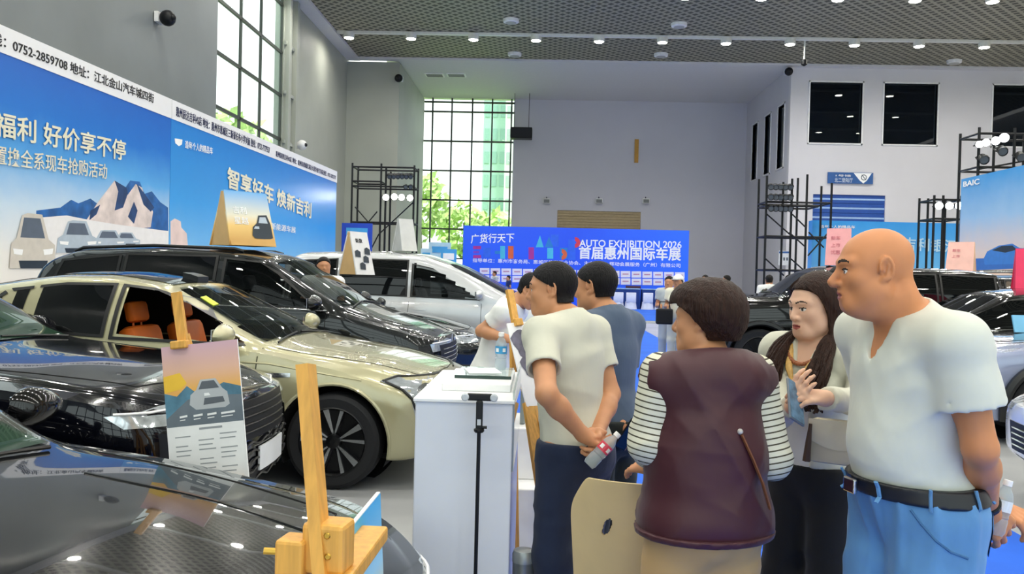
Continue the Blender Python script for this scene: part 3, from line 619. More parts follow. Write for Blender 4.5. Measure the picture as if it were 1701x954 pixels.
# ================================================================== cars
def paint(name, col, metal=0.3, rough=0.22, inner='#15161a'):
    if name in MATS: return MATS[name]
    m = mat(name, col, rough, metal=metal, var=0.03, scale=300, coat=1.0); nt = m.node_tree; L = nt.links.new
    b = nt.nodes['Principled BSDF']; out = nt.nodes['Material Output']
    if sum(lin(col)) < .1: b.inputs['Specular IOR Level'].default_value = .15
    b2 = N(nt, 'ShaderNodeBsdfPrincipled'); b2.inputs['Base Color'].default_value = lin(inner)+(1,); b2.inputs['Roughness'].default_value = .8
    g = N(nt, 'ShaderNodeNewGeometry'); mx = N(nt, 'ShaderNodeMixShader'); L(g.outputs['Backfacing'], mx.inputs[0]); L(b.outputs[0], mx.inputs[1]); L(b2.outputs[0], mx.inputs[2]); L(mx.outputs[0], out.inputs[0])
    return m
m_glassd = glass_mat('car_glass_dark', '#07090c', .06); m_glassc = glass_mat('car_glass_tinted', '#0b0e10', .62); m_glassg = glass_mat('car_glass_green', '#2c4436', .18)
m_tire = mat('tire_rubber', '#15161a', .75, bump=.1, bscale=80); m_trim = mat('car_trim_black', '#08090b', .35); m_chrome = mat('chrome', '#c9ccd0', .12, metal=1, var=.02)
m_alloy = mat('alloy_bright', '#c4c7ca', .25, metal=.8); m_rimb = mat('rim_black', '#0d0e11', .3, metal=.3); m_liner = mat('arch_liner', '#050506', .9)
m_hl = mat('headlight_clear', '#cfd6dc', .08, metal=.6, var=.25, scale=25); m_hld = mat('headlight_smoked', '#1b2026', .08, coat=1); m_hled = mat('headlight_led', '#ffffff', .2, var=0)
m_plate = mat('plate_white', '#e8ebf0', .35); m_seam = mat('panel_gap', '#0a0a0a', .9)
m_orange = mat('seat_orange', '#e8701c', .5, bump=.1, bscale=200); m_seatb = mat('seat_black', '#1c1d20', .6); m_cabin = mat('cabin_black', '#101114', .7)
m_red = mat('lamp_red', '#8c1018', .2)
def sinterp(xs, P, w=.12):
    P = sorted(P); px = np.array([p[0] for p in P]); pz = np.array([p[1] for p in P]); o = np.linspace(-w, w, 9); k = 1-np.abs(np.linspace(-1, 1, 9))*.9; k /= k.sum()
    return sum(kk*np.interp(xs+oo, px, pz) for kk, oo in zip(k, o))
class Car:
    def __init__(s, label, loc, heading, prof, group='cars on show', name='car'):
        s.p = p = dict(fo=.9, wb=2.85, ro=1.05, W=.93, rw=.35, ra=.41, zb=.2, crown=.075, hcrown=.06, tumble=.42, nose=.55, tail=.5, nw=.66, tw=.7, shin=.05, lean=.35); p.update(prof)
        s.t = thing(name, label, 'car', loc, R(heading), group)
        s.xf = p['fo']; s.xr = -p['wb']-p['ro']
        n1 = s.xf-(1-np.cos(np.linspace(0, PI/2, 16)))*.0
        xs = np.concatenate([np.linspace(s.xr, s.xr+.5, 14), np.linspace(s.xr+.5, s.xf-.5, 96)[1:-1], s.xf-.5+.5*np.sin(np.linspace(0, PI/2, 16))])
        s.xs = xs; top = sinterp(xs, p['top']); belt = sinterp(xs, p['belt'], .15)
        e1 = np.clip((xs-(s.xf-p['nose']))/p['nose'], 0, 1); e2 = np.clip(((s.xr+p['tail'])-xs)/p['tail'], 0, 1)
        hw = p['W']*(1-(1-p['nw'])*e1**2.6-(1-p['tw'])*e2**2.6)
        zb = p['zb']+.16*e1**3+.14*e2**3
        cab = np.clip((top-belt-.02)/.25, 0, 1); cab = cab*cab*(3-2*cab)
        crown = p['hcrown']*(1-cab)+p['crown']*cab
        belt = np.minimum(belt, top-crown*.55); rail = np.maximum(belt+.012, top-crown)
        yr = hw-p['shin']-(rail-belt)*p['tumble']-.03*cab-.10*(1-cab)
        segs = [3, 2, 3, 4, 4, 3, 9, 3, 4, 4]; s.v = []; s.cols = []
        rows = []
        for i, x in enumerate(xs):
            h = belt[i]-zb[i]; w_ = hw[i]
            cp = [(0, zb[i]), (.8*w_, zb[i]), (.95*w_, zb[i]+.03), (.985*w_, zb[i]+.24*h), (w_, zb[i]+.58*h), (.99*w_, belt[i]-.16*h), (w_-p['shin'], belt[i]), (yr[i], rail[i]), (yr[i]-.07, rail[i]+.42*(top[i]-rail[i])), (.5*yr[i], top[i]-.15*(top[i]-rail[i])), (0, top[i])]
            pts = []
            for k in range(10):
                a = np.array(cp[k]); b = np.array(cp[k+1]); lin_ = k in (0, 6)
                pa = np.array(cp[k-1]) if k > 0 and not lin_ and k-1 not in (0, 6) else a-(b-a)*.3
                pb = np.array(cp[k+2]) if k+2 < 11 and not lin_ and k+1 not in (6,) else b+(b-a)*.3
                if k == 9: pb = np.array((-cp[9][0], cp[9][1]))
                for q in range(segs[k]):
                    u = q/segs[k]; c = .5*((2*a)+(b-pa)*u+(2*pa-5*a+4*b-pb)*u*u+(3*a-pa-3*b+pb)*u**3) if not lin_ else a+(b-a)*u
                    if k == 6: c = c+np.array((.018*math.sin(PI*u)*min(1, (rail[i]-belt[i])/.3), 0))
                    pts.append(c)
            pts.append(np.array(cp[10])); rows.append(pts)
        rows = np.array(rows); ns, nv, _ = rows.shape
        X = np.repeat(xs[:, None], nv, 1); Z = rows[:, :, 1]
        X = X-p['lean']*(np.clip(Z-.55, 0, 1)**2)*(e1**1.2)[:, None]-.35*(np.clip(.36-Z, 0, 1))*(e1)[:, None]+.25*(np.clip(Z-.6, 0, 1)**2)*(e2**1.2)[:, None]
        s.mb = MB(); bm = s.mb.bm
        Lv = [[None]*nv for _ in range(ns)]; Rv = [[None]*nv for _ in range(ns)]
        for i in range(ns):
            for j in range(nv):
                y = rows[i, j, 0]; Lv[i][j] = bm.verts.new((X[i, j], y, Z[i, j])); Rv[i][j] = Lv[i][j] if j in (0, nv-1) else bm.verts.new((X[i, j], -y, Z[i, j]))
        for V, fl in ((Lv, 0), (Rv, 1)):
            for i in range(ns-1):
                for j in range(nv-1):
                    q = [V[i][j], V[i][j+1], V[i+1][j+1], V[i+1][j]]; s.mb._f(q if fl == 0 else q[::-1])
        for i, sg in ((ns-1, 1), (0, -1)):        # front and rear faces, slightly bowed
            K = 12; prev = None
            for j in range(1, nv):
                row = []
                for k in range(K+1):
                    f = k/K*2-1
                    if k == 0: row.append(Rv[i][j])
                    elif k == K: row.append(Lv[i][j])
                    else: row.append(bm.verts.new((X[i, j]+sg*.10*(1-f*f)*min(1, rows[i, j, 0]/.3), rows[i, j, 0]*f, Z[i, j])) if j < nv-1 else Lv[i][j])
                if prev:
                    for k in range(K):
                        q = []
                        for v_ in (prev[k], prev[k+1], row[k+1], row[k]):
                            if v_ not in q: q.append(v_)
                        if len(q) > 2: s.mb._f(q if sg > 0 else q[::-1])
                else:
                    c0 = Lv[i][0]
                    for k in range(K): s.mb._f([c0, row[k+1], row[k]] if sg > 0 else [c0, row[k], row[k+1]])
                prev = row
        bmesh.ops.recalc_face_normals(bm, faces=bm.faces[:])
        s.bvh = BVHTree.FromBMesh(bm)
        s.ax = [0, -p['wb']]
        # wheel arches
        for xa in s.ax:
            dead = []
            for f in bm.faces:
                c = f.calc_center_median()
                if abs(c.y) > .5*p['W'] and math.hypot(c.x-xa, c.z-p['rw']) < p['ra']: dead.append(f)
            bmesh.ops.delete(bm, geom=dead, context='FACES')
            for v in bm.verts:
                if v.link_faces and abs(v.co.y) > .5*p['W'] and v.co.z > p['zb']-.05:
                    d = math.hypot(v.co.x-xa, v.co.z-p['rw'])
                    if d < p['ra']*1.0 or (v.is_boundary and d < p['ra']+.06): k = p['ra']/max(d, .01); v.co.x = xa+(v.co.x-xa)*k; v.co.z = p['rw']+(v.co.z-p['rw'])*k
        s.holes = []
    def ray(s, u, z, a):
        """point of the body seen along direction a (degrees, 0 = from the front, 90 = from the left), at lateral u"""
        if a == 'top': o = Vector((u, z, 4)); d = Vector((0, 0, -1))
        else:
            d = Vector((-math.cos(R(a)), -math.sin(R(a)), 0)); sd = Vector((-math.sin(R(a)), math.cos(R(a)), 0)); o = sd*u-d*6+Vector((0, 0, z))
        h = s.bvh.ray_cast(o, d, 12); return (h[0], d) if h[0] is not None else (None, d)
    def patch(s, name, poly, a, m, off=.006, th=.012, step=.07, parent=None, keep=False, zoff=None):
        bm = bmesh.new(); f = bm.faces.new([bm.verts.new((p_[0], p_[1], 0)) for p_ in poly]); us = [p_[0] for p_ in poly]; vs = [p_[1] for p_ in poly]
        for lo, hi, no in ((min(us), max(us), (1, 0, 0)), (min(vs), max(vs), (0, 1, 0))):
            n = int((hi-lo)/step)+1
            for k in range(1, n):
                c = lo+(hi-lo)*k/n; bmesh.ops.bisect_plane(bm, geom=bm.verts[:]+bm.edges[:]+bm.faces[:], plane_co=Vector(no)*c, plane_no=no)
        bad = []
        for v in bm.verts:
            h, d = s.ray(v.co.x, v.co.y, a)
            if h is None: bad.append(v)
            else: v.co = h-d*off
        if bad: bmesh.ops.delete(bm, geom=bad, context='VERTS')
        if not bm.faces: bm.free(); return None
        bmesh.ops.recalc_face_normals(bm, faces=bm.faces[:])
        d = s.ray(0, .5, a)[1]
        if sum((f.normal.dot(d)*f.calc_area() for f in bm.faces)) > 0: bmesh.ops.reverse_faces(bm, faces=bm.faces[:])
        if th:
            r_ = bmesh.ops.extrude_face_region(bm, geom=bm.faces[:], use_keep_orig=True)
            for e in r_['geom']:
                if isinstance(e, bmesh.types.BMVert): e.co += d*th
            bmesh.ops.reverse_faces(bm, faces=[e for e in r_['geom'] if isinstance(e, bmesh.types.BMFace)]) if False else None
            bmesh.ops.recalc_face_normals(bm, faces=bm.faces[:])
        me = bpy.data.meshes.new(name); bm.to_mesh(me); bm.free()
        return link_mesh(name, me, m, parent or s.t, True, ang=30)
    def line(s, name, pts, a, m, w=.008, off=.002, parent=None):
        out = []
        for (u0, v0), (u1, v1) in zip(pts, pts[1:]):
            n = max(2, int(math.hypot(u1-u0, v1-v0)/.05))
            for k in range(n): out.append((u0+(u1-u0)*k/n, v0+(v1-v0)*k/n))
        out.append(pts[-1]); P = []
        for u, v in out:
            h, d = s.ray(u, v, a)
            if h is not None: P.append(h-d*off)
        if len(P) < 2: return None
        mb = MB(); mb.tube(P, w*.5, 6); return mb.build(name, m, parent or s.t, smooth=True)
    def hole(s, poly, a, grow=0.0):
        """opens the bodywork behind a pane"""
        bm = s.mb.bm; dead = []; n = len(poly)
        def inside(u, v):
            r = False; j = n-1
            for i in range(n):
                if (poly[i][1] > v) != (poly[j][1] > v) and u < (poly[j][0]-poly[i][0])*(v-poly[i][1])/(poly[j][1]-poly[i][1])+poly[i][0]: r = not r
                j = i
            return r
        for f in bm.faces:
            c = f.calc_center_median(); nn = f.normal
            if a == 'top':
                if nn.z > .2 and c.z > .9 and inside(c.x, c.y): dead.append(f)
            else:
                d = Vector((math.cos(R(a)), math.sin(R(a)), 0)); sd = Vector((-math.sin(R(a)), math.cos(R(a)), 0))
                if nn.dot(d) > .2 and inside(sd.dot(c), c.z): dead.append(f)
        bmesh.ops.delete(bm, geom=dead, context='FACES')
    def side(s, poly):
        """side-view polygon (x, z) for the left and the right flank"""
        return [([(-x, z) for x, z in poly], 90), ([(x, z) for x, z in poly], -90)]
    def window(s, poly, clear=False, name='side_window', seal=.03, m=None, rim=None):
        cx = sum(p_[0] for p_ in poly)/len(poly); cz = sum(p_[1] for p_ in poly)/len(poly)
        big = [(cx+(x-cx)*1.0+math.copysign(seal, x-cx), z+math.copysign(seal*.7, z-cz)) for x, z in poly]
        for (pl, a), (bg, _) in zip(s.side(poly), s.side(big)):
            if clear: s.hole(pl, a)
            fr = s.ringpatch('window_seal', bg, pl, a, rim or m_trim)
            if clear != 'open': s.patch(name, pl, a, m or (m_glassc if clear else m_glassd), off=.007, th=0, step=.05, parent=None)
    def ringpatch(s, name, outer, inner, a, m, off=.010):
        """a frame between two outlines with the same number of corners"""
        n = len(outer); mb = MB(); A = []; B = []
        for i in range(n):
            for k in range(18):
                t = k/18
                for lst, pl in ((A, outer), (B, inner)):
                    u = pl[i][0]*(1-t)+pl[(i+1) % n][0]*t; v = pl[i][1]*(1-t)+pl[(i+1) % n][1]*t; h, d = s.ray(u, v, a); lst.append((h-d*off) if h is not None else None)
        for i in range(len(A)):
            q = [A[i], A[(i+1) % len(A)], B[(i+1) % len(B)], B[i]]
            if all(x is not None for x in q) and max((q[0]-q[3]).length, (q[1]-q[2]).length) < .35: mb._f([mb.V(x) for x in q])
        if not mb.bm.faces: return None
        bmesh.ops.remove_doubles(mb.bm, verts=mb.bm.verts[:], dist=.0005)
        return mb.build(name, m, s.t, smooth=True)
    def finish(s, pm, name='body'):
        bm = s.mb.bm; loose = [v for v in bm.verts if not v.link_faces]; bmesh.ops.delete(bm, geom=loose, context='VERTS')
        me = bpy.data.meshes.new(name); bm.to_mesh(me); bm.free(); s.body = link_mesh(name, me, pm, s.t, True, ang=38); return s.body
    def arches(s, m=None, wide=.0):
        p = s.p
        for xa in s.ax:
            for sg in (1, -1):
                mb = MB(); W = p['W']
                mb.grid(lambda u, v: (xa+p['ra']*math.cos(PI*(1.14-1.28*u)), sg*(W*.45+(W*.5)*v), p['rw']+p['ra']*math.sin(PI*(1.14-1.28*u))), 28, 4)
                mb.grid(lambda u, v: (xa+p['ra']*v*math.cos(PI*(1.14-1.28*u)), sg*W*.46, p['rw']+p['ra']*v*math.sin(PI*(1.14-1.28*u))), 28, 2)
                mb.build('wheel_arch', m_liner, s.t, recalc=False)
                P = []
                for k in range(31):
                    an = PI*(1.12-1.24*k/30); x = xa+(p['ra']+.012)*math.cos(an); z = p['rw']+(p['ra']+.012)*math.sin(an)
                    h, d = s.ray(-x if sg > 0 else x, z, 90*sg)
                    if h is not None and z > p['zb']: P.append(h-d*(.002+wide*.3))
                if len(P) > 3: MB().tube(P, .014+wide, 6).build('arch_lip', m or s.pm, s.t, smooth=True)
    def wheels(s, style='sedan', front_steer=0):
        p = s.p; r = p['rw']; base = None
        for xa in s.ax:
            for sg in (1, -1):
                loc = (xa, sg*(p['W']-.115), r)
                if base is None:
                    t = MB(); Mx = Matrix.Rotation(R(-90), 4, 'X')          # lathe axis -> +y (outer side)
                    t.lathe([(r*.68, -.10), (r*.9, -.108), (r*.985, -.085), (r, -.04), (r, .04), (r*.985, .085), (r*.9, .108), (r*.72, .10), (r*.7, .085), (r*.66, -.1)], 40, M=Mx, cap=(False, False))
                    base = t.build('wheel', m_tire, s.t, smooth=True)
                    rb = MB(); rb.lathe([(r*.7, .098), (r*.72, .102), (r*.7, .106), (r*.665, .09), (r*.64, .04), (.02, .035)], 40, M=Mx, cap=(False, True)); rb.mi = 1
                    ro = r*.69
                    def spoke(an, w0, w1, tw=0.0, y=.085, r0=.05):
                        c, s_ = math.cos(an), math.sin(an); c2, s2 = math.cos(an+tw), math.sin(an+tw); ax_ = Vector((c, 0, s_)); px_ = Vector((-s_, 0, c)); bx_ = Vector((c2, 0, s2)); qx = Vector((-s2, 0, c2))
                        q = [ax_*r0-px_*w0+Vector((0, y-.025, 0)), ax_*r0+px_*w0+Vector((0, y-.025, 0)), bx_*ro+qx*w1+Vector((0, y+.01, 0)), bx_*ro-qx*w1+Vector((0, y+.01, 0))]
                        a_ = rb.ring(q); b_ = rb.ring([v-Vector((0, .03, 0)) for v in q]); rb.bridge(a_, b_); rb._f(a_[::-1]); rb._f(b_)
                    if style == 'blade':
                        for k in range(5):
                            an = 2*PI*k/5+.3
                            rb.mi = 0; spoke(an, .03, .085, .0, .078)
                            rb.mi = 1; spoke(an-.09, .006, .022, -.12, .088); spoke(an+.16, .005, .014, .14, .087)
                    elif style == 'dark':
                        rb.mi = 0
                        for k in range(6): spoke(2*PI*k/6, .03, .06, 0, .085)
                    else:
                        for k in range(10): spoke(2*PI*k/10, .012, .024, .05, .088)
                    rb.mi = 0; rb.lathe([(.055, .06), (.05, .095), (.02, .1)], 16, M=Mx)
                    rim = rb.build('rim', [m_rimb, m_rimb if style == 'dark' else m_alloy], base, ang=30)
                    w_ = base
                else:
                    w_ = base.copy(); C.objects.link(w_); w_.parent = s.t; rc = base.children[0].copy(); C.objects.link(rc); rc.parent = w_
                w_.location = loc; w_.rotation_euler = (0, 0, (0 if sg > 0 else PI)+(front_steer if xa == 0 else 0))
        MB().tube([(0, -p['W']+.2, r), (0, p['W']-.2, r)], .04, 8).build('axle', m_liner, s.t); 
    def mirrors(s, x, z, m, y=None):
        for sg in (1, -1):
            h, _ = s.ray(-x*sg, z, 90*sg); y0 = h.y if h is not None else sg*s.p['W']*.9
            mb = MB(); b2 = bmesh.new(); bmesh.ops.create_uvsphere(b2, u_segments=16, v_segments=10, radius=1)
            for v in b2.verts:
                c = v.co; v.co = Vector((c.x*.075*(1.3 if c.x > 0 else .35), c.y*.135, c.z*.082*(1-.25*c.y*sg)))
            mb._take(b2, Matrix.Translation((x, y0+sg*.17, z+.03))); o = mb.build('wing_mirror', m, s.t, smooth=True)
            MB().box((x, y0+sg*.03, z-.02), (.06, .12, .03)).build('mirror_stalk', m_trim, o)
            MB().box((x-.028, y0+sg*.17, z+.028), (.01, .19, .1), bev=.004).build('mirror_glass', m_chrome, o)
    def seat(s, x, y, z, m):
        t = MB(); t.box((x, y, z+.06), (.5, .48, .16), bev=.06); t.box((x-.27, y, z+.40), (.16, .46, .60), Matrix.Rotation(R(-16), 3, 'Y'), bev=.06); t.box((x-.37, y, z+.80), (.09, .25, .17), Matrix.Rotation(R(-12), 3, 'Y'), bev=.035)
        for q in (-.06, .06): t.tube([(x-.36, y+q, z+.66), (x-.37, y+q, z+.76)], .008, 6)
        t.build('car_seat', m, s.t, smooth=True)
    def cabin(s, m, x0, zs=.45, rear=True):
        for y in (-.38, .38): s.seat(x0, y, zs, m)
        if rear:
            for y in (-.38, .38): s.seat(x0-.95, y, zs, m)
        t = MB(); t.box((x0+.9, 0, .88), (.5, 1.35, .2), bev=.07); t.box((x0+.55, 0, .6), (.9, .22, .3), bev=.04); t.build('dashboard', m_cabin, s.t, smooth=True)
        MB().lathe([(.17, -.012), (.185, 0), (.17, .012), (.155, 0)], 20, M=Matrix.Translation((x0+.55, .38, .93)) @ Matrix.Rotation(R(-65), 4, 'Y')).build('steering_wheel', m_cabin, s.t, smooth=True)
SEDAN = dict(top=[(.95, .66), (.86, .75), (.7, .82), (.2, .94), (-.45, 1.03), (-.62, 1.07), (-1.45, 1.48), (-1.9, 1.54), (-2.3, 1.535), (-2.9, 1.44), (-3.5, 1.22), (-3.75, 1.12), (-3.92, 1.06)],
             belt=[(.95, .62), (.6, .72), (0, .87), (-.6, .98), (-1.6, 1.03), (-2.6, 1.08), (-3.2, 1.07), (-3.9, .98)])
SUVP = dict(fo=.92, wb=2.95, ro=1.0, W=.97, rw=.385, ra=.45, zb=.24, tumble=.24, crown=.09, nose=.42, nw=.78, tail=.3, tw=.86, lean=.15,
            top=[(.95, .98), (.85, 1.06), (.5, 1.15), (-.2, 1.22), (-.38, 1.25), (-1.2, 1.74), (-1.5, 1.80), (-2.4, 1.83), (-3.3, 1.79), (-3.6, 1.68), (-3.95, 1.2)],
            belt=[(.95, .95), (.4, 1.02), (-.4, 1.13), (-2, 1.17), (-3.5, 1.2), (-3.95, 1.16)])
MPVP = dict(fo=.95, wb=3.0, ro=1.0, W=.96, rw=.36, ra=.43, zb=.2, tumble=.2, crown=.09, nose=.45, nw=.75, tail=.3, tw=.88, lean=.15,
            top=[(.95, .95), (.8, 1.05), (.3, 1.18), (0, 1.3), (-.9, 1.74), (-1.4, 1.9), (-2.2, 1.94), (-3.5, 1.9), (-3.85, 1.72), (-3.95, 1.2)],
            belt=[(.95, .92), (.3, 1.04), (-.4, 1.1), (-2, 1.12), (-3.95, 1.14)])
def top_patch(c, name, poly, m, off=.006, th=0.0): return c.patch(name, poly, 'top', m, off=off, th=th, step=.09)
def common(c, pm, style, cowl, head, wyc=.66, wyh=.54, rear=None, glass=None, roofglass=None, mirror=(-.75, 1.08), mm=None, hoodseam=True, clearw=False):
    """windshield, roof glass, wheels, mirrors shared by the cars; all read from the car's own outline"""
    c.pm = pm
    ws = [(cowl, -wyc), (cowl+.05, -wyc*.5), (cowl+.07, 0), (cowl+.05, wyc*.5), (cowl, wyc), (head, wyh), (head+.04, 0), (head, -wyh)]
    if clearw: c.hole([(x-.02 if x > (cowl+head)/2 else x+.02, y*.95) for x, y in ws], 'top')
    top_patch(c, 'windshield', ws, glass or m_glassd)
    if roofglass: top_patch(c, 'roof_glass', [(head-.05, -wyh*.97), (head-.03, 0), (head-.05, wyh*.97), (roofglass, wyh*.95), (roofglass, -wyh*.95)], m_glassd)
    if rear: top_patch(c, 'rear_window', [(rear[0], -.56), (rear[0], .56), (rear[1], .6), (rear[1], -.6)], glass or m_glassd)
    for sg in (1, -1):
        P = [(cowl-.02, sg*(wyc-.03)), (cowl+.05, sg*.2)]; c.line('wiper', [(cowl+.075, sg*.62), (cowl+.02, sg*.05)], 'top', m_trim, .016, .012)
    if hoodseam:
        f = c.xf
        for sg in (1, -1): c.line('hood_seam', [(cowl+.12, sg*(wyc+.04)), (0, sg*.70), (f-.32, sg*.60)], 'top', m_seam, .007, .0)
        c.line('hood_seam', [(f-.32, -.60), (f-.24, -.3), (f-.22, 0), (f-.24, .3), (f-.32, .60)], 'top', m_seam, .007, .0)
    c.wheels(style); c.arches(); c.mirrors(mirror[0], mirror[1], mm or pm)
    MB().box(((c.xf+c.xr)/2, 0, c.p['zb']+.02), (c.xf-c.xr-.9, c.p['W']*1.5, .04)).build('underbody', m_liner, c.t)
def seams(c, xs, z0, z1, handles=(), hz=.85, slant=.0):
    for x in xs:
        for sg in (1, -1): c.line('door_seam', [(-sg*x, z0), (-sg*(x+slant), z1)], 90*sg, m_seam, .008, 0)
    for x in handles:
        for pl, a in c.side([(x-.1, hz-.012), (x+.1, hz-.012), (x+.1, hz+.015), (x-.1, hz+.015)]): c.patch('door_handle', pl, a, c.pm, off=.012, th=.012)
m_grl = mat('grille_black', '#0b0c0e', .55)
def face(c, grille, lights, low=None, m_g=None, m_l=None, plate=None, led=True, py=.0):
    """front end: grille (y,z) polygon, corner lights as (u,z) polygons on the 45 degree view, lower intake, plate"""
    if grille: 
        g = c.patch('grille', grille, 0, m_g or m_grl, off=.008)
        zs = [p_[1] for p_ in grille]; ys = [p_[0] for p_ in grille]
        for k in range(1, 5): c.line('grille_bar', [(min(ys)*.86, min(zs)+(max(zs)-min(zs))*k/5), (max(ys)*.86, min(zs)+(max(zs)-min(zs))*k/5)], 0, m_chrome if m_g is None else m_trim, .012, .014, parent=g)
    if low: c.patch('lower_intake', low, 0, m_grl, off=.006)
    for sg in (1, -1):
        h = c.patch('headlight', [(sg*u, z) for u, z in lights], 45*sg, m_l or m_hl, off=.008)
        if led and h:
            us = [p_[0] for p_ in lights]; zs = [p_[1] for p_ in lights]; c.line('light_strip', [(sg*(min(us)+.04), max(zs)-.03), (sg*(max(us)-.04), max(zs)-.03)], 45*sg, m_hled, .014, .012, parent=h)
    if plate: p_ = c.patch('plate', [(-.22+py, plate), (.22+py, plate), (.22+py, plate+.14), (-.22+py, plate+.14)], 0, m_plate, off=.02, th=.012)
# ---- cream sedan, third row from the camera
p_cream = paint('paint_cream', '#b3ae8b', .3, .25)
cr = Car('cream four-door sedan with orange seats and black bladed wheels', (-1.44, 6.94, 0), -3, SEDAN)
wf = [(-.72, 1.04), (-1.70, 1.06), (-1.70, 1.43), (-1.45, 1.405), (-1.2, 1.31), (-.95, 1.19)]
cr.window(wf, 'open'); cr.window([(-1.80, 1.07), (-2.75, 1.115), (-2.9, 1.15), (-2.6, 1.37), (-2.2, 1.43), (-1.80, 1.435)], False)
cr.window([(-2.93, 1.125), (-3.12, 1.14), (-3.0, 1.2), (-2.86, 1.25)], False)
common(cr, p_cream, 'blade', -.60, -1.38, .70, .50, (-3.4, -2.7), roofglass=-2.5, mirror=(-.82, 1.07), clearw=True, glass=m_glassc)
seams(cr, (-.58, -1.75, -2.75), .30, 1.0, (-1.45, -2.5), .88)
cr.cabin(m_orange, -1.42, .42)
for sg in (1, -1):
    hl = cr.patch('headlight', [(-sg*x, z) for x, z in ((.33, .80), (.42, .835), (.62, .82), (.80, .79), (.80, .72), (.7, .66), (.64, .52), (.60, .56), (.57, .68), (.48, .75))], 90*sg, m_hl, off=.010, step=.04)
    cr.line('light_strip', [(-sg*.35, .80), (-sg*.44, .83), (-sg*.80, .80)], 90*sg, m_trim, .02, .012, parent=hl); cr.line('light_strip', [(-sg*.37, .795), (-sg*.5, .745), (-sg*.575, .68), (-sg*.64, .52)], 90*sg, m_trim, .02, .012, parent=hl)
    for x, z, r_ in ((.64, .735, .045), (.70, .69, .03)):
        cr.patch('lamp_lens', [(-sg*(x+r_*math.cos(a)), z+r_*math.sin(a)) for a in np.linspace(0, 2*PI, 13)[:-1]], 90*sg, m_chrome, off=.02, th=.01, parent=hl)
    cr.patch('fender_badge', [(-sg*x, z) for x, z in ((-.52, .80), (-.32, .81), (-.32, .84), (-.52, .835))], 90*sg, m_chrome, off=.006)
    cr.line('body_crease', [(-sg*.2, .80), (-sg*-.5, .90), (-sg*-1.7, .93), (-sg*-2.6, .95)], 90*sg, p_cream, .02, -.004)
    cr.line('sill_strip', [(-sg*-.55, .27), (-sg*-2.3, .27)], 90*sg, m_trim, .05, 0)
cr.patch('lower_intake', [(-.5, .3), (.5, .3), (.42, .45), (-.42, .45)], 0, m_trim); cr.patch('grille', [(-.55, .5), (.55, .5), (.6, .62), (-.6, .62)], 0, m_trim)
cr.patch('windshield_sticker', [(-1.10, -.50), (-1.10, -.40), (-1.22, -.37), (-1.22, -.47)], 'top', mat('sticker_lime', '#c9d632', .5), off=.01)
cr.patch('roof_sensor', [(-1.42, -.1), (-1.42, .1), (-1.55, .1), (-1.55, -.1)], 'top', m_trim, off=.05, th=.06)
cr.finish(p_cream)
# ---- navy crossover, second row
p_navy = paint('paint_navy_black', '#080a14', .4, .16)
CROSS = dict(fo=.93, wb=2.85, ro=.95, W=.95, rw=.37, ra=.44, zb=.22, nose=.5, nw=.72, tumble=.33, lean=.3,
             top=[(.95, .86), (.86, .93), (.6, 1.0), (.1, 1.06), (-.5, 1.11), (-.68, 1.14), (-1.5, 1.58), (-1.9, 1.66), (-2.6, 1.67), (-3.3, 1.52), (-3.8, 1.15)],
             belt=[(.95, .84), (.5, .93), (-.2, 1.0), (-.7, 1.05), (-2, 1.1), (-3.8, 1.1)])
hd = R(-3.5); c2 = Car('black crossover with a white front plate, behind the printed poster on the easel', Vector((-1.63, 4.85, 0))-Vector((math.cos(hd), math.sin(hd), 0))*1.03, -3.5, CROSS)
c2.window([(-.85, 1.1), (-1.7, 1.13), (-1.7, 1.53), (-1.45, 1.5)], False); c2.window([(-1.8, 1.13), (-2.8, 1.16), (-2.6, 1.5), (-1.8, 1.54)], False)
common(c2, p_navy, 'dark', -.64, -1.42, .70, .55, (-3.4, -2.9), glass=m_glassg, roofglass=-2.4, mirror=(-1.08, 1.10))
seams(c2, (-.62, -1.75), .3, 1.02, (-1.4, -2.4), .9)
face(c2, [(-.5, .62), (.5, .62), (.56, .84), (-.56, .84)], [(.12, .80), (.2, .86), (-.22, .9), (-.36, .86), (-.3, .8)], [(-.55, .3), (.55, .3), (.5, .44), (-.5, .44)], plate=.42, m_g=m_grl, py=.2)
for k in range(6): c2.line('grille_wave', [(y, .34+.05*k+.012*math.sin(y*30+k)) for y in np.linspace(-.6, .6, 30)], 0, m_trim, .014, .012)
c2.finish(p_navy)
# ---- dark grey saloon nearest the camera
p_gray = paint('paint_graphite', '#0c0d0f', .2, .2)
hd = R(-9); c1 = Car('charcoal car nearest the camera, its bonnet filling the lower left corner', Vector((-.36, 2.18, 0))-Vector((math.cos(hd), math.sin(hd), 0))*.95, -9,
         dict(SEDAN, fo=.85, zb=.17, rw=.34, ra=.39, top=[(.9, .64), (.8, .71), (.6, .78), (.1, .86), (-.56, .92), (-.72, .95), (-1.52, 1.36), (-1.95, 1.43), (-2.4, 1.43), (-2.9, 1.33), (-3.5, 1.12), (-3.9, .98)], belt=[(.95, .62), (.5, .73), (-.3, .84), (-1, .89), (-2.6, .93), (-3.9, .92)], W=.93, shin=.04))
c1.window([(-.95, .95), (-1.75, .96), (-1.75, 1.32), (-1.6, 1.29)], False); c1.window([(-1.85, .95), (-2.8, .98), (-2.6, 1.24), (-1.85, 1.31)], False)
common(c1, p_gray, 'dark', -.68, -1.46, .70, .53, (-3.4, -2.7), glass=m_glassg, roofglass=-2.4, mirror=(-1.02, .96))
for sg in (1, -1): c1.line('hood_crease', [(-.3, sg*.42), (.2, sg*.40), (.62, sg*.34)], 'top', p_gray, .022, -.005)
face(c1, [(-.45, .4), (.45, .4), (.5, .52), (-.5, .52)], [(.12, .56), (.2, .63), (-.2, .65), (-.34, .62), (-.3, .56)], [(-.5, .26), (.5, .26), (.46, .36), (-.46, .36)])
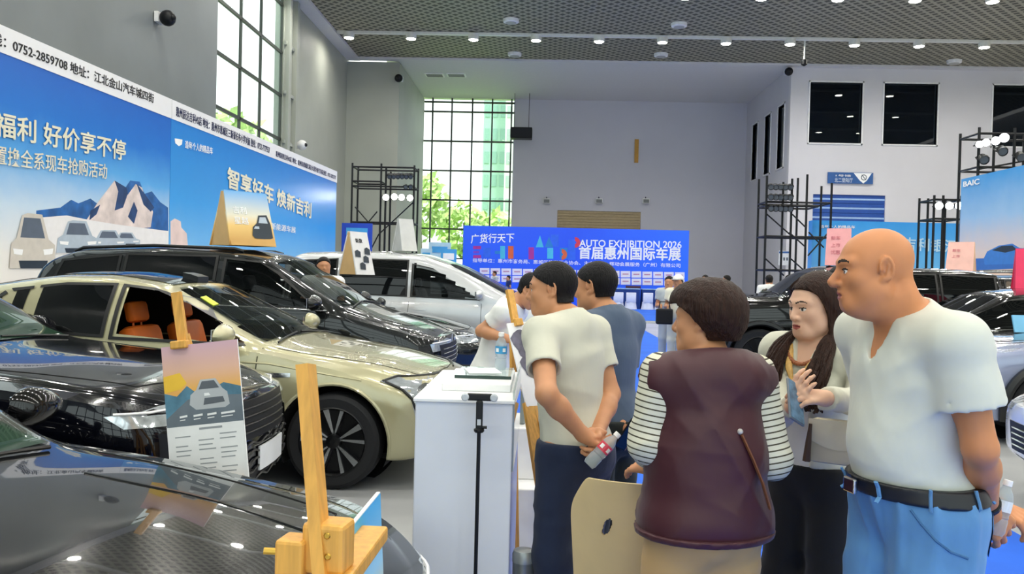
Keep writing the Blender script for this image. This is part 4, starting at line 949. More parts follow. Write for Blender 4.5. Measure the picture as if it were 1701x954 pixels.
seams(c1, (-.72, -1.8), .3, .88)
c1.finish(p_gray)
# ---- graphite SUV, fourth row
p_suv = paint('paint_suv', '#1d2022', .55, .22)
c4 = Car('dark grey boxy SUV with a kraft roof sign, behind the cream sedan', (-1.70, 9.55, 0), -2, dict(SUVP, fo=.62, nose=.36, top=[(.66, .88), (.58, .94), (.3, 1.04), (-.1, 1.15), (-.38, 1.25), (-1.2, 1.74), (-1.5, 1.80), (-2.4, 1.83), (-3.3, 1.79), (-3.6, 1.68), (-3.95, 1.2)], belt=[(.66, .86), (.3, .97), (-.4, 1.13), (-2, 1.17), (-3.5, 1.2), (-3.95, 1.16)]))
c4.window([(-.62, 1.2), (-1.62, 1.23), (-1.62, 1.68), (-1.25, 1.65), (-1.05, 1.53)], True); c4.window([(-1.74, 1.23), (-2.7, 1.25), (-2.7, 1.70), (-1.74, 1.70)], False); c4.window([(-2.8, 1.25), (-3.5, 1.28), (-3.4, 1.62), (-2.8, 1.69)], False)
common(c4, p_suv, 'sedan', -.36, -1.15, .76, .66, None, mirror=(-.6, 1.22), clearw=True, glass=m_glassc)
seams(c4, (-.5, -1.68, -2.75), .35, 1.12, (-1.4, -2.45), 1.0); c4.cabin(m_seatb, -1.45, .62)
face(c4, [(-.55, .58), (.55, .58), (.6, .82), (-.6, .82)], [(.12, .76), (.15, .84), (-.25, .88), (-.4, .85), (-.36, .76)], [(-.6, .34), (.6, .34), (.5, .5), (-.5, .5)])
for sg in (1, -1):
    MB().tube([(-1.5, sg*.62, 1.77), (-1.6, sg*.63, 1.795), (-2.5, sg*.63, 1.81), (-3.3, sg*.62, 1.77), (-3.4, sg*.6, 1.73)], .018, 8).build('roof_rail', m_trim, c4.t, smooth=True)
    c4.line('chrome_strip', [(-sg*-.5, 1.17), (-sg*-3.5, 1.235)], 90*sg, m_chrome, .016, .004)
c4.finish(p_suv)
# ---- dark green-grey saloon, fifth row
p_dk = paint('paint_dark_green', '#23282a', .5, .2)
c5 = Car('dark green-grey saloon between the boxy SUV and the silver van', (-1.72, 12.0, 0), -3, dict(SEDAN, fo=.92))
c5.window([(-.75, 1.03), (-1.65, 1.05), (-1.65, 1.41), (-1.42, 1.38), (-1.0, 1.2)], True); c5.window([(-1.75, 1.06), (-2.75, 1.1), (-2.5, 1.36), (-1.75, 1.42)], False)
common(c5, p_dk, 'sedan', -.60, -1.38, .7, .5, (-3.4, -2.7), roofglass=-2.4, mirror=(-.85, 1.07), glass=m_glassc, clearw=True)
seams(c5, (-.58, -1.7), .3, 1.0, (-1.4,), .88); face(c5, [(-.5, .42), (.5, .42), (.55, .64), (-.55, .64)], [(.12, .66), (.2, .75), (-.2, .78), (-.36, .74), (-.3, .66)], None); c5.cabin(m_seatb, -1.42, .42)
c5.finish(p_dk)
# ---- silver van, sixth row
p_sil = paint('paint_silver_white', '#c4c6c8', .35, .25)
c6 = Car('silver white people carrier with black window band, farthest bright car on the left', (-.55, 14.6, 0), -2, MPVP, name='van')
c6.window([(-.45, 1.17), (-1.55, 1.2), (-1.55, 1.71), (-1.2, 1.64), (-.80, 1.40)], True); c6.window([(-1.66, 1.2), (-2.75, 1.22), (-2.75, 1.78), (-1.66, 1.77)], False); c6.window([(-2.85, 1.22), (-3.7, 1.24), (-3.55, 1.72), (-2.85, 1.77)], False)
common(c6, p_sil, 'sedan', -.02, -.98, .76, .68, None, mirror=(-.45, 1.22), glass=m_glassc, clearw=True)
seams(c6, (-.4, -1.6, -2.8), .35, 1.1, (-1.4, -2.5), .98); c6.cabin(m_seatb, -1.3, .6); face(c6, [(-.55, .5), (.55, .5), (.6, .85), (-.6, .85)], [(.1, .8), (.15, .9), (-.25, .93), (-.4, .88), (-.34, .8)], None)
c6.finish(p_sil)
p_blk = paint('paint_black', '#08090b', .3, .16)
c7 = Car('black people carrier in the row behind the silver van', (-.75, 18.2, 0), -2, MPVP, name='van')
c7.window([(-.45, 1.17), (-1.55, 1.2), (-1.55, 1.74), (-1.2, 1.70), (-.75, 1.45)], False); c7.window([(-1.66, 1.2), (-2.75, 1.22), (-2.75, 1.78), (-1.66, 1.77)], False)
common(c7, p_blk, 'dark', -.02, -.98, .76, .68, None, mirror=(-.45, 1.22)); face(c7, [(-.55, .5), (.55, .5), (.6, .85), (-.6, .85)], [(.1, .8), (.15, .9), (-.25, .93), (-.4, .88), (-.34, .8)], None); c7.finish(p_blk)
# ---- right-hand cars, facing the aisle
c8 = Car('black off-road car with a big dark wheel, left of the long-haired woman', (3.40, 14.15, 0), 180, dict(SUVP, W=.98, rw=.42, ra=.5, fo=.8, zb=.28, nose=.3, nw=.86, top=[(.85, 1.22), (.78, 1.3), (.4, 1.36), (-.3, 1.38), (-.45, 1.4), (-.95, 1.78), (-1.2, 1.86), (-3.3, 1.86), (-3.85, 1.8), (-3.95, 1.2)], belt=[(.95, 1.18), (-.3, 1.24), (-3.95, 1.26)]))
c8.window([(-.72, 1.3), (-1.6, 1.3), (-1.6, 1.74), (-1.1, 1.74)], False); c8.window([(-1.7, 1.3), (-2.7, 1.3), (-2.7, 1.74), (-1.7, 1.74)], False); c8.window([(-2.8, 1.3), (-3.6, 1.3), (-3.6, 1.72), (-2.8, 1.74)], False)
common(c8, p_blk, 'dark', -.44, -.92, .76, .7, None, mirror=(-.6, 1.34)); c8.arches(m_trim, .03); face(c8, [(-.6, .75), (.6, .75), (.6, 1.05), (-.6, 1.05)], [(.08, .9), (.1, 1.08), (-.2, 1.08), (-.28, .9)], None); seams(c8, (-.5, -1.65), .4, 1.2); c8.finish(p_blk)
c9 = Car('black saloon with chrome window line under the bright red roof sign', (4.55, 11.75, 0), 180, dict(SEDAN, fo=.75, top=[(a, b+.03) for a, b in SEDAN['top']]))
c9.window([(-.75, 1.04), (-1.52, 1.06), (-1.66, 1.43), (-1.45, 1.41), (-1.0, 1.23)], False); c9.window([(-1.72, 1.06), (-2.75, 1.12), (-2.55, 1.37), (-1.86, 1.44)], False)
common(c9, p_blk, 'sedan', -.6, -1.38, .7, .5, (-3.4, -2.7), mirror=(-.82, 1.07)); seams(c9, (-.58, -1.65), .3, 1.0)
for sg in (1, -1): c9.line('chrome_strip', [(-sg*-.7, 1.01), (-sg*-2.8, 1.085)], 90*sg, m_chrome, .024, .01); c9.line('chrome_strip', [(-sg*-1.55, 1.06), (-sg*-1.74, 1.44)], 90*sg, m_chrome, .03, .012)
c9.finish(p_blk)
p_sb = paint('paint_silver_blue', '#8f98b4', .4, .22)
c10 = Car('silver blue crossover with black wheel arch, right of the bald man', (5.08, 9.5, 0), 180, CROSS)
c10.window([(-.85, 1.1), (-1.7, 1.13), (-1.7, 1.53), (-1.45, 1.5)], False); common(c10, p_sb, 'sedan', -.64, -1.42, .7, .55, (-3.4, -2.9), mirror=(-.85, 1.12)); c10.arches(m_trim, .035)
top_patch(c10, 'hood_painted_reflection', [(.72, -.5), (.78, 0), (.72, .5), (-.5, .66), (-.5, -.66)], p_blk, off=.004, th=.004)  # black patch paints in the dark ceiling's reflection on the silver bonnet
face(c10, [(-.5, .62), (.5, .62), (.56, .84), (-.56, .84)], [(.12, .80), (.2, .86), (-.22, .9), (-.36, .86), (-.3, .8)], None, m_l=m_hld); seams(c10, (-.62,), .3, 1.0); c10.finish(p_sb)
lf = thing('leaflet_board', 'light blue board standing on the bonnet edge of the silver blue crossover', 'board', (at(1696, 556, 9.5).x+.12, 9.5, 1.085)); MB().box((0, 0, .10), (.42, .02, .2), Matrix.Rotation(R(-20), 3, 'X')).build('board', mat('board_blue', '#7cc4ee', .5), lf)
p_wh = paint('paint_white', '#e4e6ea', .1, .25)
c11 = Car('white car whose front bumper just enters at the lower right edge', (4.45, 5.75, 0), 180, dict(CROSS, fo=.95, top=[(a, b-.10) for a, b in CROSS['top']], belt=[(a, b-.10) for a, b in CROSS['belt']]))
c11.window([(-.85, 1.1), (-1.7, 1.13), (-1.7, 1.53), (-1.45, 1.5)], False); common(c11, p_wh, 'sedan', -.64, -1.42, .7, .55, (-3.4, -2.9), mirror=(-.85, 1.12))
face(c11, [(-.5, .42), (.5, .42), (.56, .62), (-.56, .62)], [(.12, .70), (.2, .80), (-.22, .84), (-.36, .8), (-.3, .7)], [(-.6, .28), (.6, .28), (.5, .38), (-.5, .38)]); seams(c11, (-.62,), .3, 1.0)
c11.finish(p_wh)
c12 = Car('black SUV with roof rails carrying the pale pink roof sign, far right row', (7.1, 17.2, 0), 180, dict(SUVP))
c12.window([(-.62, 1.2), (-1.62, 1.23), (-1.62, 1.68), (-1.25, 1.65), (-1.05, 1.53)], True); c12.window([(-1.74, 1.23), (-2.7, 1.25), (-2.7, 1.70), (-1.74, 1.70)], True)
common(c12, p_blk, 'dark', -.36, -1.15, .76, .66, None, mirror=(-.6, 1.22), clearw=True, glass=m_glassc); c12.cabin(m_seatb, -1.45, .62)
for sg in (1, -1): MB().tube([(-1.3, sg*.60, 1.80), (-1.4, sg*.60, 1.87), (-2.5, sg*.60, 1.9), (-3.3, sg*.60, 1.86), (-3.4, sg*.6, 1.76)], .03, 8).build('roof_rail', m_chrome, c12.t, smooth=True)
c12.finish(p_blk)
# ---- tent signs on the roofs
def roof_sign(label, loc, rz, w_, h, d, mface, mend, draw=None):
    t = thing('roof_sign', label, 'sign', loc, R(rz), 'tent signs on car roofs')
    b_ = MB(); tt = .05
    for sg in (1, -1):
        q = [(-w_/2, sg*d/2, 0), (w_/2, sg*d/2, 0), (w_/2*.92, sg*tt/2, h), (-w_/2*.92, sg*tt/2, h)]
        a_ = b_.ring(q); b2 = b_.ring([(x, y-sg*.02, z) for x, y, z in q]); b_.bridge(a_, b2); b_._f(a_); b_._f(b2[::-1])
    b_.box((0, 0, h), (w_*.92, tt, .012)); b_.build('board', mface, t)
    e = MB()
    for sg in (1, -1): e.prism([(-d/2+.02, 0), (d/2-.02, 0), (.02, h-.01), (-.02, h-.01)], .012, Matrix.Translation((sg*(w_/2-.02)-.006, 0, 0)) @ Matrix.Rotation(R(-90), 4, 'Z') @ Matrix.Diagonal((-1, 1, 1, 1)))
    e.build('end_panel', mend, t)
    if draw: draw(t, w_, h, d, tt)
    return t
m_kraft = mat('kraft_board', '#d9b27a', .7); m_sun = ramp_mat('sign_sunset', [(0, '#c8924a'), (.35, '#f0c878'), (.55, '#e8e2cc'), (1, '#6fb2ea')], warp=.1)
def sgn(t, w_, h, d, tt, fn):
    a = math.atan2((d-tt)/2, h); Mf = Matrix.Translation((0, -d/2-.004, 0)) @ Matrix.Rotation(-a, 4, 'X'); fn(t, Mf)
def d1_(t, w_, h, d, tt):
    def fn(t, Mf):
        text('lettering', '吉利', .09, m_wh, t, (-.2, 0, h*.62), M=Mf, ext=.002); text('lettering', '星越', .09, m_wh, t, (-.2, 0, h*.42), M=Mf, ext=.002)
        mb = MB(); mb.T = Mf
        def pl(p_, mi): mb.mi = mi; mb._f([mb.V((x, -.004-.001*mi, z)) for x, z in p_])
        pl([(-.0, .12), (.02, .22), (.08, .27), (.11, .36), (.22, .37), (.255, .26), (.26, .1), (.2, .08), (.03, .09)], 0); pl([(.1, .27), (.125, .34), (.2, .345), (.22, .27)], 1); pl([(.03, .2), (.1, .2), (.1, .23), (.05, .23)], 1)
        pl([(-.28, .0), (.28, .0), (.28, .09), (-.28, .06)], 2); mb.build('printed_car', [m_cd, m_cb2, mat('print_sand', '#d8a860', .6)], t, recalc=False)
    sgn(t, w_, h, d, tt, fn)
def d2_(t, w_, h, d, tt):
    def fn(t, Mf):
        mb = MB(); mb.T = Mf
        for k, (x, z) in enumerate(((-.1, .3), (.05, .22), (-.04, .12), (.1, .34))): mb._f([mb.V((x+q, -.004-.001*k, z+r_)) for q, r_ in ((-.06, -.04), (.05, -.05), (.06, .03), (0, .06), (-.05, .04))])
        mb.build('printed_car', m_cd, t, recalc=False); text('lettering', '新款', .07, m_ink, t, (-.1, 0, h*.78), M=Mf, ext=.002)
    sgn(t, w_, h, d, tt, fn)
def dpink(txt, m):
    def g(t, w_, h, d, tt):
        def fn(t, Mf):
            for i, tx in enumerate(txt): text('lettering', tx, .075, m, t, (-w_*.3, 0, h*(.72-.2*i)), M=Mf, ext=.002)
        sgn(t, w_, h, d, tt, fn)
    return g
roof_sign('kraft ended tent sign with a sunset car picture on the boxy SUV roof', (at(404, 403, 9.3).x, 9.3, 1.835), 52, .58, .60, .42, m_sun, m_kraft, d1_)
roof_sign('small kraft ended tent sign on the roof of the green-grey saloon', (at(592, 455, 11.9).x, 11.9, 1.535), 60, .38, .60, .36, mat('sign_white', '#e8e6e2', .5), m_kraft, d2_)
roof_sign('tall white tent sign on the roof of the silver van', (at(672, 415, 14.5).x, 14.5, 1.945), 40, .3, .55, .36, mat('sign_grey_white', '#d3d3d0', .5), mat('sign_grey_end', '#bcbcb8', .6))
m_pink = mat('sign_pink', '#f2a8a8', .5); m_pink2 = mat('sign_pale_pink', '#f4c0b4', .5); m_rpk = mat('sign_red_pink', '#ee2f62', .5); m_rtx = mat('print_rose', '#d97a84', .5)
roof_sign('pink tent sign on the black off-road car roof, behind the bald man', (at(1392, 448, 13.9).x, 13.9, 1.865), -20, .40, .60, .36, m_pink, m_pink2, dpink(('新车', '上市', '优惠'), m_rtx))
roof_sign('pale pink tent sign with a peach end on the far black SUV roof', (at(1596, 447, 17.2).x, 17.2, 1.835), -35, .5, .62, .44, m_pink2, mat('sign_peach', '#f3c9a4', .6), dpink(('新车', '上市'), m_rtx))
roof_sign('bright red pink tent sign cut by the right frame edge', (at(1712, 470, 11.9).x, 11.9, 1.57), -20, .42, .55, .36, m_rpk, m_rpk)
# ================================================================== people
f32 = np.float32
class Prim:
    __slots__ = ('kind', 'a', 'b', 'ra', 'rb', 'M', 'k', 'op', 'tag')
    def __init__(s, kind, a, b=None, ra=.05, rb=None, M=None, k=.02, op=1, tag=''):
        s.kind = kind; s.a = np.array(a, float); s.b = None if b is None else np.array(b, float); s.ra = ra; s.rb = ra if rb is None else rb; s.M = M; s.k = k; s.op = op; s.tag = tag
def cone(a, b, ra, rb=None, k=.02, op=1, tag=''): return Prim('c', a, b, ra, rb, None, k, op, tag)
def ell(c, r, M=None, k=.02, op=1, tag=''): return Prim('e', c, None, np.array(r, float), None, np.eye(3) if M is None else np.array(M), k, op, tag)
def sdf(prims, gx, gy, gz, infl=0.0, kadd=0.0):
    D = np.full((len(gx), len(gy), len(gz)), .09, f32)
    for p in prims:
        r_ = (max(p.ra, p.rb) if p.kind == 'c' else float(np.max(p.ra)))+infl+.07
        lo = (np.minimum(p.a, p.b) if p.kind == 'c' else p.a)-r_; hi = (np.maximum(p.a, p.b) if p.kind == 'c' else p.a)+r_
        i0, i1 = np.searchsorted(gx, (lo[0], hi[0])); j0, j1 = np.searchsorted(gy, (lo[1], hi[1])); k0, k1 = np.searchsorted(gz, (lo[2], hi[2]))
        if i1 <= i0 or j1 <= j0 or k1 <= k0: continue
        x = gx[i0:i1, None, None]-p.a[0]; y = gy[None, j0:j1, None]-p.a[1]; z = gz[None, None, k0:k1]-p.a[2]
        if p.kind == 'c':
            b = p.b-p.a; L2 = max(float(b@b), 1e-9); t = np.clip((x*b[0]+y*b[1]+z*b[2])/L2, 0, 1)
            d = np.sqrt((x-t*b[0])**2+(y-t*b[1])**2+(z-t*b[2])**2)-(p.ra+(p.rb-p.ra)*t)-infl
        else:
            M = p.M; r = p.ra+infl
            u = (x*M[0, 0]+y*M[1, 0]+z*M[2, 0]); v = (x*M[0, 1]+y*M[1, 1]+z*M[2, 1]); w_ = (x*M[0, 2]+y*M[1, 2]+z*M[2, 2])
            a0 = np.sqrt((u/r[0])**2+(v/r[1])**2+(w_/r[2])**2)+1e-6; a1 = np.sqrt((u/r[0]**2)**2+(v/r[1]**2)**2+(w_/r[2]**2)**2)+1e-6; d = a0*(a0-1)/a1
        d = d.astype(f32); S = D[i0:i1, j0:j1, k0:k1]; k = p.k+kadd
        if p.op > 0:
            h = np.maximum(k-np.abs(S-d), 0)/k; D[i0:i1, j0:j1, k0:k1] = np.minimum(S, d)-h*h*k*.25
        else:
            e = -d; h = np.maximum(k-np.abs(S-e), 0)/k; D[i0:i1, j0:j1, k0:k1] = np.maximum(S, e)+h*h*k*.25
    return D
def surfnet(D, gx, gy, gz):
    S = D < 0; n = S.shape
    c = np.zeros((n[0]-1, n[1]-1, n[2]-1), np.int8)
    for dx in (0, 1):
        for dy in (0, 1):
            for dz in (0, 1): c += S[dx:n[0]-1+dx, dy:n[1]-1+dy, dz:n[2]-1+dz]
    I = np.argwhere((c > 0) & (c < 8)); idx = np.full(c.shape, -1, np.int32); idx[I[:, 0], I[:, 1], I[:, 2]] = np.arange(len(I))
    acc = np.zeros((len(I), 3)); cnt = np.zeros(len(I)); G = (gx, gy, gz)
    cv = {}
    for dx in (0, 1):
        for dy in (0, 1):
            for dz in (0, 1): cv[dx, dy, dz] = D[I[:, 0]+dx, I[:, 1]+dy, I[:, 2]+dz].astype(float)
    for ax in range(3):
        for u in (0, 1):
            for v in (0, 1):
                a = [0, 0, 0]; o = [q for q in range(3) if q != ax]; a[o[0]] = u; a[o[1]] = v; b = list(a); b[ax] = 1
                va, vb = cv[tuple(a)], cv[tuple(b)]; m_ = (va < 0) != (vb < 0); t = np.where(m_, va/np.where(m_, va-vb, 1), 0)
                for q in range(3):
                    g = G[q]; ga = g[I[:, q]+a[q]]; gb = g[I[:, q]+b[q]]; acc[:, q] += np.where(m_, ga+(gb-ga)*t, 0)
                cnt += m_
    V = acc/cnt[:, None]; F = []
    for ax in range(3):
        o = [(1, 2), (2, 0), (0, 1)][ax]; sl = [slice(None)]*3; sl[ax] = slice(0, n[ax]-1); s2 = list(sl); s2[ax] = slice(1, n[ax])
        for q in o: sl[q] = slice(1, n[q]-1); s2[q] = slice(1, n[q]-1)
        A = S[tuple(sl)]; B = S[tuple(s2)]; E = np.argwhere(A != B); inside = A[E[:, 0], E[:, 1], E[:, 2]]
        E = E.copy()
        for q in o: E[:, q] += 1
        def cell(du, dv):
            q = E.copy(); q[:, o[0]] += du; q[:, o[1]] += dv; return idx[q[:, 0], q[:, 1], q[:, 2]]
        q = np.stack([cell(-1, -1), cell(0, -1), cell(0, 0), cell(-1, 0)], 1); q[~inside] = q[~inside][:, ::-1]; F.append(q)
    F = np.concatenate(F); F = F[(F >= 0).all(1)]; return V, F
def mesh_vf(name, V, F, mats, parent, mi=None, smooth_it=1, attr=None):
    if len(F) == 0: return None
    if smooth_it:
        nb = np.zeros_like(V); ct = np.zeros(len(V))
        E = np.concatenate([F[:, [0, 1]], F[:, [1, 2]], F[:, [2, 3]], F[:, [3, 0]]])
        for _ in range(smooth_it):
            nb[:] = 0; ct[:] = 0; np.add.at(nb, E[:, 0], V[E[:, 1]]); np.add.at(nb, E[:, 1], V[E[:, 0]]); np.add.at(ct, E[:, 0], 1); np.add.at(ct, E[:, 1], 1)
            V = V*.5+.5*nb/np.maximum(ct, 1)[:, None]
    me = bpy.data.meshes.new(name); me.vertices.add(len(V)); me.vertices.foreach_set('co', V.astype(f32).ravel()); me.loops.add(len(F)*4); me.loops.foreach_set('vertex_index', F.astype(np.int32).ravel())
    me.polygons.add(len(F)); me.polygons.foreach_set('loop_start', np.arange(0, len(F)*4, 4, dtype=np.int32)); me.update(calc_edges=True)
    if attr is not None:
        at_ = me.attributes.new('along', 'FLOAT', 'POINT'); at_.data.foreach_set('value', attr(V).astype(f32))
    o = link_mesh(name, me, mats, parent, True, world=True)
    if mi is not None: me.polygons.foreach_set('material_index', mi(V[F].mean(1)).astype(np.int32)); me.update()
    return o
def axis_pts(lo, hi, coarse, fine, zones):
    out = [lo]
    while out[-1] < hi:
        x = out[-1]; out.append(x+(fine if any(a-coarse < x < b for a, b in zones) else coarse))
    return np.array(out)
class Folds:
    """cloth creases: short sharp slanted ridges over a smooth cloth"""
    def __init__(s, seed, amp=.004, freq=38, n=6, zdir=.8):
        r = np.random.default_rng(seed); s.w = []
        for i in range(n+3):
            d = r.normal(size=3); d[2] = d[2]*zdir+.6*np.sign(d[2]); d /= np.linalg.norm(d); s.w.append((d*freq*r.uniform(.45, 1.2), r.uniform(0, 6.28), amp*r.uniform(.5, 1), r.normal(size=3)*8, r.uniform(0, 6.28), r.normal(size=3)*14))
    def __call__(s, gx, gy, gz):
        X = gx[:, None, None].astype(f32); Y = gy[None, :, None].astype(f32); Z = gz[None, None, :].astype(f32); o = 0
        for d, ph, a, e, p2, g in s.w:
            d = d.astype(f32); e = e.astype(f32); g = g.astype(f32)
            u = np.abs(np.sin(d[0]*X+d[1]*Y+d[2]*Z+f32(ph)+f32(.7)*np.sin(g[0]*X+g[1]*Y+g[2]*Z)))
            o = o+f32(a)*(u**f32(.6)-f32(.75))*np.maximum(0, np.sin(e[0]*X+e[1]*Y+e[2]*Z+f32(p2)))**2
        return o.astype(f32)
def Rz(a): c, s_ = math.cos(R(a)), math.sin(R(a)); return np.array([[c, -s_, 0], [s_, c, 0], [0, 0, 1.0]])
def Rx_(a): c, s_ = math.cos(R(a)), math.sin(R(a)); return np.array([[1.0, 0, 0], [0, c, -s_], [0, s_, c]])
def Ry_(a): c, s_ = math.cos(R(a)), math.sin(R(a)); return np.array([[c, 0, s_], [0, 1.0, 0], [-s_, 0, c]])
def skin(name, col): 
    m = mat(name, col, .5, var=.05, scale=14, spec=.4)
    m.node_tree.nodes['Principled BSDF'].inputs['Subsurface Weight'].default_value = .08; m.node_tree.nodes['Principled BSDF'].inputs['Subsurface Radius'].default_value = (.02, .008, .004)
    return m
m_lip = mat('lips', '#a8534a', .45); m_brow = mat('brow_hair', '#2a1c16', .8); m_eyew = mat('eye_white', '#e6e0da', .25); m_iris = mat('eye_iris', '#1c110c', .15)
def cloth(name, col, **k):
    d = dict(rough=.85, var=.03, scale=3, bump=.45, bscale=11, stretch=(1, 1, .55), sheen=.1); d.update(k); return mat(name, col, **d)
class Person:
    def __init__(s, label, pos, heading, H=1.68, head=None, pitch=0, roll=0, girth=1.0, belly=0.0, female=False, lean=0.0, group=None, detail=True, hscale=1.0, sh=None, bend=0.0, neckf=.02):
        k = H/1.68; s.k = k; s.fem = female; s.detail = detail
        s.f = Rz(heading)@np.array((1, 0, 0.0)); s.r = np.array((s.f[1], -s.f[0], 0.0)); s.up = np.array((0, 0, 1.0)); s.g = girth; s.belly = belly
        s.t = thing('person', label, 'person', (pos[0], pos[1], 0), 0, group); s.o = np.array((pos[0], pos[1], 0.0))
        s.lean = lean; s.bend = bend
        def P(x, y, z):
            z *= k; x *= k; y *= k; zh = .93*k
            if z > zh and (lean or bend):      # tip the trunk forward about the hips
                a = R(lean)+R(bend)*min(1, (z-zh)/(.4*k)); dz = z-zh; y, z = y*math.cos(a)+dz*math.sin(a), zh+dz*math.cos(a)-y*math.sin(a)
            return s.o+s.r*x+s.f*y+s.up*z
        s.P = P; sw = sh or (.172 if female else .188)
        s.J = dict(sl=P(-sw, -.01, 1.375), sr=P(sw, -.01, 1.375), neck=P(0, -.015, 1.43), headc=P(0, neckf, 1.565), hl=P(-.088, 0, .90), hr=P(.088, 0, .90), kl=P(-.10, .02, .48), kr=P(.10, .02, .48), al=P(-.11, -.02, .085), ar=P(.11, -.02, .085),
                   el=P(-sw-.05, -.03, 1.09), er=P(sw+.05, -.03, 1.09), wl=P(-sw-.05, .05, .84), wr=P(sw+.05, .05, .84))
        hh = heading if head is None else head
        s.HR = Rz(hh-90)@Ry_(roll)@Rx_(-pitch); s.hs = hscale*k**.5; s.hy = .93; s.prims = []; s.torso = []; s.hands = []; s.hboxes = []
    def build_torso(s):
        P = s.P; g = s.g; k = s.k; J = s.J; M = np.stack([s.r, s.f, s.up], 1)
        a = R(s.lean+s.bend*.6); up2 = s.f*math.sin(a)+s.up*math.cos(a); f2 = s.f*math.cos(a)-s.up*math.sin(a); M2 = np.stack([s.r, f2, up2], 1)
        hip = .172 if s.fem else .158; T = []
        T += [ell(P(0, -.005, .93), np.array((hip*g, .118*g, .13))*k, M, .06, tag='hip')]
        T += [ell(P(0, -.05, .885), np.array((.14*g, .085*g, .1))*k, M, .05, tag='hip')]
        T += [ell(P(0, .015+s.belly*.5, 1.08), np.array(((.128 if s.fem else .145)*g, .105*g+s.belly, .17))*k, M2, .06, tag='trunk')]
        T += [ell(P(0, 0, 1.26), np.array(((.142 if s.fem else .165)*g, .112*g, .17))*k, M2, .06, tag='trunk')]
        if s.fem:
            for q in (-.07, .07): T += [ell(P(q, .095, 1.235), np.array((.062, .055, .062))*k, M2, .04, tag='trunk')]
        T += [cone(J['sl'], J['sr'], .053*k, k=.05, tag='trunk')]
        T += [cone(P(0, -.03, 1.40), J['sl'], .062*k, .052*k, .05, tag='trunk'), cone(P(0, -.03, 1.40), J['sr'], .062*k, .052*k, .05, tag='trunk')]
        s.torso = T; s.prims += T
        s.prims += [cone(J['neck'], J['headc']+s.HR@np.array((0, -.022, -.075))*s.hs, (.052 if s.fem else .06)*k*g**.3, (.046 if s.fem else .054)*k, .04, tag='neck')]
    def build_limbs(s):
        J = s.J; k = s.k; th = .9 if s.fem else 1.0
        for q in 'lr':
            s.prims += [cone(J['s'+q], J['e'+q], .052*k*th*s.g**.5, .040*k*th, .03, tag='arm'), cone(J['e'+q], J['e'+q]+(J['w'+q]-J['e'+q])*.35, .040*k*th, .041*k*th, .02, tag='arm'), cone(J['e'+q]+(J['w'+q]-J['e'+q])*.3, J['w'+q], .041*k*th, .027*k*th, .02, tag='arm')]
            s.prims += [cone(J['h'+q], J['k'+q], .085*k*s.g, .056*k, .05, tag='leg'), cone(J['k'+q], J['k'+q]+(J['a'+q]-J['k'+q])*.35-s.f*.012, .054*k, .058*k, .03, tag='leg'), cone(J['k'+q]+(J['a'+q]-J['k'+q])*.3-s.f*.012, J['a'+q], .057*k, .04*k, .03, tag='leg')]
            A = J['a'+q]; s.prims += [cone(A-s.f*.05-s.up*.045, A+s.f*.10-s.up*.05, .035, .03, .03, tag='foot'), cone(A+s.f*.08-s.up*.055, A+s.f*.16-s.up*.06, .03, .022, .02, tag='foot')]
    def build_head(s, fat=0.0, nose=1.0):
        c = s.J['headc']; Q = s.HR; h = s.hs
        hy = s.hy
        def p(x, y, z): return c+Q@(np.array((x, y*hy, z))*h)
        def E(x, y, z, r, k=.02, op=1, M=None): return ell(p(x, y, z), np.array((r[0], r[1]*(hy if r[1] > .03 else 1), r[2]))*h, Q if M is None else Q@M, k, op, 'head')
        def Cn(a, b, ra, rb=None, k=.012, op=1): return cone(p(*a), p(*b), ra*h, (ra if rb is None else rb)*h, k, op, 'head')
        jw = .052 if s.fem else .058
        L = [E(0, -.018, .032, (.076, .098, .086), .02), E(0, .03, .0, (.066, .066, .085), .04), E(0, .034, -.052, (jw+fat, .056, .062), .035), Cn((-.018, .078, -.096), (.018, .078, -.096), .016, k=.03)]
        for q in (-1, 1):
            L += [E(q*.042, .058, -.022, (.024, .022, .02), .025), Cn((q*.055, -.005, -.055), (q*.03, .06, -.092), .020+fat*.5, .016, .03), E(q*.05, .02, -.06, (.018+fat, .03, .03), .03)]
            L += [Cn((q*.012, .094, .026), (q*.05, .073, .026), .008, .008, .02)]
            L += [E(q*.032, .104, .004, (.020, .018, .011), .012, -1), E(q*.032, .078, .002, (.0145, .0145, .0135), .004), Cn((q*.018, .092, .0085), (q*.046, .082, .008), .0032, .003, .006), Cn((q*.02, .091, -.006), (q*.044, .083, -.005), .0026, .0026, .006)]
        L += [Cn((0, .093, .014), (0, .117*nose, -.026), .0075, .0115, .012), Cn((0, .100, -.034), (0, .113*nose, -.033), .010, .0105, .008)]
        for q in (-1, 1): L += [E(q*.0145, .100, -.033, (.0085, .0105, .008), .007), E(q*.0075, .108, -.042, (.0035, .005, .004), .003, -1)]
        L += [E(0, .083, -.064, (.03, .018, .022), .02), Cn((-.018, .095, -.0605), (-.004, .101, -.0575), .0052, .006, .006), Cn((.018, .095, -.0605), (.004, .101, -.0575), .0052, .006, .006), Cn((-.015, .095, -.072), (.015, .095, -.072), .0068, k=.006), Cn((-.019, .1005, -.0655), (.019, .1005, -.0655), .0028, k=.003, op=-1)]
        if fat: L += [E(0, .02, -.105, (.05, .045, .03), .04), E(0, -.085, -.07, (.05, .03, .05), .04)]
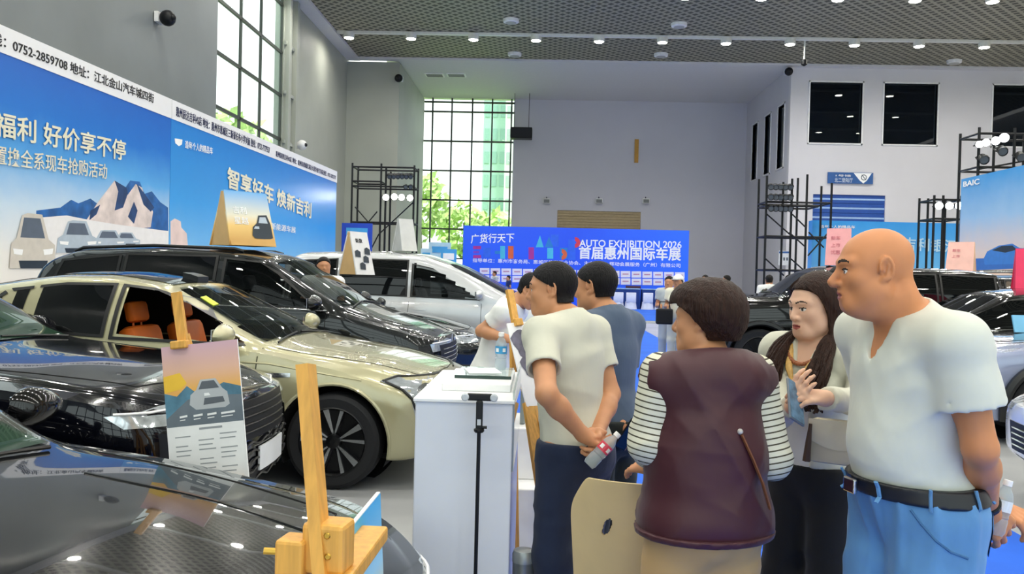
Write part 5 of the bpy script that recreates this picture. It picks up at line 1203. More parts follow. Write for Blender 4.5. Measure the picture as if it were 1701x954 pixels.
        for q in (-1, 1):
            T_ = Rz(q*-24)@Rx_(-12)
            L += [E(q*.078, -.014, .002, (.010, .0215, .034), .006, 1, T_), E(q*.072, -.006, -.028, (.010, .012, .012), .006, 1, T_), E(q*.089, -.011, .006, (.009, .0135, .022), .003, -1, T_), E(q*.086, -.004, -.009, (.009, .008, .010), .003, -1, T_)]
            rim_ = [p(q*(.0815+.003*math.sin(t)), -.013-.0195*math.sin(t*1.0), .004+.031*math.cos(t)) for t in np.linspace(-.5, 3.0, 9)]
            L += [cone(u, v, .0042*h, .0042*h, .003, tag='head') for u, v in zip(rim_, rim_[1:])]
            L += [Cn((q*.081, -.016, -.008), (q*.083, -.020, .014), .0035, .003, .003), Cn((q*.078, .0055, -.004), (q*.079, .005, .004), .004, .003, .004)]
        s.prims += L; s.headp = p
        return s
    def hand(s, side, W, d, n, curl=(.5, .6, .5), thumb=.4, spread=1.0, sc=1.0):
        """five fingers on a palm; d points along the fingers, n out of the palm"""
        d = np.array(d, float); d /= np.linalg.norm(d); n = np.array(n, float); n -= d*(n@d); n /= np.linalg.norm(n); t = np.cross(d, n)*(1 if side == 'r' else -1); W = np.array(W, float); q = sc*s.k*(.92 if s.fem else 1.0)
        A = lambda u, v, w_: W+(d*u+t*v+n*w_)*q
        Hs = [cone(W, A(.03, 0, 0), .026*q, .026*q, .02, tag='hand')]
        for i, (v, ln) in enumerate(zip((.033, .011, -.011, -.032), (.070, .079, .074, .058))):
            kn = A(.088-.004*abs(i-1), v*spread, 0); Hs.append(cone(A(.02, v*.6, 0), kn, .0135*q, .0115*q, .014, tag='hand')); cur = kn; an = 0
            for j, fr in enumerate((.46, .30, .24)):
                an += curl[j]*(1+.06*i); dd = d*math.cos(an)+n*math.sin(an)+t*(.10*(1.5-i)*.4*spread if j == 0 else 0); nx = cur+dd*ln*fr*q; Hs.append(cone(cur, nx, (.0098-.0008*j)*q, (.0092-.0012*j)*q, .004, tag='hand')); cur = nx
        b0 = A(.018, .024, .004); b1 = A(.052, .050, .018+.01*thumb); b2 = A(.080, .054-.012*thumb, .026+.022*thumb); b3 = A(.100, .050-.025*thumb, .030+.032*thumb)
        Hs += [cone(b0, b1, .016*q, .0125*q, .012, tag='hand'), cone(b1, b2, .0115*q, .0102*q, .006, tag='hand'), cone(b2, b3, .0098*q, .0078*q, .004, tag='hand'), ell(A(.045, .012, .008), np.array((.03, .03, .014))*q, np.stack([d, t, n], 1), .012, tag='hand')]
        s.prims += Hs; pts = np.array([h.a for h in Hs]+[h.b for h in Hs if h.b is not None]); s.hboxes.append((pts.min(0)-.02, pts.max(0)+.02)); return A
    def body(s, mskin, fine=.0032, coarse=.011, brow=True, lips=True):
        pts = np.array([p.a for p in s.prims]+[p.b for p in s.prims if p.b is not None]); lo = pts.min(0)-.16; hi = pts.max(0)+.16; lo[2] = min(lo[2], -.03); c = s.J['headc']
        if not s.detail: fine = coarse
        z_ = [[(c[i]-.125, c[i]+.125)]+[(b[0][i], b[1][i]) for b in s.hboxes] for i in range(3)]
        G = [axis_pts(lo[i], hi[i], coarse, fine, z_[i]) for i in range(3)]
        V, F = surfnet(sdf(s.prims, *G), *G)
        V[:, 2] = np.maximum(V[:, 2], .004); Q = s.HR; h = s.hs; fem = s.fem
        def mi(C_):
            L = (C_-c)@Q/h; x, y, z = np.abs(L[:, 0]), L[:, 1]/s.hy, L[:, 2]; m_ = np.zeros(len(C_), int)
            m_[(y > .086) & (x < .021) & (np.abs(z+.066) < .0105-.28*x*x/.021)] = 1
            bz = .0265+.006*np.sin(np.clip((x-.012)/.042, 0, 1)*PI); m_[(y > .06) & (x > .012) & (x < .054) & (np.abs(z-bz) < (.0052 if not fem else .0036)*(1.15-x/.075))] = 2
            e = ((x-.032)/.0135)**2+((z-.0015)/.0062)**2; m_[(y > .07) & (e < 1)] = 3; m_[(y > .07) & (e < 1) & ((x-.032)**2+(z-.0015)**2 < .0062**2)] = 4
            m_[(y > .07) & (x > .017) & (x < .048) & (np.abs(z-.0085+((x-.032)/.016)**2*.003) < .0022)] = 2
            return m_
        return mesh_vf('body', V, F, [mskin, m_lip, m_brow, m_eyew, m_iris], s.t, mi if s.detail else None, 1)
    def garment(s, name, m, prims, infl, cuts=(), res=.008, folds=None, kadd=.0, holes=(), attr=None, sm=2):
        """cloth over the listed shapes; cuts = (point, outward normal) half spaces, holes = shapes taken out"""
        pts = np.array([p.a for p in prims]+[p.b for p in prims if p.b is not None]); mr = .22; lo = pts.min(0)-mr; hi = pts.max(0)+mr
        G = [np.arange(lo[i], hi[i], res if s.detail else .014) for i in range(3)]; D = sdf(prims, *G, infl, kadd)
        if folds is not None: D = D+folds(*G)
        X, Y, Z = G[0][:, None, None], G[1][None, :, None], G[2][None, None, :]
        for c, n in cuts:
            n = np.array(n, float); n /= np.linalg.norm(n); pl = ((X-c[0])*n[0]+(Y-c[1])*n[1]+(Z-c[2])*n[2]).astype(f32); D = np.maximum(D, pl)
        if holes: D = np.maximum(D, -sdf(holes, *G))
        V, F = surfnet(D, *G)
        if sm == 0 and len(V) == 0: return None
        V[:, 2] = np.maximum(V[:, 2], .006); return mesh_vf(name, V, F, m, s.t, None, sm, attr)
    def sleeve(s, q, upto, r0, r1):
        """short sleeve shape from the shoulder toward the elbow, flat at its hem"""
        a, b = s.J['s'+q], s.J['e'+q]; return [cone(a, a+(b-a)*(upto+.12), r0, r1, .05, tag='sleeve')]
    def shirt(s, name, m, infl=.018, hem=.86, sleeve=.55, r0=.075, r1=.078, folds=None, vneck=None, res=.007, collar=.0, hemtilt=0.0):
        J = s.J; T = [p for p in s.torso if True]
        # trunk with hem plane, then sleeves with their own hem planes, joined in one cloth
        pr = T+[cone(J['neck']-s.up*.03, J['neck']+(J['headc']-J['neck'])*.02, .062*s.k, .058*s.k, .03)]
        pts = np.array([p.a for p in pr]+[J['el'], J['er']]); lo = pts.min(0)-.24; hi = pts.max(0)+.2; G = [np.arange(lo[i], hi[i], res if s.detail else .014) for i in range(3)]
        X, Y, Z = G[0][:, None, None], G[1][None, :, None], G[2][None, None, :]
        pln = lambda c, n: ((X-c[0])*n[0]+(Y-c[1])*n[1]+(Z-c[2])*n[2]).astype(f32)
        D = sdf(pr, *G, infl, .0); fo = folds(*G) if folds is not None else 0
        hn = -s.up+s.f*hemtilt; hn = hn/np.linalg.norm(hn); D = np.maximum(D+fo, pln(s.P(0, 0, hem), hn))
        if sleeve > 0:
            for q in 'lr':
                a, b = J['s'+q], J['e'+q]; ax_ = (b-a)/np.linalg.norm(b-a); e = a+(b-a)*min(sleeve, .97)
                S_ = sdf([cone(a-ax_*.0, a+(b-a)*(sleeve+.15), r0*s.k, r1*s.k, .02)], *G)+fo*.6
                S_ = np.maximum(S_, pln(e, ax_)); S_ = np.maximum(S_, -np.maximum(sdf([cone(a, b+(b-a)*.3, (r1-.014)*s.k, (r1-.014)*s.k)], *G), -pln(e-ax_*.03, ax_)))
                kk = .025; h_ = np.maximum(kk-np.abs(D-S_), 0)/kk; D = np.minimum(D, S_)-h_*h_*kk*.25
        # neckline: take out the neck, and a wedge for a V
        nk = [cone(J['neck']-s.up*.0, J['headc'], .068*s.k, .075*s.k)]; D = np.maximum(D, -sdf(nk, *G))
        D = np.maximum(D, pln(J['neck']+s.up*collar+s.f*.0, (s.up*.9+s.f*.42)/np.linalg.norm(s.up*.9+s.f*.42)))
        if vneck:
            b_ = J['neck']+s.f*.1-s.up*vneck; w_ = sdf([cone(b_, J['neck']+s.f*.10+s.up*.02-s.r*.055, .008, .02), cone(b_, J['neck']+s.f*.10+s.up*.02+s.r*.055, .008, .02), cone(b_+s.up*.02, J['neck']+s.f*.1, .01, .05)], *G); D = np.maximum(D, -w_)
        V, F = surfnet(D, *G); return mesh_vf(name, V, F, m, s.t, None, 4)
    def trousers(s, name, m, waist=.96, infl=.016, bag=1.0, ankle=.09, folds=None, res=.009):
        J = s.J; k = s.k; L = [p for p in s.torso if p.tag == 'hip']+[s.torso[2]]
        for q in 'lr': L += [cone(J['h'+q], J['k'+q], .092*k*s.g, .068*k*bag, .04), cone(J['k'+q], J['a'+q]+s.up*.02, .068*k*bag, .058*k*bag, .03)]
        return s.garment(name, m, L, infl, [(s.P(0, 0, waist), s.up), (J['al']*.0+np.array((0, 0, ankle)), -s.up)], res, folds)
    def shoes(s, m):
        for q in 'lr':
            A = s.J['a'+q]; s.garment('shoe', m, [cone(A-s.f*.05-s.up*.04, A+s.f*.10-s.up*.045, .042, .038, .03), cone(A+s.f*.08-s.up*.05, A+s.f*.17-s.up*.055, .036, .026, .02)], .004, [((0, 0, .006), -s.up)], .009)
    def hair_cap(s, name, m, infl=.014, line=(.078, .072, -.005, -.02, -.085), res=.004, extra=(), folds=None, short=False):
        """line: hairline at the brow (y, z), its drop beside the ear (z), the ear's y, and how low it reaches on the nape (z)"""
        c = s.J['headc']; Q = s.HR; h = s.hs; p = s.headp
        pr = [ell(p(0, -.018, .034), np.array((.079, .101*s.hy, .088))*h, Q, .02), cone(p(0, -.065, -.02), p(0, -.06, line[4]), .062*h, .045*h, .03)]+list(extra)
        if short: pr = [q_ for q_ in s.prims if q_.tag == 'head' and q_.op > 0 and q_.kind == 'e'][:3]+[q_ for q_ in s.prims if q_.tag == 'neck']
        lo = c-.2*h; hi = c+.2*h; 
        for e in extra: lo = np.minimum(lo, e.a-.12); hi = np.maximum(hi, e.a+.12)
        G = [np.arange(lo[i], hi[i], res if s.detail else .012) for i in range(3)]; D = sdf(pr, *G, infl*h)
        X, Y, Z = G[0][:, None, None]-c[0], G[1][None, :, None]-c[1], G[2][None, None, :]-c[2]
        x = (X*Q[0, 0]+Y*Q[1, 0]+Z*Q[2, 0])/h; y = (X*Q[0, 1]+Y*Q[1, 1]+Z*Q[2, 1])/h/s.hy; z = (X*Q[0, 2]+Y*Q[1, 2]+Z*Q[2, 2])/h
        brow_y, brow_z, side_z, ear_y, nape = line
        top = np.maximum(brow_z-z-.35*np.maximum(.0, -(y-brow_y)), (y-brow_y)*.6-.02)       # above a line that drops towards the ear
        slope = brow_z-(brow_z-side_z)*np.clip((brow_y-y)/(brow_y-ear_y), 0, 1)**(.8 if short else 1.6)
        A = slope-z; B = np.maximum(y-ear_y, nape-z)
        kk = .01; hh = np.maximum(kk-np.abs(A-B), 0)/kk; reg = np.minimum(A, B)-hh*hh*kk*.25
        D = np.maximum(D, (reg*h).astype(f32))
        if folds is not None: D = D+folds(*G)
        V, F = surfnet(D, *G); return mesh_vf(name, V, F, m, s.t, None, 1)
def hair_mat(name, col, rough=.55):
    if name in MATS: return MATS[name]
    m = mat(name, col, rough, var=.35, scale=30, bump=.8, bscale=60, stretch=(3, 3, .35), spec=.22); return m
def bottle(label, p, axis, h=.2, label_col='#d8333c', cap='#f4f4f4', group=None, lab2=None):
    """small clear water bottle with ribbed waist, cap and printed sleeve"""
    q = Vector((0, 0, 1)).rotation_difference(Vector(axis).normalized()).to_matrix().to_4x4(); t = thing('water_bottle', label, 'bottle', M=Matrix.Translation(Vector(p)) @ q, group=group); r = h*.155
    MB().lathe([(r*.8, 0), (r, .012), (r, h*.28), (r*.92, h*.31), (r, h*.34), (r*.93, h*.38), (r, h*.42), (r, h*.66), (r*.85, h*.76), (r*.45, h*.87), (r*.4, h*.92)], 20).build('bottle_body', m_bottle, t, smooth=True)
    MB().lathe([(r*.48, h*.9), (r*.5, h*.91), (r*.5, h), (r*.4, h*1.005)], 16).build('cap', mat('cap_'+cap[1:], cap, .4), t)
    MB().lathe([(r*1.02, h*.44), (r*1.02, h*.64)], 20).build('label_sleeve', mat('bottle_label_'+label_col[1:], label_col, .4), t) if False else None
    g = MB(); g.grid(lambda u, v: (r*1.025*math.cos(2*PI*u), r*1.025*math.sin(2*PI*u), h*(.44+.2*v)), 20, 1); g.mi = 1
    for k in range(5):
        a0 = k*1.256; g.grid(lambda u, v: (r*1.04*math.cos(a0+.6*u), r*1.04*math.sin(a0+.6*u), h*(.49+.1*v)), 4, 1)
    g.build('label_sleeve', [mat('bottle_label_'+label_col[1:], label_col, .4), m_white], t, recalc=False); return t
m_bottle = glass_mat('bottle_clear', '#dfe8ee', .72)
SK1 = skin('skin_tan', '#c98f68'); SK2 = skin('skin_warm', '#cf8a5c'); SK3 = skin('skin_fair', '#e0b296')
H_blk = hair_mat('hair_black', '#120f10'); H_brn = hair_mat('hair_dark_brown', '#2e1a12', .5)
W3 = lambda x, y, Y: np.array(at(x, y, Y))
def nrm(v): v = np.array(v, float); return v/np.linalg.norm(v)
# ---- man in the pale tee, hands clasped behind him
A = Person('man in cream t-shirt and dark jeans seen from behind, hands clasped behind his back', (.15, 3.42), 140, 1.665, head=170, pitch=4, lean=2, girth=.98, bend=6, neckf=.055, sh=.172, hscale=.95)
A.J['el'] = W3(908, 655, 3.10); A.J['wl'] = W3(968, 722, 3.20); A.J['er'] = W3(1014, 655, 3.52); A.J['wr'] = W3(992, 722, 3.30)
A.build_torso(); A.build_limbs(); A.build_head()
A.hand('l', A.J['wl'], nrm(W3(1000, 742, 3.24)-A.J['wl']), (.1, -.2, 1), (.5, .5, .4), .6)
A.hand('r', A.J['wr'], nrm(W3(985, 750, 3.14)-A.J['wr']+np.array((.02, -.02, -.02))), (-.9, .3, .2), (.7, .8, .6), .8)
A.body(SK1)
A.shirt('t_shirt', cloth('cloth_cream_tee', '#cfcdbc'), .013, .885, .60, .066, .070, Folds(1, .006, 26, 7), collar=.035)
A.trousers('jeans', cloth('denim_navy', '#16233f', bump=.4, bscale=14, var=.15, scale=6), .95, .014, folds=Folds(2, .008, 34)); A.shoes(m_black)
A.hair_cap('hair', H_blk, .0095, (.084, .074, .004, -.034, -.058), short=True)
bottle('clear bottle with red print held behind the back of the cream t-shirt', W3(977, 773, 3.16), nrm(W3(1024, 724, 3.18)-W3(977, 773, 3.16)), .165, '#d8455a')
# ---- man just behind him
B = Person('dark haired man half hidden behind the man in the cream t-shirt, holding a phone', (.335, 3.98), 140, 1.665, head=148, pitch=6, girth=1.0, bend=5, neckf=.05)
B.J['er'] = W3(1033, 655, 4.05); B.J['wr'] = W3(1030, 705, 3.86); B.J['el'] = W3(930, 650, 3.8)
B.build_torso(); B.build_limbs(); B.build_head(); B.hand('r', B.J['wr'], nrm(W3(1044, 728, 3.84)-B.J['wr']), (-.3, .6, .2), (.6, .6, .5), .6); B.hand('l', B.J['wl'], (0, 0, -1), (1, 0, 0))
B.body(SK1); B.shirt('polo_shirt', cloth('cloth_slate', '#4b5a70'), .013, .9, .6, .066, .07, Folds(3, .006, 30), collar=.035); B.trousers('trousers', cloth('cloth_black_green', '#1d2321'), .95, .014, folds=Folds(4, .007, 30)); B.shoes(m_black)
B.hair_cap('hair', H_blk, .009, (.084, .074, .008, -.034, -.05), short=True)
ph = thing('phone', 'black phone in the hand of the man behind the cream t-shirt', 'phone', M=Matrix.Translation(W3(1043, 722, 3.80)) @ Euler((R(20), R(25), R(40))).to_matrix().to_4x4()); MB().box((0, 0, 0), (.072, .009, .15), bev=.004).build('case', m_black, ph); MB().box((0, -.005, 0), (.066, .001, .14)).build('screen', mat('phone_glass', '#0c1016', .08), ph)
# ---- woman in the maroon vest, nearest the middle
D_ = Person('short haired woman in a puffy maroon vest over striped sleeves, seen from behind', (.525, 2.66), 102, 1.575, head=148, pitch=2, girth=1.03, female=True, sh=.163, hscale=.96, neckf=.035)
D_.J['el'] = W3(1078, 735, 2.62); D_.J['wl'] = W3(1080, 776, 2.80); D_.J['er'] = W3(1280, 762, 2.66); D_.J['wr'] = W3(1240, 770, 2.92)
D_.build_torso(); D_.build_limbs(); D_.build_head()
D_.hand('l', D_.J['wl'], nrm((-.35, .5, -.1)), (.3, .2, -1), (.3, .4, .3)); D_.hand('r', D_.J['wr'], (-.8, .3, .3), (.2, -.2, -1)); D_.body(SK1)
def stripes(name):
    if name in MATS: return MATS[name]
    m = mat(name, '#d8d4c0', .9, var=0); nt = m.node_tree; L = nt.links.new; b = nt.nodes['Principled BSDF']; a = N(nt, 'ShaderNodeAttribute'); a.attribute_name = 'along'
    q = N(nt, 'ShaderNodeMath', operation='MULTIPLY'); L(a.outputs['Fac'], q.inputs[0]); q.inputs[1].default_value = 1/.0185; fr = N(nt, 'ShaderNodeMath', operation='FRACT'); L(q.outputs[0], fr.inputs[0])
    g = N(nt, 'ShaderNodeMath', operation='LESS_THAN'); L(fr.outputs[0], g.inputs[0]); g.inputs[1].default_value = .24; mx = N(nt, 'ShaderNodeMix', data_type='RGBA'); L(g.outputs[0], mx.inputs['Factor']); mx.inputs['A'].default_value = lin('#dcd8c4')+(1,); mx.inputs['B'].default_value = lin('#4b4636')+(1,); L(mx.outputs['Result'], b.inputs['Base Color']); return m
J = D_.J
for q in 'lr':
    a, e, w_ = J['s'+q], J['e'+q], J['w'+q]; w2 = e+(w_-e)*.45; u1 = nrm(e-a); l1 = np.linalg.norm(e-a); u2 = nrm(w2-e)
    def along(V, a=a, e=e, u1=u1, u2=u2, l1=l1):
        s1 = (V-a)@u1; s2 = (V-e)@u2; d1 = np.linalg.norm(V-a-np.clip(s1, 0, l1)[:, None]*u1, axis=1); d2 = np.linalg.norm(V-e-np.clip(s2, 0, 1)[:, None]*u2, axis=1); return np.where(d1 <= d2, s1, l1+s2)+1
    D_.garment('striped_sleeve', stripes('cloth_stripes'), [cone(a-u1*.01, e, .07, .062, .03), cone(e, w2+u2*.05, .062, .050, .03)], 0, [(w2, u2)], .006, Folds(5, .006, 40), attr=along)
m_maroon = cloth('cloth_maroon_vest', '#42141f', rough=.5, var=.08, scale=2, bump=.4, bscale=9)
vest = [p for p in D_.torso if p.tag == 'trunk']+[ell(D_.P(0, -.01, 1.10), (.186, .148, .24), np.stack([D_.r, D_.f, D_.up], 1), .06), ell(D_.P(0, -.01, .90), (.200, .155, .12), np.stack([D_.r, D_.f, D_.up], 1), .08), cone(D_.P(-.08, -.06, 1.38), D_.P(.08, -.06, 1.38), .06, k=.05)]
D_.garment('vest', m_maroon, vest, .012, [(D_.P(0, 0, .865), -D_.up), (D_.J['neck']+D_.up*.03, D_.up+D_.f*.35)], .0065, Folds(6, .008, 24, 9), .01, [cone(J['neck'], J['headc'], .056, .075), cone(J['sl']-D_.r*.075-D_.up*.08, J['sl']-D_.r*.105+D_.up*.02, .042, .06), cone(J['sr']+D_.r*.075-D_.up*.08, J['sr']+D_.r*.105+D_.up*.02, .042, .06)])
cl = MB(); n_ = 40
cl.tube([D_.P(.105*math.cos(a), -.035+.075*math.sin(a), 1.41-.012*math.sin(a)) for a in np.linspace(0, 2*PI, n_)], .024, 8, flat=1.3); cl.build('vest_collar', m_maroon, D_.t, smooth=True, world=True)
D_.garment('vest_hem', m_maroon, vest, .024, [(D_.P(0, 0, .882), D_.up), (D_.P(0, 0, .858), -D_.up)], .0065, Folds(26, .004, 60, 5), .01)
D_.trousers('trousers', cloth('cloth_beige', '#c09c6a'), .95, .018, 1.25, folds=Folds(7, .008, 26)); D_.shoes(m_white)
q = D_.headp; D_.hair_cap('hair', H_brn, .015, (.085, .06, -.035, -.034, -.066), extra=[ell(q(0, -.048, .038), (.090, .082, .080), D_.HR, .03), ell(q(0, .02, .07), (.075, .08, .05), D_.HR, .03), cone(q(.07, .03, .03), q(.076, .022, -.03), .012, .006, .02), cone(q(-.07, .03, .03), q(-.076, .022, -.03), .012, .006, .02)], folds=Folds(8, .003, 120, 6, .2))
st = MB(); mk = [D_.P(.05, -.165, 1.215), D_.P(.085, -.175, 1.14), D_.P(.12, -.18, 1.06), D_.P(.15, -.172, .98)]; st.tube(mk, .012, 6, flat=.4); st.build('bag_strap', mat('leather_brown', '#7a4a2c', .5), D_.t, world=True)
bt = MB(); bt.sphere(D_.P(.045, -.165, 1.225), .009, 10); bt.build('strap_button', mat('button_pale', '#b9b4b0', .4), D_.t, smooth=True, world=True)
nl = MB(); nl.tube([D_.P(.062*math.cos(a), -.02+.062*math.sin(a), 1.447+.012*math.sin(a)) for a in np.linspace(0, 2*PI, 40)], .003, 6); nl.build('necklace', m_chrome, D_.t, world=True)
# ---- long haired woman
E_ = Person('woman with long wavy dark hair and pale cardigan, holding a phone', (1.04, 3.22), 222, 1.615, head=203, pitch=8, girth=.96, female=True, hscale=.98)
E_.J['el'] = W3(1432, 668, 3.02); E_.J['wl'] = W3(1370, 662, 2.84); E_.J['er'] = W3(1290, 690, 3.08); E_.J['wr'] = W3(1318, 676, 2.86)
E_.build_torso(); E_.build_limbs(); E_.build_head(nose=.985)
E_.hand('l', E_.J['wl'], nrm(W3(1326, 656, 2.80)-E_.J['wl']), (-.2, .5, -.85), (.35, .5, .4), .5); E_.hand('r', E_.J['wr'], nrm(W3(1330, 640, 2.82)-E_.J['wr']), (.6, .3, .2), (.3, .4, .3)); E_.body(SK3)
J = E_.J; m_card_ = cloth('cloth_cardigan', '#cfcebd', bump=.5, bscale=16)
tr = [p for p in E_.torso if p.tag == 'trunk']; M_E = np.stack([E_.r, E_.f, E_.up], 1)
E_.garment('inner_top', cloth('cloth_white_top', '#e6e4dc'), tr+[E_.torso[0]], .006, [(E_.P(0, 0, .925), -E_.up), (J['neck']-E_.up*.01+E_.f*.0, E_.up+E_.f*.9)], .007, Folds(9, .004, 30), .0, [cone(J['neck'], J['headc'], .056, .07), cone(J['neck']+E_.f*.1-E_.up*.10, J['neck']+E_.f*.08+E_.up*.03, .012, .05)])
E_.garment('cardigan', m_card_, tr+[E_.torso[0]], .014, [(E_.P(0, 0, .95), -E_.up), (J['neck']+E_.up*.04, E_.up+E_.f*.3)], .007, Folds(10, .006, 34), .0, [cone(J['neck'], J['headc'], .056, .075), cone(E_.P(0, .17, 1.44), E_.P(0, .20, .9), .055, .10), cone(J['neck']+E_.f*.1-E_.up*.06, J['neck']+E_.f*.08+E_.up*.03, .03, .06)])
for q in 'lr':
    a, e, w_ = J['s'+q], J['e'+q], J['w'+q]; u2 = nrm(w_-e)
    E_.garment('cardigan_sleeve', m_card_, [cone(a+(e-a)*.04, e, .052, .050, .03), cone(e, w_+u2*.02, .050, .038, .03)], 0, [(w_-u2*.015, u2)], .006, Folds(11, .010, 40, 9))
E_.trousers('trousers', cloth('cloth_black', '#0c0c0f'), .96, .012, 1.1, folds=Folds(12, .004, 26)); E_.shoes(m_black)
q = E_.headp; Q = E_.HR
E_.hair_cap('hair', H_brn, .014, (.082, .078, -.015, -.004, -.10), extra=[ell(q(0, -.05, .02), (.086, .082, .09), Q, .03)])
hb = MB(); rr = random.Random(5)
for k in range(190):
    sd = 1 if k % 2 else -1; u0 = rr.random(); back = k % 5 == 0                              # locks from the parting, past the ear, over the shoulder
    th_ = PI*(.04+.30*u0) if not back else PI*(.34+.14*u0)
    x0 = sd*.086*math.cos(th_*.9); y0 = -.006-.088*math.sin(th_); z0 = rr.uniform(.0, .07); ph_ = rr.uniform(0, 6.28); o_ = rr.uniform(-1, 1)
    if back: pts = [q(sd*.014, -.02-.06*u0, .124-.02*u0), q(x0*.85, y0*.95, .085), q(x0*1.05, y0*1.03, .01), q(x0*1.1, y0*1.0, -.09)]
    else: yq = .062-.085*u0; pts = [q(sd*.010+.012, yq*.8, .112+.012*(1-abs(2*u0-1))), q(sd*.050, yq*1.02, .100-.016*(1-u0)*(yq > .03)), q(sd*.083, yq*.72-.004, .050), q(sd*.090, .012-.035*u0, -.02), q(sd*.092, .010-.03*u0, -.085)]
    if back: wp = [E_.P(sd*.09+.02*o_, -.10, 1.42), E_.P(sd*.10+.03*o_, -.145, 1.33), E_.P(sd*.10+.03*o_, -.16, 1.22+.05*o_)]
    else: wp = [E_.P(sd*(.090+.022*o_), .055+.02*u0, 1.435), E_.P(sd*(.100+.034*o_), .125+.025*u0, 1.345), E_.P(sd*(.095+.045*o_), .168+.022*u0, 1.245), E_.P(sd*(.085+.05*o_), .172+.02*u0, 1.17+.05*rr.random())]
    cps = [np.array(c_) for c_ in pts+wp]; out_ = []
    for j in range(len(cps)-1):
        p0_, p1_, p2_, p3_ = cps[max(j-1, 0)], cps[j], cps[j+1], cps[min(j+2, len(cps)-1)]
        for t in np.linspace(0, 1, 5)[:-1]: out_.append(.5*(2*p1_+(p2_-p0_)*t+(2*p0_-5*p1_+4*p2_-p3_)*t*t+(3*p1_-p0_-3*p2_+p3_)*t**3))
    out_.append(cps[-1]); n_ = len(out_)
    for j in range(n_):
        wv = .013*max(0, j/n_-.3); out_[j] = out_[j]+E_.r*wv*math.sin(.95*j+ph_)+E_.f*wv*math.cos(.95*j+ph_)
    hb.tube(out_, [.0085*min(1, .5+j/4)*(1-.7*max(0, j/n_-.7)/.3) for j in range(n_)], 5)
hb.build('long_hair', H_brn, E_.t, smooth=True, world=True)
er = MB(); er.tube([q(-.08, -.008, -.035), q(-.081, -.008, -.05)], .0015, 5); er.sphere(q(-.081, -.006, -.062), (.009, .009, .013), 8); er.build('earring', mat('earring_green', '#4d5a3c', .4), E_.t, world=True)
nb = MB()
for a in np.linspace(-1.15, 1.15, 19): nb.sphere(E_.P(.075*math.sin(a), .085+.05*math.cos(a)-.02, 1.43-.085*math.cos(a)), .0085, 8)
nb.build('bead_necklace', mat('beads_amber', '#9a5a34', .4), E_.t, smooth=True, world=True)
sc = MB()
for sd in (-1, 1): sc.tube([E_.P(sd*.055, -.01, 1.45), E_.P(sd*.07, .07, 1.41), E_.P(sd*.04, .125, 1.33), E_.P(sd*.012, .14, 1.27)], [.012, .016, .014, .006], 8, flat=.6)
sc.build('scarf', mat('scarf_gold', '#d3a75e', .5, var=.25, scale=40), E_.t, smooth=True, world=True)
pe = thing('phone', 'phone held out in both hands by the long haired woman', 'phone', M=Matrix.Translation(W3(1321, 668, 2.79)) @ Euler((R(-30), R(28), R(30))).to_matrix().to_4x4()); MB().box((0, 0, 0), (.074, .009, .155), bev=.004).build('case', mat('phone_case_grey', '#6b7480', .35), pe); MB().box((0, -.005, 0), (.068, .001, .145)).build('screen', mat('phone_screen_blue', '#5b7f9c', .1, var=.5, scale=30), pe)
bgp = W3(1396, 735, 2.93); bg_ = thing('shoulder_bag', 'beige flap shoulder bag at the hip of the long haired woman', 'bag', bgp, R(-30)); m_bag = mat('bag_beige', '#cbbfa4', .5); MB().box((0, 0, 0), (.2, .075, .15), bev=.018).build('pouch', m_bag, bg_, smooth=True)
fb = MB(); fb.grid(lambda u, v: (-.098+.196*u, -.042-.004*math.sin(PI*v), .078-.10*v+.03*(2*u-1)**2*v), 12, 6); fb.build('flap', mat('bag_flap', '#d6ccb4', .5), bg_, smooth=True)
sb = MB(); sb.tube([(-.09, 0, .06), Vector(E_.P(.03, .17, 1.10))-Vector(bgp), Vector(E_.P(.10, .13, 1.30))-Vector(bgp)], .007, 6); sb.build('strap', mat('strap_brown', '#4a3428', .5), bg_)
sb.bm if False else None
tsl = MB(); tsl.tube([(-.09, -.045, .06), (-.095, -.05, -.0), (-.10, -.05, -.07)], [.006, .010, .014], 6); tsl.build('tassel', mat('strap_brown', '#4a3428', .5), bg_)
# ---- bald man
F_ = Person('bald man in a white v-neck t-shirt and pale jeans, hands behind his back', (1.09, 2.46), 195, 1.77, head=173, pitch=4, girth=1.04, belly=.025, bend=7, neckf=.075, hscale=.98, sh=.188)
F_.J['el'] = W3(1628, 745, 2.24); F_.J['wl'] = W3(1640, 842, 2.46); F_.J['er'] = F_.P(.25, -.12, 1.08); F_.J['wr'] = W3(1646, 836, 2.62)
F_.build_torso(); F_.build_limbs(); F_.build_head(fat=.003, nose=1.05)
F_.hand('l', F_.J['wl'], nrm((.45, .1, -.55)), (-.3, .9, .1), (.45, .5, .4), .5); F_.hand('r', F_.J['wr'], nrm((.75, -.35, -.35)), (.1, .3, -1), (.5, .5, .4), .5); F_.body(SK2)
F_.shirt('t_shirt', cloth('cloth_white_tee', '#d6d8cd'), .014, .985, .62, .072, .086, Folds(13, .006, 24, 7), vneck=.115, collar=.035)
def pleats(gx, gy, gz):
    X = gx[:, None, None]-F_.o[0]; Y = gy[None, :, None]-F_.o[1]; Z = gz[None, None, :]; u = X*F_.r[0]+Y*F_.r[1]; v = X*F_.f[0]+Y*F_.f[1]; th = np.arctan2(v, u); w_ = np.exp(-np.abs(1.0-Z)/.32)
    return (-.010*np.maximum(0, np.sin(13*th+2.5*np.sin(5*Z)))**2*w_*(v > -.05)+Folds(14, .010, 20, 8)(gx, gy, gz)*np.clip((1.0-Z)*4, 0, 1)).astype(f32)
jeans = F_.trousers('jeans', cloth('denim_pale', '#5f93c4', bump=.4, bscale=14, var=.18, scale=5), .985, .020, 1.35, folds=pleats); F_.shoes(m_black)
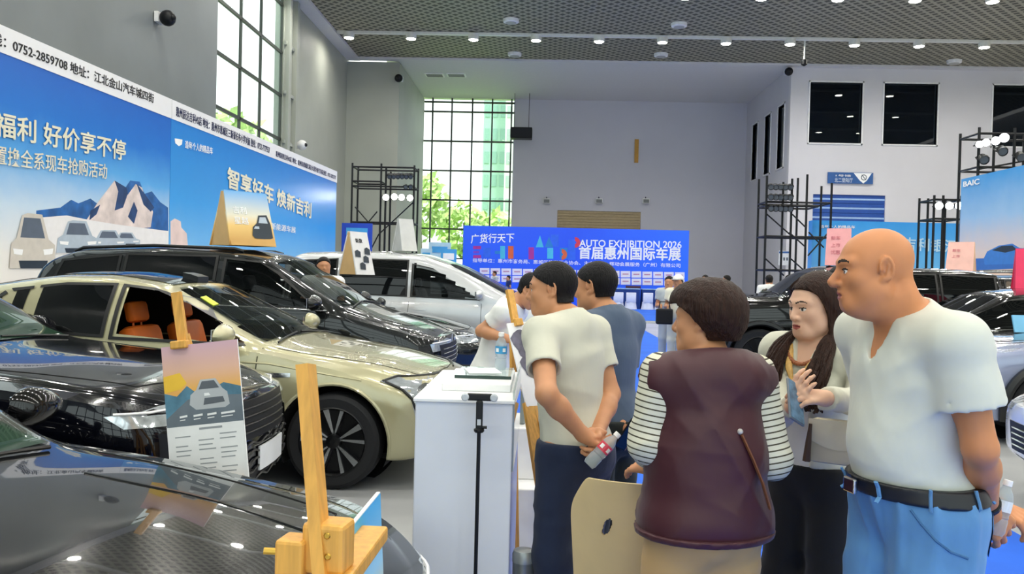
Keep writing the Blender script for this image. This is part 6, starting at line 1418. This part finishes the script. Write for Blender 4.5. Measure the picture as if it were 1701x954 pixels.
def waist_loop(P_, z, rx, ry, y0, r, m, name, flat=1.8, z2=0):
    b_ = MB(); b_.grid(lambda u, v: Vector(P_.P((rx+.004*math.sin(PI*v))*math.cos(2*PI*u), y0+(ry+.004*math.sin(PI*v))*math.sin(2*PI*u), z-r+2*r*v)), 60, 3); b_.grid(lambda u, v: Vector(P_.P((rx-.02*v)*math.cos(2*PI*u), y0+(ry-.02*v)*math.sin(2*PI*u), z+r)), 60, 1); return b_.build(name, m, P_.t, smooth=True, world=True, recalc=False)
F_.garment('belt', mat('belt_black', '#14161c', .4), [p for p in F_.torso if p.tag == 'hip']+[F_.torso[2]]+[cone(F_.J['h'+q], F_.J['k'+q], .092*F_.g, .068*1.35, .04) for q in 'lr'], .030, [(F_.P(0, 0, .995), F_.up), (F_.P(0, 0, .95), -F_.up)], .006)
def onto(ob, z, ang, out=.004):
    """point of a garment at height z in the direction ang (degrees from straight ahead, to the left)"""
    d = F_.f*math.cos(R(ang))-F_.r*math.sin(R(ang)); o_ = F_.P(0, 0, z); inv = chain(ob.parent).inverted(); bv = BVHTree.FromPolygons([v.co for v in ob.data.vertices], [p.vertices[:] for p in ob.data.polygons])
    h = bv.ray_cast(inv @ Vector(o_+d*.6), Vector(-d)); return Vector(o_+d*.6)-Vector(d)*(h[3]-out) if h[0] is not None else Vector(o_+d*.2)
blt = [o for o in F_.t.children if o.name.startswith('belt')][0]
for an in (22, 62, 98, 140, -30):
    lp_ = MB(); lp_.tube([onto(blt, z_, an, .003) for z_ in (1.0, .985, .972, .958, .945)], .007, 6, flat=.6); lp_.build('belt_loop', MATS['denim_pale'], F_.t, world=True)
sm_ = MB(); sm_.tube([onto(jeans, z_, an, .001) for z_, an in ((.94, 48), (.91, 56), (.875, 66), (.85, 76), (.835, 88))], .0035, 6); sm_.build('pocket_seam', mat('denim_seam', '#3f6c98', .8), F_.t, world=True)
bp_ = MB(); C1 = [[onto(jeans, z_, an, .004) for an in (118, 126, 134, 142, 150)] for z_ in (.925, .89, .855, .82)]
gv = [[bp_.V(q_) for q_ in row] for row in C1]
for i in range(3):
    for j in range(4): bp_._f([gv[i][j], gv[i][j+1], gv[i+1][j+1], gv[i+1][j]])
bp_.build('back_pocket', mat('denim_pocket', '#5689ba', .85, bump=.3, bscale=40), F_.t, smooth=True, world=True)
bk = MB(); p_ = F_.P(.02, .188, .972); bk.box(p_, (.012, .055, .042), Matrix.Rotation(R(193-180), 3, 'Z'), bev=.004); bk.build('buckle', m_chrome, F_.t, world=True)
wb_ = MB(); wc = F_.J['wl']-nrm(F_.J['wl']-F_.J['el'])*.02; wb_.lathe([(.033, -.012), (.037, -.008), (.037, .008), (.033, .012)], 16, M=Matrix.Translation(wc) @ Vector((0, 0, 1)).rotation_difference(Vector(F_.J['wl']-F_.J['el'])).to_matrix().to_4x4()); wb_.build('wrist_watch', m_black, F_.t, world=True)
bottle('clear water bottle held behind the back of the bald man', W3(1652, 888, 2.46), nrm((.25, .05, 1)), .16, '#e9eef2')
# ---- man leaning over the display board beside the cream sedan
C_ = Person('man in white t-shirt bending over the display board beyond the white counter', (-.34, 5.78), -12, 1.66, head=-20, pitch=38, lean=3, bend=16, girth=1.0, neckf=.075, hscale=.95)
C_.J['er'] = W3(800, 550, 5.62); C_.J['wr'] = W3(838, 562, 5.45); C_.J['el'] = W3(838, 545, 5.95); C_.J['wl'] = W3(852, 562, 5.6)
C_.build_torso(); C_.build_limbs(); C_.build_head(); C_.hand('r', C_.J['wr'], (.9, .1, -.2), (0, .4, -1)); C_.hand('l', C_.J['wl'], (.9, -.2, -.2), (0, -.3, -1)); C_.body(SK1, .005)
C_.shirt('t_shirt', cloth('cloth_white_plain', '#ecece8'), .014, .95, .58, .068, .07, Folds(15, .006, 30), collar=.03); C_.trousers('trousers', cloth('cloth_black', '#0c0c0f'), .97, .014, folds=Folds(16, .006, 30)); C_.shoes(m_black); C_.hair_cap('hair', H_blk, .010, (.084, .074, .004, -.034, -.055), short=True)
# ---- people farther off
def far(label, px, Y, heading, H, top, bottom, hair=H_blk, female=False, cap=None, sk=SK1, hem=.86, group='visitors farther off', z=0, arms=None, long=False):
    p = at(px, 460, Y); f = Person(label, (p.x, Y), heading, H, detail=False, female=female, group=group)
    if arms: f.J.update(arms(f))
    f.build_torso(); f.build_limbs(); f.build_head(); f.hand('l', f.J['wl'], (0, 0, -1)-0*f.f, f.r); f.hand('r', f.J['wr'], (0, 0, -1), -f.r); f.body(sk, coarse=.011)
    f.shirt('shirt', top, .018, hem, .6, .072, .076, collar=.03); f.trousers('trousers', bottom, .95, .014); f.shoes(m_white)
    if cap: f.hair_cap('cap', cap, .022, (.095, .045, .03, -.02, .01)); b_ = MB(); b_.box(f.headp(0, .12, .045), (.12, .12, .012), Matrix.Rotation(R(heading), 3, 'Z')); b_.build('cap_peak', cap, f.t, world=True); f.hair_cap('hair', hair, .012, (.07, .06, -.03, -.005, -.13))
    else: f.hair_cap('hair', hair, .012, (.084, .074, .004, -.034, -.058), short=True)
    return f
m_wt = cloth('cloth_white_plain', '#ecece8'); m_crm = cloth('cloth_cream', '#ebe6cf'); m_gt = cloth('cloth_grey_light', '#b9c0c2'); m_bt = cloth('cloth_black', '#0c0c0f'); m_nv = cloth('cloth_navy', '#1b2a5c')
def hold(f): return dict(er=f.P(.22, .02, 1.1), wr=f.P(.10, .24, 1.12))
f1p = far('woman in cream clothes and white cap walking on the blue carpet', 1127, 15.3, 240, 1.64, m_crm, m_crm, cap=cloth('cloth_cap_white', '#f0eee8'), female=True, arms=hold)
hbag = thing('handbag', 'small black bag carried by the woman in the white cap', 'bag', f1p.P(.12, .34, .93)); MB().box((0, 0, 0), (.3, .1, .28), bev=.03).build('pouch', m_bt, hbag); MB().tube([(-.1, 0, .12), (-.08, 0, .26), (.08, 0, .26), (.1, 0, .12)], .012, 6).build('handle', m_bt, hbag)
far('person in pale grey walking beside the woman in the white cap', 1112, 16.0, 250, 1.62, m_gt, m_gt, arms=hold)
far('person in white t-shirt standing beyond the black off-road car', 1278, 20.0, 80, 1.72, m_wt, m_bt)
far('person in dark clothes under the right scaffold, next to the white t-shirt', 1311, 21.0, 100, 1.74, m_bt, m_bt)
far('man with glasses in navy behind the long haired woman', 1398, 5.6, 235, 1.70, m_nv, m_bt)
far('person with dark hair behind the bald man by the far black SUV', 1541, 15.65, 200, 1.58, cloth('cloth_maroon_dark', '#46202a'), m_bt)
far('man in white shirt standing between the boxy SUV and the banner', 537, 10.78, -70, 1.75, m_wt, m_bt)
far('person with black hair behind the short haired woman, nearer the blue backdrop', 1172, 24.0, 230, 1.70, m_bt, m_bt)
far('person in tan jacket in front of the pale back wall, above the short haired woman', 1208, 23.0, 150, 1.70, cloth('cloth_tan', '#b98a66'), m_bt)
far('small figure far away before the logo cards on the left of the backdrop', 822, 40.5, 200, 1.70, m_gt, m_bt)
far('small dark figure far away low before the logo cards of the backdrop', 845, 39.0, 200, 1.50, m_nv, m_bt)
# ================================================================== things in front: counter, stands, easels, posters, chair
m_wood = mat('easel_wood', '#dba24a', .45, var=.18, scale=8, stretch=(8, 8, .6)); m_cnt = mat('counter_white', '#e2e5ee', .3, var=.02); m_acr = glass_mat('acrylic_clear', '#b8c6c4', .8)
ct = thing('display_counter', 'tall white display counter left of the man in the cream t-shirt', 'counter', (-.295, 3.78, 0), 0)
MB().box((0, 0, .545), (.385, .96, 1.09), bev=.006).build('cabinet', m_cnt, ct); MB().box((0, 0, 1.095), (.40, .98, .014), bev=.003).build('counter_top', m_white, ct)
MB().box((.03, .02, 1.118), (.29, .56, .032), bev=.004).build('raised_tray', m_white, ct)
dt = MB(); dt.box((.045, .10, 1.140), (.25, .36, .012)); dt.build('glass_plate', m_acr, ct); dt = MB(); dt.box((.045, -.082, 1.141), (.25, .006, .014)); dt.build('plate_edge', mat('glass_edge_green', '#1f3b34', .2), ct)
dt = MB(); dt.box((.196, .0, .98), (.008, .94, .32)); dt.build('side_panel', m_acr, ct)
pp_ = MB(); pp_.box((.03, .10, 1.149), (.15, .2, .004), Matrix.Rotation(R(12), 3, 'Z')); o = pp_.build('paper_sheet', m_wh); o.location = (-.295, 3.78, 0); tag(o, 'white paper sheet on the glass plate of the display counter', 'paper')
bottle('clear water bottle with a blue and white sleeve standing on the white counter', Vector((-.295+.11, 3.78+.18, 1.1465)), (0, 0, 1), .175, '#3a9ad0')
# T-shaped phone stand before the counter
ts = thing('phone_stand', 'black T-shaped phone stand on a thin pole before the white counter', 'stand', (at(797, 660, 3.2).x, 3.2, 0), 0)
zt = at(797, 660, 3.2).z; MB().box((0, 0, zt), (.098, .018, .028), bev=.006).build('cross_bar', m_black, ts)
for s_ in (-1, 1): MB().lathe([(.015, 0), (.015, .008), (.011, .012)], 16, M=Matrix.Translation((s_*.055, -.008, zt)) @ Matrix.Rotation(R(90), 4, 'X')).build('suction_pad', mat('pad_pale', '#c9ced2', .3), ts)
MB().box((0, 0, zt-.07), (.026, .016, .11), bev=.004).build('neck', m_black, ts); MB().box((0, -.009, zt-.095), (.014, .004, .022)).build('latch', mat('pad_pale', '#c9ced2', .3), ts)
MB().lathe([(.016, zt-.135), (.02, zt-.13), (.02, zt-.122), (.012, zt-.118)], 14).build('collar', m_black, ts); MB().tube([(.01, 0, zt-.115), (.03, 0, zt-.115)], .006, 6).build('knob', m_black, ts)
MB().tube([(0, 0, .05), (-.0, 0, zt-.11)], .0075, 10).build('pole', m_black, ts)
for a in (20, 140, 260): MB().tube([(0, 0, .16), (.2*math.cos(R(a)), .2*math.sin(R(a)), .012)], .009, 8).build('leg', m_black, ts)
# bin and white plinth right of the counter
bn = thing('waste_bin', 'slim grey round bin beside the display counter', 'bin', (-.046, 3.36, 0)); MB().lathe([(.038, 0), (.042, .02), (.044, .44), (.044, .46)], 28).build('drum', mat('bin_grey', '#7d8284', .3, metal=.5), bn, smooth=True); MB().lathe([(.046, .45), (.046, .48), (.04, .495), (.015, .5)], 28).build('lid', mat('bin_lid', '#9aa0a1', .3, metal=.4), bn, smooth=True)
pl_ = thing('white_plinth', 'low white stepped plinth between the counter and the man in the cream t-shirt', 'plinth', (-.20, 5.08, 0)); MB().box((0, 0, .2), (.46, .8, .4), bev=.008).build('base_block', m_white, pl_); MB().box((0, .1, .55), (.40, .55, .3), bev=.008).build('top_block', m_white, pl_)
gb = thing('grey_box', 'small grey box on top of the white stepped plinth', 'box', (-.18, 5.12, .70)); MB().box((0, 0, .1), (.2, .2, .2), bev=.01).build('carton', mat('box_grey', '#7f8785', .6), gb); MB().box((0, 0, .205), (.19, .19, .012)).build('lid', mat('box_beige', '#bfae9c', .6), gb)
# boards on easels
def quad_frame(tl, tr, bl):
    ex = (tr-tl); ez = (tl-bl); return frame_xyz(bl, ex, ez), ex.length, ez.length
def easel(label, foot, top, facing, lo=.62, rl=.88, spread=.2):
    """wooden mast with a back leg and front legs; foot and top are points of the mast"""
    t = thing('easel', label, 'easel', (foot[0], foot[1], 0), 0, 'wooden easels'); o = Vector((foot[0], foot[1], 0)); f = Vector(facing).normalized(); sd = Vector((-f.y, f.x, 0)); tp = Vector(top)-o; d = tp.normalized(); ft = Vector((0, 0, 0))+d*.02
    MB().bar(ft, tp, .040, .022, up=f).build('mast', m_wood, t); j = d*(tp.length*rl)
    for s_ in (-1, 1):
        a = d*(tp.length*lo)+sd*s_*.03; b = sd*s_*spread+f*.04; MB().bar(a, b+Vector((0, 0, .015)), .03, .02, up=f).build('front_leg', m_wood, t)
    MB().bar(j-f*.03, Vector((0, 0, .015))-f*.42, .03, .02, up=f).build('rear_leg', m_wood, t); return t, o, f, sd, d
P0 = at(247, 581, 3.52); P1_ = at(373, 567, 3.51); PB = at(413, 793, 3.46); PBL = P0+(PB-P1_)
Mp, pw_, ph2 = quad_frame(P0, P1_, PBL)
po = thing('poster_board', 'printed poster with a sunset car picture and white text block on the left easel', 'poster', M=Mp)
MB().box((pw_/2, .004, ph2/2), (pw_, .008, ph2)).build('board', m_wh, po)
pr = MB()
def prq(pts, mi, y): pr.mi = mi; pr._f([pr.V((u*pw_, -y, v*ph2)) for u, v in pts])
m_pg = ramp_mat('poster_sunset', [(0, '#e8a04a'), (.3, '#f0b45e'), (.6, '#e9b9a0'), (1, '#d6aebc')], warp=.15); m_pm = mat('poster_mountain', '#55839b', .5, var=.3, scale=12); m_pr = mat('poster_road', '#68727c', .5, var=.15, scale=8); m_pc = mat('poster_car', '#b9bcc0', .45); m_pt = mat('poster_text', '#9a9ea2', .6); m_pcd = mat('poster_car_dark', '#5b6068', .5); m_py = mat('poster_yellow', '#f2c23c', .5)
sky = MB(); sky._f([sky.V((u*pw_, -.001, v*ph2)) for u, v in ((0, .55), (1, .55), (1, 1), (0, 1))]); sky.build('printed_sky', m_pg, po, recalc=False)
mts = [m_py, m_pm, m_pr, m_pc, m_pcd, m_pt, m_white]
prq([(0, .66), (.22, .68), (.30, .72), (.22, .8), (0, .78)], 0, .0015); prq([(0, .40), (0, .66), (.16, .63), (.3, .70), (.42, .64), (.5, .72), (.62, .66), (.78, .70), (1, .66), (1, .40)], 1, .002); prq([(0, .38), (0, .47), (.3, .6), (.6, .62), (1, .60), (1, .38)], 2, .0025)
prq([(.32, .56), (.34, .63), (.42, .665), (.48, .735), (.68, .735), (.76, .66), (.82, .63), (.84, .54), (.78, .52), (.40, .52)], 3, .003); prq([(.45, .665), (.50, .722), (.66, .722), (.72, .665)], 4, .0035); prq([(.50, .55), (.78, .56), (.76, .60), (.52, .60)], 4, .0035); prq([(.52, .615), (.6, .615), (.58, .635), (.52, .635)], 6, .004)
prq([(0, 0), (1, 0), (1, .41), (0, .41)], 6, .004)
for k, (u0, u1) in enumerate(((.18, .28), (.36, .48), (.54, .66), (.72, .9))): prq([(u0, .47), (u1, .475), (u1, .49), (u0, .485)], 6, .0045); prq([(u0, .45), (u1-.03, .453), (u1-.03, .46), (u0, .457)], 6, .0045)
prq([(.42, .375), (.72, .375), (.72, .39), (.42, .39)], 5, .0045)
for k in range(9):
    for u0, u1 in ((.10, .3), (.40, .62), (.68, .9)):
        if (k*7+int(u0*10)) % 4: prq([(u0, .33-.034*k), (u1-.02*(k % 3), .33-.034*k), (u1-.02*(k % 3), .338-.034*k), (u0, .338-.034*k)], 5, .0045)
pr.build('printed_picture', mts, po, recalc=False)
ez_ = (P0-PBL).normalized(); md = at(293, 486, 3.57); nY = Mp.to_3x3() @ Vector((0, 1, 0))
mid = PBL+(PB-PBL)*.36+nY*.03; tfoot = mid-(md-mid)*(mid.z/(md.z-mid.z))
t1, o1, f1v, s1, d1v = easel('wooden easel holding the sunset car poster', tfoot, md, -nY)
lw_ = MB(); c_ = P0+(P1_-P0)*.42+nY*.0+ez_*.006; lw_.box(c_, (.07, .05, .035), Mp.to_3x3(), bev=.006); lw_.build('clamp', m_wood, t1, world=True)
lw_ = MB(); lw_.box(PBL+(PB-PBL)*.5-ez_*.012+nY*.0, (.28, .05, .022), Mp.to_3x3(), bev=.004); lw_.build('ledge', m_wood, t1, world=True)
# nearest easel, facing the aisle, its board seen edge on
bt_ = thing('poster_board', 'bright blue and yellow board seen edge-on on the nearest easel', 'poster', M=frame_xyz((-.325, 1.43, .60), (.02, 1, 0), (-.06, 0, 1)))
MB().box((.21, .004, .255), (.42, .008, .51)).build('board', m_wh, bt_)
pb_ = MB(); pb_._f([pb_.V(p_) for p_ in ((.002, -.001, .002), (.418, -.001, .002), (.418, -.001, .508), (.002, -.001, .508))]); pb_.build('printed_picture', ramp_mat('poster_beach', [(0, '#f0d58a'), (.5, '#f4dc9a'), (.72, '#9fd6ee'), (1, '#4cb4ea')], warp=.1), bt_, recalc=False)
mt = at(508, 606, 1.46); fo_ = at(530, 880, 1.41); tf = mt+(fo_-mt)*(mt.z/(mt.z-fo_.z))
e2, o2, f2v, s2, d2v = easel('wooden easel nearest the camera with a thick clamp block', tf, mt, (1, -.12, 0), .45, .5)
cb_ = MB(); q_ = at(541, 905, 1.42); cb_.box(q_+Vector((.005, 0, .0)), (.075, .06, .085), Matrix.Rotation(R(-8), 3, 'Z'), bev=.008); cb_.build('clamp', m_wood, e2, world=True)
cb_ = MB(); cb_.box(q_+Vector((-.05, -.01, -.02)), (.05, .055, .07), Matrix.Rotation(R(-8), 3, 'Z'), bev=.006); cb_.build('clamp', m_wood, e2, world=True)
cb_ = MB(); cb_.box(q_+Vector((.030, .10, -.055)), (.055, .30, .03), Matrix.Rotation(R(-2), 3, 'Z'), bev=.005); cb_.build('ledge', m_wood, e2, world=True)
cb_ = MB(); cb_.tube([q_+Vector((-.07, -.015, -.01)), q_+Vector((-.10, -.02, -.008))], .006, 8); cb_.build('clamp_pin', mat('brass', '#c9a24a', .3, metal=1), e2, world=True)
for dx, dz in ((.01, .025), (.012, -.01)):
    cb_ = MB(); cb_.lathe([(.004, 0), (.006, .001), (.004, .003)], 10, M=Matrix.Translation(q_+Vector((dx, -.031, dz))) @ Matrix.Rotation(R(90), 4, 'X')); cb_.build('screw', mat('brass', '#c9a24a', .3, metal=1), e2, world=True)
# easel beside the leaning man
A0 = at(852, 537, 4.42); A1 = at(925, 530, 4.62); A2 = at(881, 702, 4.28); Mq, qw, qh = quad_frame(A0, A1, A2)
b3_ = thing('poster_board', 'white board with a dark print on the easel beside the leaning man', 'poster', M=Mq); MB().box((qw/2, .004, qh/2), (qw, .008, qh)).build('board', m_wh, b3_)
p3 = MB()
for k, (u, v, r_) in enumerate(((.22, .78, .06), (.30, .66, .05), (.24, .55, .045), (.5, .72, .08))): p3._f([p3.V((u*qw+r_*math.cos(a)*(1+.3*math.sin(3*a)), -.001-.0005*k, v*qh+r_*1.3*math.sin(a))) for a in np.linspace(0, 2*PI, 15)[:-1]])
p3.build('printed_picture', mat('print_violet_grey', '#6b6878', .5, var=.4, scale=20), b3_, recalc=False)
mt3 = at(846, 482, 4.56); n3 = Mq.to_3x3() @ Vector((0, 1, 0)); m3 = at(858, 545, 4.48); tf3 = mt3+(m3-mt3)*(mt3.z/(mt3.z-m3.z))
e3, o3, *_ = easel('thin wooden easel in front of the leaning man in white', tf3+n3*.02, mt3, -n3, spread=.1)
cb_ = MB(); cb_.box(A0+(A1-A0)*.1+n3*.0, (.05, .04, .04), Mq.to_3x3(), bev=.005); cb_.build('clamp', m_wood, e3, world=True)
# plywood chair
ch = thing('plywood_chair', 'curved pale plywood chair with a hand slot, between the jeans and the maroon vest', 'chair', (.315, 2.93, 0), R(-14)); m_ply = mat('plywood', '#dcc291', .4, var=.08, scale=3, stretch=(1, 6, 1))
def bk_(u, v):
    a = (u*2-1); w_ = .212*(1-.10*(1-v)); e = 1-max(0, (v-.72)/.28)**2.6*.0
    x = a*w_*(1-max(0, (v-.7)/.3)**3*.16*abs(a)); z = .40+.485*v-max(0, (abs(a)-.72)/.28)**2*.05*v; y = .05+.045*(1-a*a)*-1+.05*(1-v)*1.0
    return (x, y-.02, z)
cb_ = MB()
NU, NV = 96, 88; hx, hz = -.18, .735
vt = [[bk_(i/NU, j/NV) for j in range(NV+1)] for i in range(NU+1)]
for off in (0, .012):
    V_ = [[cb_.V((p_[0], p_[1]+off, p_[2])) for p_ in row] for row in vt]
    for i in range(NU):
        for j in range(NV):
            cx = (vt[i][j][0]+vt[i+1][j+1][0])/2; cz = (vt[i][j][2]+vt[i+1][j+1][2])/2; dx = cx+.070; dz = cz-.72
            if ((dx*.93-dz*.36)/.014)**2+((dx*.36+dz*.93)/.034)**2 > 1: cb_._f([V_[i][j], V_[i+1][j], V_[i+1][j+1], V_[i][j+1]])
    if off == 0: V0 = V_
for i in range(NU): cb_._f([V0[i][NV], V0[i+1][NV], V_[i+1][NV], V_[i][NV]]); cb_._f([V0[i][0], V0[i+1][0], V_[i+1][0], V_[i][0]])
for j in range(NV): cb_._f([V0[0][j], V0[0][j+1], V_[0][j+1], V_[0][j]]); cb_._f([V0[NU][j], V0[NU][j+1], V_[NU][j+1], V_[NU][j]])
cb_.build('backrest', m_ply, ch, smooth=True)
st_ = MB(); st_.grid(lambda u, v: ((u*2-1)*.21*(1-.12*v), .05+.36*v, .435-.02*math.sin(PI*v)+.012*(2*u-1)**2), 16, 14); st_.grid(lambda u, v: ((u*2-1)*.21*(1-.12*v), .05+.36*v, .421-.02*math.sin(PI*v)+.012*(2*u-1)**2), 16, 14); st_.build('seat', m_ply, ch, smooth=True)
for x, y in ((-.17, .07), (.17, .07), (-.15, .37), (.15, .37)): MB().tube([(x, y, .425), (x*1.15, y+(.03 if y > .2 else -.05), .008)], [.016, .011], 10).build('leg', m_ply, ch, smooth=True)
